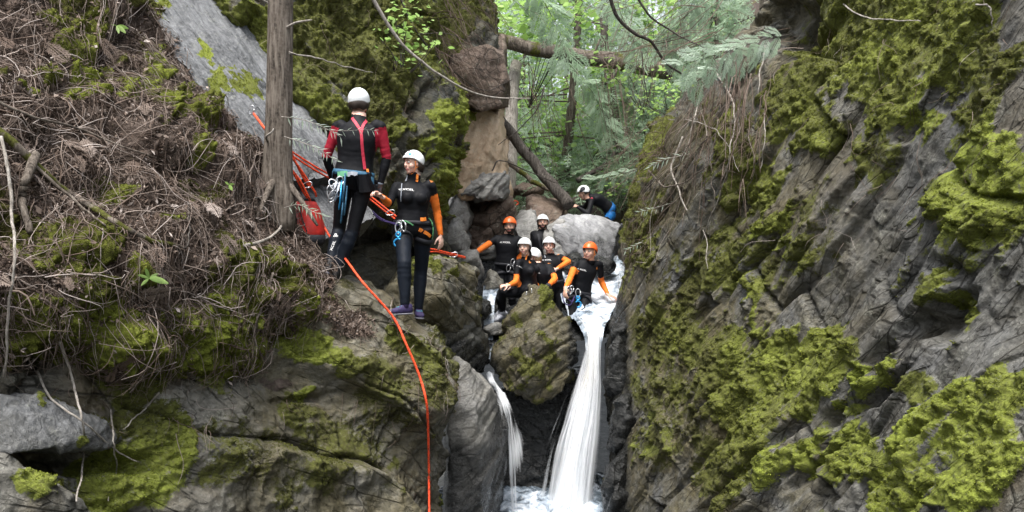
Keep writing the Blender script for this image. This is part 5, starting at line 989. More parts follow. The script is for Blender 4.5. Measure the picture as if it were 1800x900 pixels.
# 7. hand on hip
Y = 10.7
J = pose(.96, P(974, 500, Y), P(968, 452, Y), P(965, 432, Y - .03), shr=P(952, 456, Y - .05), shl=P(985, 453, Y + .05), hir=P(966, 506, Y - .03), hil=P(984, 505, Y + .03),
         elr=(944, 488, -1), wrr=(950, 510, -1), ell=(999, 460, -1), wrl=(978, 473, -1), knr=(966, 556, -1), anr=(968, 606, 1), knl=(986, 554, -1), anl=(986, 604, 1), toer=(-.2, -1, -.2), toel=(.2, -1, -.2))
F7 = person(dict(s=.96, J=J, hside=(.98, .15, 0), hfwd=(-.15, -.98, -.03), helm=M['helm_w'], zone=[('fa', -1, 9, 1), ('ua', .5, 9, 1)], hair=M['hair_d'], collar=1.14, hairlen=.03, skin=M['skin'], handr=((.2, -.4, -.8), (-.5, -.5, 0), (.3, -.7, .3), .5), handl=((-.7, -.3, -.3), (.2, -.8, .4), (0, -.4, .8), .6), label='person in white helmet and orange sleeves standing with one hand on the hip'))
printed(F7, LOGO, 961, 457, .13, 6, 'print'); printed(F7, TREF, 981, 446, .036, 10, 'orange_print', 'shoulder_emblem'); strip_on(F7, [(957, 448), (958, 453)], .012, 'zip_pull', M['pale_web'], off=.006, n=5); belt(F7, .10, .08, M['web'])
# 8. in the water, hand on the rock
Y = 10.3
J = pose(1.0, P(1018, 517, Y), P(1031, 462, Y - .04), P(1037, 442, Y - .08), shr=P(1012, 466, Y - .10), shl=P(1053, 466, Y + .02), hir=P(1008, 523, Y - .03), hil=P(1028, 523, Y + .02),
         elr=(1001, 492, -1), wrr=(994, 507, -1), ell=(1057, 495, 1), wrl=(1069, 518, -1), knr=(1004, 562, -1), anr=(1008, 572, 1), knl=(1026, 562, -1), anl=(1028, 572, 1), toer=(-.2, -1, -.2), toel=(.2, -1, -.2))
F8 = person(dict(s=1.0, J=J, hside=(.82, .57, 0), hfwd=(-.57, -.82, -.02), helm=M['helm_o'], zone=[('fa', -1, 9, 1), ('uar', .28, 9, 1), ('ual', .68, 9, 1)], hair=M['hair_d'], collar=1.14, hairlen=.02, skin=M['skin_tan'], strap=M['strap_or'], handr=((-.1, -.5, -.8), (-.6, -.5, 0), (.3, -.7, .3), .5), handl=((.85, -.35, -.35), (.3, -.3, .9), (-.3, -.9, 0), .3), label='person in orange helmet standing in the white water with a hand on the rock'))
printed(F8, LOGO, 1023, 474, .135, -14, 'print'); printed(F8, TREF, 1049, 472, .036, 0, 'orange_print', 'shoulder_emblem'); belt(F8, .08, .09, M['web']); leg_loop(F8, 'r', .14, M['web']); leg_loop(F8, 'l', .14, M['web'])
c, n_ = cast(F8, 1002, 512); carabiner(F8, c + n_ * .05, (.2, 0, 1), n_); carabiner(F8, c + n_ * .07 + np.array([-.03, 0, -.02]), (-.2, 0, 1), n_)
b = MB(); b.tube(smooth_path([c + n_ * .05, P(990, 515, Y - .3), P(992, 532, Y - .3), P(1002, 536, Y - .25), P(1008, 525, Y - .25)], 24), .008, 8); b.tube(smooth_path([c + n_ * .05, P(997, 522, Y - .3), P(1006, 530, Y - .3), P(1010, 520, Y - .25)], 24), .007, 8); b.build('lanyard', M['purple'], F8.root)
c, n_ = cast(F8, 1016, 527); figure_eight(P(1016, 528, c[1] - .05), (0, .1, 1), (0, -1, 0), 1.15, 'blue figure eight descender on the belt of the person standing in water')
# 9. crouching on top of the slab
Y = 13.0
J = pose(.98, P(1075, 373, Y + .05), P(1039, 348, Y - .05), P(1026, 339, Y - .08), shr=P(1038, 352, Y + .10), shl=P(1040, 353, Y - .22), hir=P(1074, 378, Y + .15), hil=P(1074, 379, Y - .05),
         elr=(1026, 366, 1), wrr=(1011, 361, -1), ell=(1034, 376, -1), wrl=(1014, 363, 1), knr=(1062, 398, 1), anr=(1092, 402, 1), knl=(1056, 396, -1), anl=(1086, 402, 1), toer=(.5, .6, -.6), toel=(.5, .6, -.6), bend=(0, 0, 0))
F9 = person(dict(s=.98, J=J, bend=np.array([.0, 0, .06]), hside=(-.1, -.98, -.1), hfwd=(-.92, .08, -.38), helm=M['helm_w'], zone=[('th', -.3, .45, 6)], skin=M['skin_tan'], hair=M['hair_d'], hairlen=.02, collar=1.18, stickers=[(90, 20, .04, 'web', 1.2), (70, 8, .03, 'web', 1.2)], handr=((-.95, -.1, -.05), (0, -.2, .9), (0, -.5, .5), .4), handl=((-.95, -.1, .0), (0, -.2, .9), (0, .5, .5), .5), label='person crouching on top of the pale slab in black wetsuit with blue harness'))
belt(F9, .10, .16, M['blue_suit']); printed(F9, TREF, 1040, 348, .045, 0, 'strap_red', 'shoulder_emblem')
# ---------------------------------------------------------------- moss tufts, litter, twigs
def quads_to_area(q, f):
    a = q[f[:, 0]]; b = q[f[:, 1]]; c = q[f[:, 2]]; e = q[f[:, 3]] if f.shape[1] == 4 else c
    return .5 * np.linalg.norm(np.cross(c - a, e - b), axis=1) if f.shape[1] == 4 else .5 * np.linalg.norm(np.cross(b - a, c - a), axis=1)
def blades(c, ax, ln, wd, shade, k, spread, g):
    """k small leaves round each point c, leaning out from the axis ax"""
    n = len(c); r = g.normal(size=(n, k, 3)); d = nrm(ax[:, None] * g.uniform(.35, 1.2, (n, k, 1)) + spread * nrm(r)); s = nrm(np.cross(d, nrm(g.normal(size=(n, k, 3)))))
    L = ln[:, None, None] * g.uniform(.6, 1.3, (n, k, 1)); b0 = c[:, None] + s * wd * L * .5; b1 = c[:, None] - s * wd * L * .5; tip = c[:, None] + d * L; mid = c[:, None] + d * L * .55
    v = np.stack([c[:, None] + 0 * d, mid + s * wd * L * .5, tip, mid - s * wd * L * .5], 2).reshape(-1, 3); f = np.arange(n * k * 4).reshape(-1, 4)
    sh = np.repeat(np.clip(shade[:, None] + g.normal(0, .10, (n, k)), 0, 1).reshape(-1), 4); return v, f, sh
for i, (q, f, n, m, mc) in enumerate(MOSSY):
    if f.shape[1] != 4: f = f[:, [0, 1, 2, 2]]
    g = np.random.default_rng(100 + i); c = q[f].mean(1); px, py = project(c); mm = m[f].mean(1); ar = quads_to_area(q, f)
    ok = (px > -60) & (px < 1860) & (py > -60) & (py < 960) & (mm > .12) & (c[:, 1] > 1) & ((n[f[:, 0]] * -c).sum(1) > -.1 * np.linalg.norm(c, axis=1))
    dens = ar * mm ** 1.3 * ok * (2100 * (6.0 / c[:, 1]) ** 1.5)
    cnt = g.poisson(np.clip(dens, 0, 20)); idx = np.repeat(np.arange(len(f)), cnt)
    if len(idx) < 20: continue
    if len(idx) > 44000: idx = g.choice(idx, 44000, False)
    a, b = g.random((2, len(idx), 1)); pts = (q[f[idx, 0]] * (1 - a) + q[f[idx, 1]] * a) * (1 - b) + (q[f[idx, 3]] * (1 - a) + q[f[idx, 2]] * a) * b
    nn = n[f[idx, 0]]; ax = nrm(nn + np.array([0, -.15, .25])); sh = mc[f[idx, 0]] * .85 + .10 + .16 * fbm(pts * 6, 2) + .10 * np.clip(nn[:, 2], -1, 1); ln = g.uniform(.007, .018, len(idx)) * (pts[:, 1] / 5.5) ** .6
    v, ff, s = blades(pts - nn * .004, ax, ln, .42, sh, 5, .75, g); tag(link('moss', np_mesh('moss', v, ff, M['moss'], False, dict(shade=s))), kind='stuff')
def on_patch(S, u, v, lift=0.):
    nv, nu, _ = S.Q.shape; u = np.clip(u, 0, .9999) * (nu - 1); v = np.clip(v, 0, .9999) * (nv - 1); i = v.astype(int); j = u.astype(int); a = (u - j)[..., None]; b = (v - i)[..., None]
    l = lambda A: (A[i, j] * (1 - a) + A[i, j + 1] * a) * (1 - b) + (A[i + 1, j] * (1 - a) + A[i + 1, j + 1] * a) * b
    return l(S.Q) + nrm(l(S.N)) * np.asarray(lift)[..., None], l(S.N)
def tubes(paths, rad, shade, sides=3):
    """many thin twigs at once: paths (n, m, 3)"""
    n, m, _ = paths.shape; T = nrm(np.gradient(paths, axis=1)); A = nrm(np.cross(T, np.array([.3, .2, .93]))); Bq = np.cross(T, A); th = np.arange(sides) * 2 * np.pi / sides
    r = rad[:, None] * np.linspace(1, .45, m)[None]
    v = paths[:, :, None] + r[:, :, None, None] * (np.cos(th)[:, None] * A[:, :, None] + np.sin(th)[:, None] * Bq[:, :, None]); v = v.reshape(-1, 3)
    base = (np.arange(n) * m * sides)[:, None, None]; i = (np.arange(m - 1) * sides)[None, :, None]; j = np.arange(sides)[None, None]; k = (j + 1) % sides
    f = np.stack([base + i + j, base + i + k, base + i + sides + k, base + i + sides + j], -1).reshape(-1, 4); return v, f, np.repeat(shade, m * sides)
def walk(S, n, seed, ang, sd, ln, lift, u0=(0, 1), v0=(0, 1), maskfn=None, m=7, droop=0.):
    """twigs lying along a sheet: start anywhere, wander in its plane; ang 0 runs right, 90 down"""
    g = np.random.default_rng(seed); u = g.uniform(*u0, n * 3); v = g.uniform(*v0, n * 3); p0, _ = on_patch(S, u, v); px, py = project(p0); ok = (px > -80) & (px < 1880) & (py > -80) & (py < 980)
    if maskfn is not None: ok &= g.random(len(u)) < maskfn(S, u, v, px, py)
    u, v, p0 = u[ok][:n], v[ok][:n], p0[ok][:n]; n = len(u); nv, nu, _ = S.Q.shape
    a = R(1) * g.normal(ang, sd, n); L = g.uniform(*ln, n); ul = np.linalg.norm(np.gradient(S.Q, axis=1), axis=-1).mean() * (nu - 1); vl = np.linalg.norm(np.gradient(S.Q, axis=0), axis=-1).mean() * (nv - 1)
    t = np.linspace(0, 1, m)[None]; cv = g.normal(0, .65, (n, 1)); aa = a[:, None] + cv * (t - .5) + .13 * np.cumsum(g.normal(0, .5, (n, m)), 1); st = L[:, None] / (m - 1)
    uu = u[:, None] + np.cumsum(np.cos(aa) * st, 1) / ul; vv = v[:, None] + np.cumsum(np.sin(aa) * st, 1) / vl
    lf = g.uniform(*lift, (n, 1)) * (1 + .8 * np.abs(np.sin(t * g.uniform(2, 5, (n, 1)) + g.uniform(0, 6, (n, 1)))))
    p, _ = on_patch(S, uu, vv, lf); p[:, :, 2] -= droop * t ** 2 * L[:, None]
    p[:, 1:-1] = .25 * p[:, :-2] + .5 * p[:, 1:-1] + .25 * p[:, 2:]; p[:, 1:-1] = .25 * p[:, :-2] + .5 * p[:, 1:-1] + .25 * p[:, 2:]; return p, g
def stuff_tubes(name, parts, mat):
    VV, FF, SS = [], [], []; o = 0
    for v, f, s in parts: VV.append(v); FF.append(f + o); SS.append(s); o += len(v)
    return tag(link(name, np_mesh(name, np.concatenate(VV), np.concatenate(FF), mat, True, dict(shade=np.concatenate(SS)))), kind='stuff')
cl = lambda x: np.clip(x, 0, 1)
soilm = lambda S, u, v, px, py: (.30 + .70 * sstep(-.15, .25, fbm(np.stack([u * 9, v * 9, 0 * u], 1), 3))) * np.clip(1.0 - .95 * sstep(.25, .8, S.moss[np.minimum((v * S.Q.shape[0]).astype(int), S.Q.shape[0] - 1), np.minimum((u * S.Q.shape[1]).astype(int), S.Q.shape[1] - 1)]), .07, 1)
bits = []
p, g = walk(S_S, 3600, 1, 52, 30, (.12, .50), (.004, .022), (.18, 1), (.05, .98), soilm); bits.append(tubes(p, g.uniform(.0007, .0021, len(p)), cl(g.normal(.50, .22, len(p)))))
p, g = walk(S_S, 800, 2, 80, 22, (.25, .9), (.012, .05), (.18, 1), (.05, .92), soilm, 9); bits.append(tubes(p, g.uniform(.0011, .0030, len(p)), cl(g.normal(.66, .18, len(p)))))
p, g = walk(S_S, 500, 3, 20, 45, (.2, .8), (.02, .07), (.18, 1), (.05, .95), soilm, 9); bits.append(tubes(p, g.uniform(.002, .005, len(p)), cl(g.normal(.72, .2, len(p)))))
p, g = walk(S_S, 380, 9, 88, 14, (.2, .65), (.01, .05), (.2, 1), (.60, .88), None, 9, .25); bits.append(tubes(p, g.uniform(.0014, .0036, len(p)), cl(g.normal(.6, .2, len(p)))))
p, g = walk(S_S, 130, 33, 45, 50, (.12, .45), (.012, .03), (.18, 1), (.05, .95), soilm, 6); bits.append(tubes(p, g.uniform(.004, .0095, len(p)), cl(g.normal(.45, .2, len(p))), 5))
stuff_tubes('twig_litter', bits, M['twig'])
def needle_litter(S, n, seed, u0, v0, mask, lo=.012, hi=.045):
    g = np.random.default_rng(seed); u = g.uniform(*u0, n); v = g.uniform(*v0, n); p, nn = on_patch(S, u, v, .004 + .012 * g.random(n)); px, py = project(p); ok = (px > -60) & (px < 1860) & (py > -60) & (py < 960) & (g.random(n) < mask(S, u, v, px, py)); p = p[ok]; nn = nrm(nn[ok])
    sh = cl(.40 + .22 * fbm(p * 3.5, 3) + g.normal(0, .2, len(p)))
    return blades(p, nn * .15, g.uniform(lo, hi, len(p)) * (p[:, 1] / 5), .28, sh, 2, 1.0, g)
stuff_tubes('needle_litter', [needle_litter(S_S, 110000, 5, (.15, 1), (.03, .95), soilm), needle_litter(S_L, 60000, 6, (.2, 1), (.0, .45), lambda S, u, v, px, py: cl(S.soil[(v * (S.Q.shape[0] - 1)).astype(int), (u * (S.Q.shape[1] - 1)).astype(int)]))], M['twig'])
bits = []
sl_ = lambda S, u, v, px, py: cl(S.soil[(np.clip(v, 0, .999) * (S.Q.shape[0] - 1)).astype(int), (np.clip(u, 0, .999) * (S.Q.shape[1] - 1)).astype(int)])
p, g = walk(S_L, 700, 11, 60, 25, (.15, .5), (.006, .03), (.3, 1), (.0, .45), sl_); bits.append(tubes(p, g.uniform(.0012, .003, len(p)), cl(g.normal(.5, .2, len(p)))))
p, g = walk(S_L, 90, 12, 88, 14, (.2, .6), (.01, .04), (.2, .9), (.1, .7), None, 8); bits.append(tubes(p, g.uniform(.0012, .003, len(p)), cl(g.normal(.6, .2, len(p)))))
stuff_tubes('twig_litter', bits, M['twig'])
bits = []
p, g = walk(S_R, 130, 21, 100, 35, (.15, .5), (.01, .05), (.1, .95), (.1, .5), None, 8); bits.append(tubes(p, g.uniform(.001, .0028, len(p)), cl(g.normal(.5, .25, len(p)))))
p, g = walk(S_R, 150, 22, 100, 25, (.3, 1.1), (.02, .14), (.10, .36), (.22, .50), None, 10, .15); bits.append(tubes(p, g.uniform(.0014, .0042, len(p)), cl(g.normal(.5, .25, len(p)))))
p, g = walk(S_M, 160, 23, 75, 30, (.2, .6), (.01, .06), (.1, .95), (.1, .7), None, 8); bits.append(tubes(p, g.uniform(.001, .0028, len(p)), cl(g.normal(.45, .2, len(p)))))
stuff_tubes('fine_roots', bits, M['twig'])

# ---------------------------------------------------------------- single branches, roots and logs
def wob(pts, amp, seed, n):
    q = smooth_path(pts, n); w = np.stack([fbm(np.stack([np.linspace(0, 6, n), np.full(n, seed * 1.7 + k * 5.), np.zeros(n)], 1), 3) for k in range(3)], 1); return q + w * amp * np.minimum(1, np.linspace(0, 3, n))[:, None]
def world_path(pix):
    """(px, py, lift) is laid on the surface seen there, lift metres towards the viewer; (px, py, None, Y) hangs free at Y"""
    out = []
    for q in pix:
        if len(q) == 4: out.append(P(q[0], q[1], q[3]))
        else: h, n = hit(q[0], q[1]); out.append(h * (1 - q[2] / np.linalg.norm(h)))
    return np.array(out)
def branch(name, pix, r0, r1, mat, label=None, cat='branch', forks=(), seed=0, n=40, group=None, wobble=.012, moss=0.):
    pts = wob(world_path(pix), wobble, seed, n); b = MB(); mo = .55 * fbm(pts * 9, 2) + moss * 1.0 if moss else 0.
    rr = np.linspace(r0, r1, n) * (1 + .10 * perlin(np.stack([np.linspace(0, 14, n), np.full(n, seed + .5), np.zeros(n)], 1)))
    b.tube(pts, rr, 9, a=np.repeat(mo, 9) if moss else 0.)
    if not forks:
        o = b.build(name, mat, None, pts[0], attr='moss'); return tag(o, label, cat, group)
    root = empty(name, pts[0]); tag(root, label, cat, group); b.build('stem', mat, root, attr='moss')
    for k, (fp, fr) in enumerate(forks):
        q = wob(world_path(fp), wobble * .7, seed + 3.1 * k + 1, 20); b = MB(); b.tube(q, np.linspace(fr, fr * .45, 20), 7); b.build('twig', mat, root, attr='moss')
    return root
BP, BK, BD = M['bark_pale'], M['bark'], M['bark_dark']
branch('branch', [(-30, 215, .05), (10, 240, .06), (60, 288, .07), (130, 345, .06), (200, 388, .05), (260, 420, .06), (326, 436, .05)], .030, .013, BK, 'thick moss streaked dead branch lying across the litter bank', seed=1, moss=.5, forks=[([(60, 290, .06), (130, 352, .03), (185, 396, .02)], .012)])
branch('branch', [(-20, 172, .04), (60, 205, .05), (150, 232, .06), (250, 270, .05), (325, 288, .03)], .010, .004, BK, 'thin straight branch above the thick one on the litter bank', seed=2)
branch('dead_stub', [(62, 272, .05), (48, 310, .07), (40, 350, .07), (52, 408, .05)], .030, .018, BK, 'short grey broken stub of wood pointing down the litter bank', 'dead wood', seed=3)
branch('branch', [(2, 240, .10), (14, 300, .10), (22, 380, .10), (24, 450, .10), (14, 560, .10), (4, 660, .10)], .010, .006, BP, 'long pale bare branch hanging down the far left edge', seed=4)
branch('branch', [(430, 432, .04), (460, 424, .08), (485, 410, .10), (500, 385, .10), (498, 340, .10), (490, 300, .14), (470, 265, .10), (448, 240, .05)], .014, .005, BP, 'pale forked dead branch curving up in front of the tree base', seed=5, forks=[([(500, 385, .10), (498, 350, .10), (484, 315, .12), (462, 300, .10)], .007), ([(492, 400, .10), (470, 372, .08), (455, 340, .08)], .008), ([(498, 370, .10), (512, 350, .12), (520, 336, .14)], .006), ([(486, 345, .10), (460, 345, .06), (435, 352, .04)], .005)])
branch('branch', [(508, 94, None, 6.5), (560, 103, None, 6.6), (610, 118, None, 6.9), (656, 127, None, 7.1)], .008, .003, BP, 'thin pale branch reaching right from the tree trunk', seed=6)
branch('branch', [(640, -40, None, 7.6), (665, 15, None, 7.7), (700, 70, None, 7.8), (745, 112, None, 7.9), (800, 148, None, 8.1), (860, 170, None, 8.4), (932, 173, None, 8.8)], .022, .007, BP, 'long pale dead branch arching from the top towards the brown block', seed=7)
branch('branch', [(1066, -40, None, 8.6), (1080, 20, None, 8.7), (1110, 55, None, 8.8), (1145, 75, None, 8.9), (1168, 108, None, 9.1), (1200, 132, None, 9.3)], .026, .012, BD, 'dark crooked branch hanging from the top into the gap', seed=8)
branch('branch', [(1100, -40, None, 8.8), (1140, 25, None, 8.9), (1190, 60, None, 9.0), (1245, 88, None, 9.0)], .016, .006, BD, 'thin dark branch above the cedar sprays', seed=9)
branch('branch', [(957, 152, None, 11.0), (945, 190, None, 11.0), (915, 225, None, 11.1), (876, 255, None, 11.3)], .012, .005, BD, 'thin curved twig in front of the tan wall edge', seed=10)
branch('branch', [(1128, 90, None, 10.4), (1134, 150, None, 10.4), (1146, 190, None, 10.4), (1180, 205, None, 10.4)], .010, .004, BD, 'thin hooked twig right of the gap, beside the buttress', seed=11)
branch('branch', [(1070, -30, None, 15), (1066, 60, None, 15), (1064, 150, None, 15)], .03, .015, BD, 'thin upright bare stem in the middle of the gap', seed=12)
branch('branch', [(865, 300, None, 10.8), (880, 282, None, 10.8), (925, 300, None, 11.2), (980, 322, None, 11.6)], .012, .006, BD, 'thin stick crossing low in front of the leaning log', seed=13)
branch('branch', [(700, -10, None, 9.0), (735, 60, None, 9.2), (790, 120, None, 9.8), (850, 158, None, 10.3), (900, 140, None, 10.5)], .013, .005, BD, 'dark bare branch in front of the grey rock over the brown block', seed=14, forks=[([(760, 90, None, 9.5), (800, 100, None, 9.9), (860, 132, None, 10.2)], .006), ([(735, 60, None, 9.2), (790, 60, None, 9.6), (850, 85, None, 10.0)], .006)])
branch('branch', [(65, 650, .05), (90, 700, .08), (150, 745, .08), (200, 790, .06), (245, 812, .05)], .007, .004, BP, 'thin pale root running down across the grey ledge at lower left', seed=15)
branch('branch', [(105, 600, .06), (125, 660, .12), (145, 740, .12), (148, 800, .10), (135, 880, .08)], .008, .005, BP, 'pale root hanging straight down over the grey ledge', seed=16)
branch('branch', [(195, 720, .06), (200, 780, .08), (205, 830, .08), (190, 880, .06)], .006, .003, BP, 'short thin root hanging over the bright moss at lower left', seed=17)
branch('branch', [(280, 690, .03), (255, 720, .05), (225, 745, .05), (218, 752, .04)], .006, .003, BP, 'small curved pale twig on the dark moss', seed=18)
branch('branch', [(480, 480, .05), (455, 560, .04), (448, 600, .04), (462, 625, .04)], .010, .005, BK, 'dark root curling over the brow of the outcrop', seed=19)
branch('branch', [(330, 355, .03), (333, 400, .08), (330, 430, .06), (322, 438, .05)], .007, .004, BD, 'thin dark twig bent over at the end of the thick branch', seed=20)
branch('branch', [(1440, -30, .05), (1500, 20, .06), (1560, 35, .06), (1618, 38, .05)], .008, .004, BP, 'thin pale root across the moss at the top right', seed=21)
branch('branch', [(1715, 8, .04), (1738, 12, .06), (1745, 30, .06), (1744, 48, .05)], .006, .003, BP, 'small hooked pale root at the upper right corner', seed=22)
RL = ['bare root leftmost under the flat cedar sprays on the right cliff', 'long pale root reaching lowest on the right cliff', 'root hanging straight below the root hollow', 'root sweeping left onto the buttress top', 'pale root beside the moss right of the root hollow', 'grey root curving right towards the foot of the buttress', 'pale short root between the two long ones', 'root closest to the thick moss of the upper right cliff', 'pale root crossing sideways over the buttress', 'grey root slanting right below the flat cedar sprays']
for i, pix in enumerate([[(1210, 140, .25), (1235, 200, .25), (1230, 260, .25), (1215, 330, .2), (1200, 400, .12)], [(1255, 120, .2), (1290, 190, .22), (1282, 260, .25), (1268, 330, .2), (1230, 430, .12)], [(1290, 100, .2), (1300, 170, .2), (1295, 250, .2), (1275, 300, .2), (1262, 360, .15)],
                         [(1235, 150, .3), (1215, 230, .3), (1190, 290, .3), (1150, 330, .2)], [(1320, 130, .15), (1310, 200, .18), (1325, 280, .15), (1315, 350, .1)], [(1200, 240, .2), (1180, 300, .2), (1205, 360, .2), (1240, 420, .15), (1245, 470, .1)], [(1262, 210, .2), (1250, 290, .2), (1255, 350, .2), (1248, 420, .15)], [(1345, 80, .1), (1335, 150, .15), (1345, 230, .12), (1335, 300, .1)],
                         [(1140, 300, .2), (1170, 330, .2), (1205, 320, .2), (1250, 290, .2), (1290, 300, .2)], [(1175, 210, .3), (1225, 215, .3), (1270, 240, .25), (1300, 300, .2)]]):
    branch('root', pix, .007 + .003 * (i % 3), .003, BP if i % 2 else BK, RL[i], 'root', seed=30 + i, group='bare roots trailing down the right cliff', wobble=.03)
def dead_shrub(label, roots, n, seed, span, r=.006, sub=3, mat=None):
    """bare fan of fine twigs: every branch springs from one of the roots (px, py, Y) and bends towards span (dpx, dpy)"""
    g = np.random.default_rng(seed); root = empty('dead_shrub', P(*roots[0])); tag(root, label, 'dead shrub'); PP = []; RR = []
    for i in range(n):
        x, y, Y = roots[g.integers(0, len(roots))]; dx, dy = span[0] * g.uniform(.4, 1.25), span[1] * g.uniform(.3, 1.3); sag = g.normal(0, 24); x += g.normal(0, 26); y += g.normal(0, 22); Y += g.normal(0, .25)
        t = np.linspace(0, 1, 9); c = np.array([P(x + dx * q, y + dy * q + sag * math.sin(math.pi * q), Y - .3 * q) for q in t]) + .03 * np.stack([fbm(np.stack([t * 4, np.full(9, i * 1.3 + k * 9), 0 * t], 1), 2) for k in range(3)], 1); PP.append(c); RR.append(r * g.uniform(.5, 1.2))
        for k in range(sub):
            j = g.integers(2, 7); d = nrm(c[j + 1] - c[j]) + g.normal(0, .6, 3); L = g.uniform(.12, .45); PP.append(c[j] + nrm(d) * L * t[:, None] + np.array([0, 0, -.10]) * (t ** 2)[:, None]); RR.append(r * g.uniform(.3, .55))
    v, f, s = tubes(np.array(PP), np.array(RR), cl(g.normal(.32, .16, len(PP)))); o = link('twigs', np_mesh('twigs', v - P(*roots[0]), f, M['twig'], True, dict(shade=s)), root); o['kind'] = 'stuff'; return root
dead_shrub('bare fan of fine twigs hanging in front of the brown overhanging block', [(770, 20, 9.9), (800, -20, 10.2), (760, 70, 9.8)], 46, 1, (95, 105), .006)
dead_shrub('bare dark twigs reaching into the gap from the upper right', [(1250, 60, 9.3), (1230, -30, 9.4), (1280, 20, 9.2)], 30, 2, (-190, 60), .007)
dead_shrub('tangle of bare roots and twigs hanging over the edge of the right cliff', [(1225, 150, 8.5), (1285, 125, 7.6), (1325, 130, 7.2), (1250, 210, 8.2)], 44, 5, (-25, 170), .006)
dead_shrub('dark twigs dangling below the flat cedar sprays', [(1180, 20, 9.6), (1120, 10, 10.5), (1150, 60, 10.0)], 26, 6, (-60, 150), .005)
dead_shrub('dry twigs around the sprigs above the crouching person', [(1180, 230, 10.0), (1160, 260, 10.0)], 22, 3, (-110, 90), .006)
dead_shrub('dry twigs in the middle of the gap under the level log', [(950, 130, 13.5), (1090, 140, 13.5)], 26, 4, (40, 150), .008)
def log(pix, r0, r1, mat, label, seed, moss=.0, stubs=0, ring=True):
    pts = wob([P(*q) for q in pix], .03, seed, 40); root = empty('log', pts[0]); tag(root, label, 'log'); b = MB(); th = np.arange(18) * 2 * np.pi / 18; T = nrm(np.gradient(pts, axis=0)); A = nrm(np.cross(T, [0, 0, 1.])); Bq = np.cross(T, A); rings = []
    for i in range(40):
        r = (r0 + (r1 - r0) * i / 39); w = r * (1 + .12 * perlin(np.stack([np.cos(th) * 1.2, np.sin(th) * 1.2, np.full(18, i * .12 + seed)], 1)) + .05 * perlin(np.stack([np.cos(th) * 5, np.sin(th) * 5, np.full(18, i * .3 + seed)], 1)))
        rings.append(pts[i] + np.cos(th)[:, None] * w[:, None] * A[i] + np.sin(th)[:, None] * w[:, None] * Bq[i])
    b.loft(rings, np.repeat(moss + .4 * fbm(pts * 3, 2), 18) if moss else 0.); b.build('trunk', mat, root, attr='moss'); g = np.random.default_rng(seed)
    for k in range(stubs):
        i = g.integers(5, 35); d = nrm(g.normal(size=3) + [0, -.4, .6]); b = MB(); b.tube([pts[i], pts[i] + d * r0 * 1.2, pts[i] + d * r0 * g.uniform(1.8, 3.5)], [r0 * .3, r0 * .2, r0 * .12], 7); b.build('branch_stub', mat, root, attr='moss')
    return root
log([(866, 192, 13.0), (905, 245, 13.0), (950, 300, 12.9), (1002, 362, 12.6)], .085, .105, BD, 'dark bare log leaning across the gap onto the pale slab', 1, stubs=4)
log([(850, 62, 14.6), (930, 84, 14.4), (1010, 100, 14.2), (1080, 108, 14.2), (1180, 126, 14.4)], .13, .16, BK, 'mossy fallen log lying level across the gap among the foliage', 2, .35, 6)
log([(893, 345, 14.2), (897, 250, 14.5), (902, 150, 14.8), (908, 110, 15.0)], .16, .11, BP, 'pale dead standing trunk behind the leaning log', 3)
log([(938, 262, 20), (980, 240, 20), (1010, 222, 20.5), (1040, 200, 21)], .12, .10, BK, 'grey log slanting up the hillside in the background', 4)
log([(890, 283, 13.6), (930, 312, 13.4), (965, 335, 13.3)], .05, .04, BK, 'thin mossy pole lying beside the leaning log', 5, .5)
log([(1068, 285, 17), (1067, 200, 17), (1062, 120, 17.2), (1060, 20, 17.5), (1060, -80, 18)], .085, .06, BK, 'slender dead trunk standing in the middle of the gap', 6, 0, 5)
log([(1050, 220, 21), (1046, 190, 21), (1043, 165, 21)], .12, .10, BK, 'short broken grey stump on the hillside', 7)
log([(1015, 318, 14.4), (1060, 292, 14.6), (1090, 262, 14.8)], .055, .035, BD, 'dark thin log above the crouching person', 8, 0, 3)
# the tree on the left
T0 = P(487, 338, 6.55); root = empty('tree', T0); tag(root, 'grey barked tree trunk standing on the litter bank left of the two people', 'tree'); zs = np.linspace(-.35, 6.2, 70); th = np.arange(40) * 2 * np.pi / 40; rings = []
for z in zs:
    r = .114 + .040 * math.exp(-max(z + .05, 0) / .22) - .004 * z; q = np.stack([np.cos(th) * 3.2, np.sin(th) * 3.2, np.full(40, z * .35)], 1); fl = math.exp(-max(z + .05, 0) / .3)
    w = r * (1 + .035 * perlin(q) + .05 * np.abs(perlin(np.stack([np.cos(th) * 6, np.sin(th) * 6, np.full(40, z * .5)], 1))) + .16 * fl * np.cos(th * 3 + 1)); rings.append(np.stack([T0[0] + .012 * z + .01 * math.sin(z * 1.3) + np.cos(th) * w, T0[1] + np.sin(th) * w, np.full(40, T0[2] + z)], 1))
b = MB(); b.loft(rings); b.build('trunk', M['bark'], root, attr='moss')
for pix, r in (([(505, 48, None, 6.48), (520, 40, None, 6.42), (535, 37, None, 6.38), (548, 35, None, 6.35)], .012), ([(470, 248, None, 6.45), (468, 240, None, 6.36), (478, 232, None, 6.34), (481, 226, None, 6.34)], .011), ([(508, 92, None, 6.5), (520, 95, None, 6.5)], .010), ([(470, 5, None, 6.45), (462, 0, None, 6.4)], .010)):
    b = MB(); b.tube(smooth_path(world_path(pix), 10), np.linspace(r, r * .5, 10), 7); b.build('branch_stub', M['bark_pale'], root, attr='moss')
for k in range(3):
    a_ = R(190 + k * 75); d_ = np.array([math.cos(a_), math.sin(a_), 0]); b = MB(); b.tube(smooth_path([T0 + d_ * .08 + [0, 0, .10], T0 + d_ * .22 + [0, 0, -.04], T0 + d_ * .42 + [0, 0, -.20 - .05 * k]], 10), np.linspace(.04, .012, 10), 9); b.build('root', M['bark'], root, attr='moss')

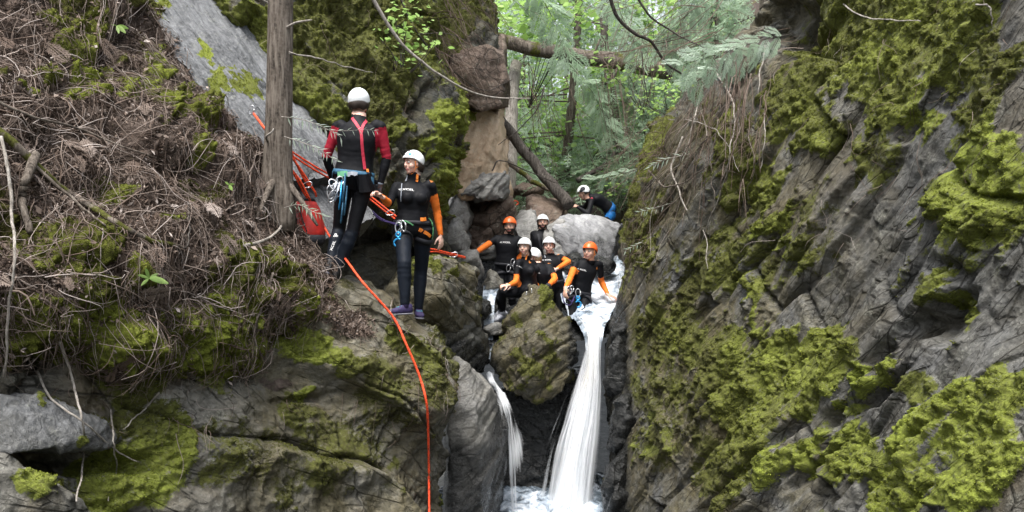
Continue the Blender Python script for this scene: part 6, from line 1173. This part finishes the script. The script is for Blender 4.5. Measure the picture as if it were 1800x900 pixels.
# ---------------------------------------------------------------- foliage
def frond_proto(seed, nb=9, droop=.25, thin=False):
    """one flat cedar spray, length 1 along x: leaflets in pairs on a curved midrib"""
    g = np.random.default_rng(seed); v = []; f = []
    mid = lambda t: np.array([t, 0, -droop * t * t])
    def leaf(a, d, L, w):
        d = nrm(np.array(d)); s = nrm(np.cross(d, [0, 0, 1.])); k = len(v); v.extend([a, a + d * L * .5 + s * w * L, a + d * L + [0, 0, -.12 * L], a + d * L * .5 - s * w * L]); f.append([k, k + 1, k + 2, k + 3])
    for i in range(nb):
        t = (i + .6) / nb; L = .42 * (math.sin(math.pi * min(1, t * .75 + .22)) ** .8) * g.uniform(.8, 1.15)
        for sg in (1, -1):
            d = np.array([.75, sg * .72, g.uniform(-.22, .06)]); a = mid(t); leaf(a, d, L, .075)
            if thin: continue
            for h, q in ((.35, .45), (.62, .36)):
                for s2 in (1, -1): leaf(a + nrm(d) * L * h, np.array([.75 * math.cos(.7) - s2 * sg * 0, sg * (.72 + s2 * .75), 0]) + [.3, 0, 0], L * q, .13)
    leaf(mid(.9), [1, 0, -.3], .16, .15); k = len(v)
    for i in range(4):
        a, c = mid(i / 4), mid((i + 1) / 4); v.extend([a + [0, .018, 0], a - [0, .018, 0], c - [0, .012, 0], c + [0, .012, 0]]); f.append([len(v) - 4, len(v) - 3, len(v) - 2, len(v) - 1])
    return np.array(v, float), np.array(f)
FR = [frond_proto(i, 10 + i % 2, .2 + .12 * (i % 3)) for i in range(4)]; FR_T = [(np.array([[0, 0, 0], [.4, .075 + .02 * i, -.03], [1, 0, -.16 - .06 * i], [.4, -.075, -.03]], float), np.array([[0, 1, 2, 3]])) for i in range(3)]; FR_S = [frond_proto(9 + i, 4, .3) for i in range(3)]
def spray(pos, d, up, size, shade, protos, g):
    """copies of the spray at pos, tip towards d: arrays for one mesh"""
    pos = np.asarray(pos, float); d = nrm(d); s = nrm(np.cross(up, d)); u = np.cross(d, s); VV, FF, SS = [], [], []; off = 0; w = g.integers(0, len(protos), len(pos))
    for k, (pv, pf) in enumerate(protos):
        i = np.where(w == k)[0]
        if not len(i): continue
        M3 = np.stack([d[i], s[i], u[i]], 2) * np.asarray(size)[i, None, None]; v = np.einsum('nij,mj->nmi', M3, pv) + pos[i, None]
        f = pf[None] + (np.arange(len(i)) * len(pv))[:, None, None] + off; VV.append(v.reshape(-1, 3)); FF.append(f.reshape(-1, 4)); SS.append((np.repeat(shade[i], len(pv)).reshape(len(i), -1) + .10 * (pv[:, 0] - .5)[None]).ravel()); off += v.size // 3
    return np.concatenate(VV), np.concatenate(FF), cl(np.concatenate(SS))
def cedar_mesh(seed, H=9., rad=1.7, n=620, lo=.12):
    g = np.random.default_rng(seed); t = lo + (1 - lo) * g.random(n) ** .9; az = g.uniform(0, 2 * np.pi, n); az = np.round(az / .55) * .55 + g.normal(0, .16, n) + np.floor(t * 14) * .9; rr = rad * (1.05 - t) ** .7 * np.sqrt(g.uniform(.12, 1, n))
    p = np.stack([np.cos(az) * rr, np.sin(az) * rr, np.floor(t * 22) / 22 * H - .35 * rr * rr / rad + g.normal(0, .09, n)], 1); d = np.stack([np.cos(az), np.sin(az), g.uniform(-.9, -.15, n)], 1) + g.normal(0, .35, (n, 3))
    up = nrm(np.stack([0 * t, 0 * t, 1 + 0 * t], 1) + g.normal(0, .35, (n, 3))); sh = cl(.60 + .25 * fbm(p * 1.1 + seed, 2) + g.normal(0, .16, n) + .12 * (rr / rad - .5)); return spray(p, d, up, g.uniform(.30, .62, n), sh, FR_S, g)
def trunk_mesh(H, r, seed):
    b = MB(); zz = np.linspace(-.6, H, 14); b.tube(np.stack([.10 * np.sin(zz * .6 + seed), .1 * np.cos(zz * .5 + seed), zz], 1), np.linspace(r, r * .15, 14), 8); return b.mesh('trunk', M['bark'], True, 'moss')
def limb_mesh(H, rad, seed):
    g = np.random.default_rng(seed); b = MB()
    for i in range(34):
        t = g.uniform(.1, .95); a = g.uniform(0, 6.28); L = rad * (1.05 - t) ** .7; d = np.array([math.cos(a), math.sin(a), 0]); b.tube([d * .05 + [0, 0, t * H], d * L * .5 + [0, 0, t * H - .06 * L], d * L + [0, 0, t * H - .38 * L]], [.018, .012, .005], 4, cap=False)
    return b.mesh('limb', M['bark'], True, 'moss')
CED = []
for i in range(5):
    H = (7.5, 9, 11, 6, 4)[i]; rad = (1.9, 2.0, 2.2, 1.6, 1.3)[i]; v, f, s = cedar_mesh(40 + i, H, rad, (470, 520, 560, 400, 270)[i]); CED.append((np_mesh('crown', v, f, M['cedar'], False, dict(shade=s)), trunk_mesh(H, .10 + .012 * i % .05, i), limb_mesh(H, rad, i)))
spots = [(905, 300, 19, 'cedar just right of the pale standing dead trunk'), (985, 300, 21, 'cedar behind the mossy log at the centre left of the gap'), (1040, 290, 24, 'cedar left of the slender dead trunk in the gap'), (1110, 280, 19.5, 'cedar right of the slender dead trunk in the gap'), (1160, 260, 22, 'cedar behind the thin hooked twig'), (1220, 240, 18, 'cedar behind the dark crooked branch at the right of the gap'),
         (930, 290, 26, 'cedar behind the one beside the pale dead trunk'), (1075, 260, 31, 'cedar standing behind the short grey stump'), (1210, 230, 27, 'cedar seen past the thin dark branch at upper right'), (1290, 200, 24, 'cedar beside the root hollow of the right cliff'), (870, 270, 24, 'cedar showing past the edge of the brown overhanging block'),
         (950, 250, 36, 'far cedar above the left end of the level mossy log'), (1130, 230, 38, 'far cedar right of the middle of the gap'), (1180, 255, 15.8, 'short near cedar just left of the mossy buttress top'), (1095, 300, 16.2, 'short near cedar above the crouching person'), (1255, 200, 14.5, 'short near cedar on top of the mossy buttress'),
         (1330, 120, 15, 'cedar at the head of the right cliff behind the roots'), (990, 310, 16.5, 'near cedar rising over the head of the leaning log'), (840, 280, 20, 'cedar half hidden by the tan clay wall')]
for i, (px, py, Y, lb) in enumerate(spots):
    x = (px - 900) / FPX * Y; z = float(hillz(np.array([x]), np.array([Y]))[0]); k = i % 5 if not lb.startswith('short') else 4; c, t, l = CED[k]; root = empty('cedar_tree', (x, Y, z - .2)); root.rotation_euler = (R(3 * math.sin(i * 2.1)), R(3 * math.cos(i * 1.3)), i * 2.39); sc = .85 + .3 * ((i * 7) % 5) / 5; root.scale = (sc, sc, sc)
    tag(root, 'pale green ' + lb, 'tree', 'cedars crowding the hillside beyond the gap')
    for nm, me in (('crown', c), ('trunk', t), ('branches', l)):
        o = link(nm, me, root)
        if nm != 'trunk': o['kind'] = 'stuff'
def broad(n, rad, seed, size=.09, flatn=.5):
    """broad leaves in flat tiers"""
    g = np.random.default_rng(seed); p = g.normal(size=(n, 3)) * np.array(rad) * .55; p[:, 2] = np.round(p[:, 2] / .16) * .16 + g.normal(0, .03, n); az = g.uniform(0, 6.28, n); d = np.stack([np.cos(az), np.sin(az), g.uniform(-.5, .1, n)], 1); up = nrm(np.stack([0 * az, 0 * az, 1 + 0 * az], 1) + g.normal(0, flatn, (n, 3)))
    d = nrm(d); s = nrm(np.cross(up, d)); L = size * g.uniform(.6, 1.3, (n, 1)); k = [p, p + d * L * .35 + s * L * .42, p + d * L * .62 + s * L * .30, p + d * L, p + d * L * .62 - s * L * .30, p + d * L * .35 - s * L * .42]
    v = np.stack(k, 1).reshape(-1, 3); b0 = (np.arange(n) * 6)[:, None]; f = np.concatenate([b0 + np.array([[0, 1, 2, 3]]), b0 + np.array([[0, 3, 4, 5]])]); return v, f, np.repeat(cl(g.normal(.5, .2, n)), 6), p
def shrub(name, c, rad, n, seed, label, size=.09, stems=8, base=None, cat='shrub', mat='maple'):
    v, f, s, p = broad(n, rad, seed, size); root = empty(name, base if base is not None else np.array(c) - [0, 0, rad[2]]); tag(root, label, cat); o0 = np.array(root.location); link('foliage', np_mesh('foliage', v + c - o0, f, M[mat], False, dict(shade=s)), root); g = np.random.default_rng(seed + 1); b = MB()
    for i in range(stems):
        e = np.array(c) + p[g.integers(0, n)]; m_ = (o0 + e) / 2 + g.normal(0, .05, 3); b.tube(smooth_path([o0, m_, e], 8), np.linspace(.010, .004, 8), 5)
    b.build('stem', M['bark_dark'], root, attr='moss'); return root
shrub('maple_shrub', P(955, 25, 15), (1.3, 1.0, .55), 620, 61, 'bright yellow green maple leaves at the top of the gap', .16, 9, P(930, 190, 15.4))
shrub('maple_shrub', P(1085, 118, 14.5), (.85, .6, .22), 260, 62, 'bright green leaves hanging along the level mossy log', .13, 6, P(1130, 200, 14.8))
shrub('maple_shrub', P(945, 210, 17), (1.0, .9, .9), 420, 63, 'bright green leafy shrub right of the standing dead trunk', .13, 8, P(930, 300, 17.2))
shrub('maple_shrub', P(1165, 170, 13.5), (.6, .5, .5), 190, 64, 'small yellow green shrub under the dark crooked branch', .10, 6, P(1190, 230, 13.8))
shrub('maple_shrub', P(720, 55, 8.6), (.28, .25, .42), 170, 65, 'fresh green leafy shrub on the dark cliff above the woman', .07, 7, P(705, 140, 8.7))
shrub('maple_shrub', P(1085, 325, 13.9), (.25, .2, .14), 70, 66, 'small bright green plant behind the crouching person', .07, 4)
for q_, (px, py, Y, lb) in enumerate([(900, 120, 20, 'pale green leaves behind the pale standing dead trunk'), (990, 180, 19, 'leafy bush below the middle of the level log'), (1030, 40, 22, 'leaves against the bright sky above the level log'), (1120, 190, 18, 'leafy bush right of the slender dead trunk'), (1190, 60, 21, 'leaves behind the thin dark branch at the right of the gap'), (985, 275, 17, 'leafy bush low in the middle of the gap'), (880, 40, 21, 'leaves beside the dark mossy rock at the left of the gap')]):
    shrub('maple_shrub', P(px, py, Y), (1.5, 1.0, .9), 520, 160 + q_, lb, .15, 8, P(px + 10, py + 130, Y + .2))
shrub('maple_shrub', P(1130, 15, 19), (1.5, 1.2, .8), 420, 67, 'bright green leaves high on the right of the gap', .18, 8, P(1150, 160, 19))
YL = ['in front of the pale standing dead trunk, right of its foot', 'above the white helmet of the crouching person', 'at the right behind the crouching person', 'under the leaning log at the left of the gap', 'against the mossy buttress', 'on the slope beside the slanting grey log', 'below the right half of the mossy log', 'high behind the pale dead trunk', 'left of the buttress top under the hooked twig', 'around the short grey stump']
for i, (px, py, Y, w, h) in enumerate([(965, 300, 15.5, .9, .45), (1030, 285, 16, .8, .4), (1070, 320, 15, .5, .35), (920, 330, 15, .5, .35), (1105, 290, 14.5, .6, .45), (1000, 250, 18, 1.2, .6), (1090, 230, 18, 1.0, .6), (960, 230, 20, 1.2, .7), (1150, 220, 16, .8, .5), (1040, 225, 20, 1.2, .6)]):
    g = np.random.default_rng(80 + i); n = 130; p = g.normal(size=(n, 3)) * [w * .6, .5, h * .6] + P(px, py, Y); az = g.uniform(0, 6.28, n); d = np.stack([np.cos(az), np.sin(az), g.uniform(-.5, .4, n)], 1); up = nrm(np.stack([0 * az, 0 * az, 1 + 0 * az], 1) + g.normal(0, .3, (n, 3)))
    v, f, s = spray(p, d, up, g.uniform(.2, .42, n), cl(g.normal(.45, .2, n)), FR_S, g); base = P(px, py + h / Y * FPX * .8, Y); root = empty('young_cedar', base); tag(root, 'low young cedar ' + YL[i], 'shrub', 'young cedars in the undergrowth beyond the gap'); link('foliage', np_mesh('foliage', v - base, f, M['cedar'], False, dict(shade=s)), root); b = MB()
    for q in range(6): b.tube(smooth_path([base, (base + p[q]) / 2 + [0, 0, .1], p[q]], 6), .008, 4)
    b.build('stem', M['bark_dark'], root, attr='moss')
def cedar_branch(pix, seed, label, size, n, mat='cedar', shade=.7, r=.006, side=1.0, droop=.3, group=None):
    fr = FR_T if size < .16 else FR
    if size < .16: n = int(n * 2.6); size = size * .62
    """a living branch: stem with flat sprays along it"""
    g = np.random.default_rng(seed); pts = smooth_path([P(*q) for q in pix], 30); root = empty('cedar_branch', pts[0]); tag(root, label, 'cedar branch', group); b = MB(); b.tube(pts, np.linspace(r, r * .35, 30), 6); b.build('stem', M['bark_pale'] if size < .16 else M['bark_dark'], root, attr='moss')
    i = np.linspace(3, 29, n).astype(int); T = nrm(np.gradient(pts, axis=0))[i]; vw = nrm(pts[i]); lat = nrm(np.cross(T, vw)); sg = np.where(np.arange(n) % 2, 1, -1)[:, None]; d = T * .8 + lat * sg * side * .8 + np.array([0, 0, -droop]) + g.normal(0, .16, (n, 3)); up = nrm(-vw * .75 + np.array([0, 0, .75]) + g.normal(0, .2, (n, 3)))
    sz = size * g.uniform(.7, 1.2, n); sh = cl(shade + g.normal(0, .1, n))
    for q in range(n):
        v, f, s = spray(pts[i[q:q + 1]], d[q:q + 1], up[q:q + 1], sz[q:q + 1], sh[q:q + 1], fr, g); link('spray', np_mesh('spray', v - pts[0], f, M[mat], False, dict(shade=s)), root)
    return root
cedar_branch([(1390, 60, 7.6), (1340, 70, 7.4), (1280, 90, 7.3), (1205, 112, 7.3)], 1, 'pale cedar branch with flat sprays reaching left from the root hollow', .26, 15, shade=.85)
cedar_branch([(1370, 85, 7.6), (1310, 100, 7.5), (1250, 128, 7.5), (1215, 150, 7.6)], 2, 'second pale cedar branch just below the one at the root hollow', .22, 12, shade=.8)
cedar_branch([(1255, 250, 8.8), (1220, 268, 8.6), (1170, 280, 8.5), (1145, 292, 8.5)], 3, 'pale cedar sprig hanging in front of the mossy buttress', .15, 9, shade=.9)
cedar_branch([(1240, 330, 9.0), (1200, 350, 8.8), (1150, 366, 8.7), (1125, 372, 8.7)], 4, 'cedar sprig with narrow sprays low on the right of the buttress', .12, 9, shade=.85)
cedar_branch([(1160, 415, 9.2), (1130, 425, 9.1), (1100, 440, 9.0)], 5, 'small cedar sprig beside the man in the water, against dark rock', .11, 7, shade=.85)
cedar_branch([(1130, 295, 10.0), (1095, 305, 10.0), (1050, 315, 10.2)], 6, 'cedar sprig above the crouching person', .20, 9, shade=.75)
cedar_branch([(495, 205, 6.35), (530, 210, 6.2), (565, 222, 6.1), (598, 240, 6.05)], 7, 'pale cedar sprig left of the red sleeve, upper of two', .12, 9, shade=1., r=.004)
cedar_branch([(560, 226, 6.0), (600, 230, 5.95), (640, 228, 5.9), (662, 230, 5.9)], 8, 'thin sprig crossing the back of the person in red sleeves', .08, 6, shade=1., r=.002)
cedar_branch([(500, 240, 6.35), (530, 250, 6.2), (560, 262, 6.1), (590, 282, 6.05)], 9, 'pale cedar sprig left of the red sleeve, lower of two', .12, 8, shade=.9, r=.004)
cedar_branch([(500, 365, 6.3), (525, 360, 6.2), (550, 372, 6.1), (570, 380, 6.1)], 10, 'cedar sprig in front of the red rope bag', .11, 7, shade=.85, r=.004)
cedar_branch([(1080, -40, 12), (1090, 20, 11.8), (1110, 60, 11.6), (1120, 100, 11.5)], 11, 'cedar branch hanging into the right of the gap', .42, 16, shade=.6)
cedar_branch([(930, -40, 12.5), (960, 10, 12.4), (985, 60, 12.3), (1000, 110, 12.2)], 12, 'cedar branch hanging into the left of the gap', .45, 16, shade=.55)
cedar_branch([(1230, -40, 9.5), (1215, 10, 9.5), (1190, 50, 9.5), (1170, 85, 9.6)], 13, 'cedar branch hanging at the top beside the root hollow', .34, 14, shade=.65)
cedar_branch([(1010, 130, 14), (1040, 160, 13.8), (1060, 200, 13.8), (1075, 235, 13.8)], 14, 'cedar branch hanging low in the middle of the gap', .42, 16, shade=.6)
# dead fronds on the bank
g = np.random.default_rng(77); n = 620; u = g.uniform(.2, .98, n); v_ = g.uniform(.05, .93, n); p, nn = on_patch(S_S, u, v_, .015 + .02 * g.random(n)); px, py = project(p); ok = (px > -60) & (py > -60) & (py < 700) & (g.random(n) < soilm(S_S, u, v_, px, py)); p, nn = p[ok], nrm(nn[ok]); n = len(p)
d = np.array([.55, -.25, -.8]) + g.normal(0, .45, (n, 3)); d = nrm(d - nn * (d * nn).sum(1)[:, None] * .9); stuff_tubes('dead_fronds', [spray(p, d, nn, g.uniform(.07, .20, n), cl(g.normal(.55, .17, n)), FR, g)], M['twig'])
g = np.random.default_rng(78); n = 900; u = g.uniform(.2, .98, n); v_ = g.uniform(.05, .97, n); p, nn = on_patch(S_S, u, v_, .012 + .02 * g.random(n)); px, py = project(p); ok = (px > -60) & (py > -60) & (g.random(n) < .3 + .7 * soilm(S_S, u, v_, px, py)); p, nn = p[ok], nrm(nrm(nn[ok]) + g.normal(0, .35, (ok.sum(), 3))); n = len(p)
d = nrm(np.cross(nn, g.normal(size=(n, 3)))); s_ = nrm(np.cross(nn, d)); L = g.uniform(.02, .06, (n, 1)); k_ = [p, p + d * L * .4 + s_ * L * .30 + nn * L * .1, p + d * L, p + d * L * .4 - s_ * L * .26 + nn * L * .12]
stuff_tubes('fallen_leaves', [(np.stack(k_, 1).reshape(-1, 3), np.arange(n * 4).reshape(-1, 4), np.repeat(cl(g.normal(.62, .22, n)), 4))], M['twig'])
# small leafy plants
def leaf_plant(c, leaves, label, w=.26, mat='maple'):
    """each leaf its own blade: (px, py, Y) of its tip"""
    root = empty('leafy_plant', c); tag(root, label, 'plant')
    for q in leaves:
        e = P(*q); d = e - c; L = np.linalg.norm(d); d = d / L; s = nrm(np.cross(d, nrm(c))); up = nrm(np.cross(s, d)); t = np.linspace(0, 1, 7); wd = w * L * np.sin(np.pi * np.clip(t * .82 + .10, 0, 1)) ** 1.1 * (t > .02); m = c + d * L * t[:, None] - up * (.12 * L * t ** 2)[:, None] * 0 - np.array([0, 0, 1]) * (.15 * L * t ** 2)[:, None]
        v = np.concatenate([m + s * wd[:, None] * .5 + up * wd[:, None] * .12, m, m - s * wd[:, None] * .5 + up * wd[:, None] * .12]); f = [[k, k + 1, 8 + k, 7 + k] for k in range(6)] + [[7 + k, 8 + k, 15 + k, 14 + k] for k in range(6)]; link('leaf', np_mesh('leaf', v - c, np.array(f), M[mat], True, dict(shade=np.full(21, .55 + .3 * math.sin(q[0])))), root)
h, n_ = hit(262, 490); c = h * .985
leaf_plant(c, [(242, 480, c[1] - .03), (248, 499, c[1] - .06), (285, 488, c[1] - .08), (296, 492, c[1] - .04), (256, 468, c[1] - .02), (278, 478, c[1])], 'small green plant with pointed leaves on the litter bank')
h, n_ = hit(205, 45); c = h * .985
leaf_plant(c, [(195, 42, c[1] - .03), (221, 54, c[1] - .05), (226, 47, c[1] - .02), (209, 56, c[1] - .04)], 'small bright green seedling at the upper edge of the slab', .28)
h, n_ = hit(402, 325); c = h * .985
leaf_plant(c, [(396, 318, c[1] - .03), (408, 332, c[1] - .04), (412, 322, c[1])], 'tiny dull green seedling below the slab', .4)

# ---------------------------------------------------------------- ropes and bag
def rope_mat(name, col):
    k = NT(name); n = k.noise(75, 3); c = k.mix(k.rng(n, .38, .60), tuple(x * .5 for x in col), tuple(min(1, x * 1.25) for x in col)); k.base(c, .65, k.bump(n, .5, .003)); return k.m
M['rope'] = rope_mat('orange_rope', (.80, .075, .018))
def rope(pts, r, label, cat='rope', name='rope', n=120, group=None):
    q = smooth_path(pts, n); b = MB(); th = np.linspace(0, 1, n); b.tube(q, r * (1 + .04 * np.sin(th * n * 1.6)), 9); return tag(b.build(name, M['rope'], None, q[0]), label, cat, group)
def laid(px, py, lift=.02): h, n = hit(px, py); return h * (1 - lift / np.linalg.norm(h))
down = [P(548, 352, 7.0), P(566, 392, 7.0), P(590, 432, 6.85), P(613, 463, 6.62), P(640, 499, 6.45)] + [laid(x, y, .09) for x, y in ((690, 556), (714, 605), (737, 660), (750, 710), (753, 770), (754, 840), (755, 960))]
rope(down, .0105, 'thick orange rope running from the bag down over the outcrop')
for k in (0, 1):
    o = np.array([0, 0, -.035 * k])
    rope([P(512, 266, 6.75) + o, P(540, 284, 6.85) + o, P(572, 303, 7.0) + o, P(640, 338, 7.45) + o, P(684, 371, 7.5) + o, P(700, 384, 7.5) + o, P(748, 432, 7.55) + o, P(770, 440, 7.7) + o * .5, P(818, 452, 8.3) + o * .3], .009, ('upper' if k == 0 else 'lower') + ' strand of the orange handline stretched behind the two people')
rope([P(446, 200, 7.0), P(455, 212, 6.9), P(466, 226, 6.75), P(480, 238, 6.66)], .011, 'short orange anchor sling left of the tree on the slab'); b = carabiner_mb(P(442, 193, 7.0), (.3, 0, 1), (0, -1, 0), .8); tag(b.build('carabiner', M['steel'], None, P(442, 193, 7.0)), 'steel carabiner at the top of the short anchor sling', 'carabiner')
rope([P(452, 206, 6.98), P(460, 220, 6.85), P(474, 240, 6.7)], .008, 'second thin orange cord beside the short anchor sling')
for i, (pts, lb) in enumerate([([(510, 262, 6.7), (522, 290, 6.75), (535, 315, 6.8), (545, 330, 6.85)], 'orange cord from the tree to the bag, right of three'), ([(508, 290, 6.68), (520, 312, 6.72), (532, 335, 6.8), (540, 348, 6.85)], 'orange cord from the tree to the bag, middle of three'), ([(506, 325, 6.66), (514, 340, 6.7), (524, 350, 6.8)], 'orange cord from the tree to the bag, short left one'), ([(514, 300, 6.7), (528, 318, 6.74), (542, 345, 6.8), (545, 352, 6.85)], 'doubled orange cord looped over the neck of the bag'), ([(506, 268, 6.66), (530, 300, 6.75), (552, 335, 6.85), (556, 345, 6.9)], 'thin orange cord hanging behind the cedar sprig')]):
    rope([P(*q) for q in pts], .010, lb, n=40)
for (px, py, Y, lb) in ((686, 374, 7.42, 'pink and white carabiner on the handline beside the woman'), (797, 448, 8.0, 'white carabiner near the right end of the handline'), (540, 325, 6.78, 'steel carabiner above the red bag')):
    b = carabiner_mb(P(px, py, Y), (1, 0, .3), (0, -1, 0), .9); tag(b.build('carabiner', M['steel'], None, P(px, py, Y)), lb, 'carabiner')
def rope_bag():
    c = P(541, 386, 6.95); root = empty('rope_bag', c - [0, 0, .22]); tag(root, 'red rope bag with black base hanging under the tree', 'bag'); rg = []; th = np.arange(28) * 2 * np.pi / 28
    prof = [(-.22, .02), (-.215, .10), (-.19, .135), (-.10, .150), (.0, .145), (.09, .120), (.15, .09), (.19, .055), (.20, .02)]
    for i, (z, r) in enumerate(prof):
        w = r * (1 + .09 * perlin(np.stack([np.cos(th) * 1.6, np.sin(th) * 1.6, np.full(28, z * 7)], 1)) + .04 * np.sin(th * 5 + z * 20)); rg.append(np.stack([c[0] + .18 * -z * .6 + np.cos(th) * w * .98, c[1] + np.sin(th) * w * .9, np.full(28, c[2] + z * 1.15)], 1))
    m_red = flat('red_bag_fabric', (.46, .026, .02), .45, .2, 14, .3); b = MB(); b.loft(rg[2:8]); b.build('fabric', m_red, root); b = MB(); b.loft([rg[0], rg[1], rg[2] + (rg[2] - rg[2].mean(0)) * .03, rg[3] * .7 + rg[2] * .3 + (rg[3] - rg[3].mean(0)) * .03]); b.build('base', M['web'], root)
    b = MB(); b.loft([rg[6] + (rg[6] - rg[6].mean(0)) * .05, rg[7] * 1., rg[8]]); b.build('collar', M['web'], root); b = MB(); b.tube(smooth_path([c + [-.05, -.10, .13], c + [-.02, -.13, .02], c + [.03, -.13, -.12]], 14), .013, 6, flat=.4); b.build('strap', M['web'], root)
    b = MB(); b.box(c + [-.07, -.122, -.06], (.018, .006, .014)); b.build('patch', flat('tan_patch', (.25, .16, .06), .8), root)
rope_bag()
# orange scrap and anchor bolt
h, n_ = hit(930, 515); b = MB(); c = h - nrm(h) * .02; b.tube(smooth_path([c + [-.03, 0, .02], c + [-.035, -.01, -.05], c + [0, -.015, -.075], c + [.035, -.01, -.03], c + [.03, 0, .06]], 20), .006, 8); tag(b.build('anchor_ring', M['steel'], None, c), 'bent steel anchor hook on top of the wedge boulder', 'anchor')
b = MB(); c = P(907, 357, 12.1); b.tube(smooth_path([c + [-.05, 0, .01], c + [-.01, -.02, .04], c + [.04, 0, .0], c + [.0, -.02, -.03]], 14), .016, 7, flat=.4); tag(b.build('webbing', M['rope'], None, c), 'small scrap of orange webbing on the reddish block', 'webbing')
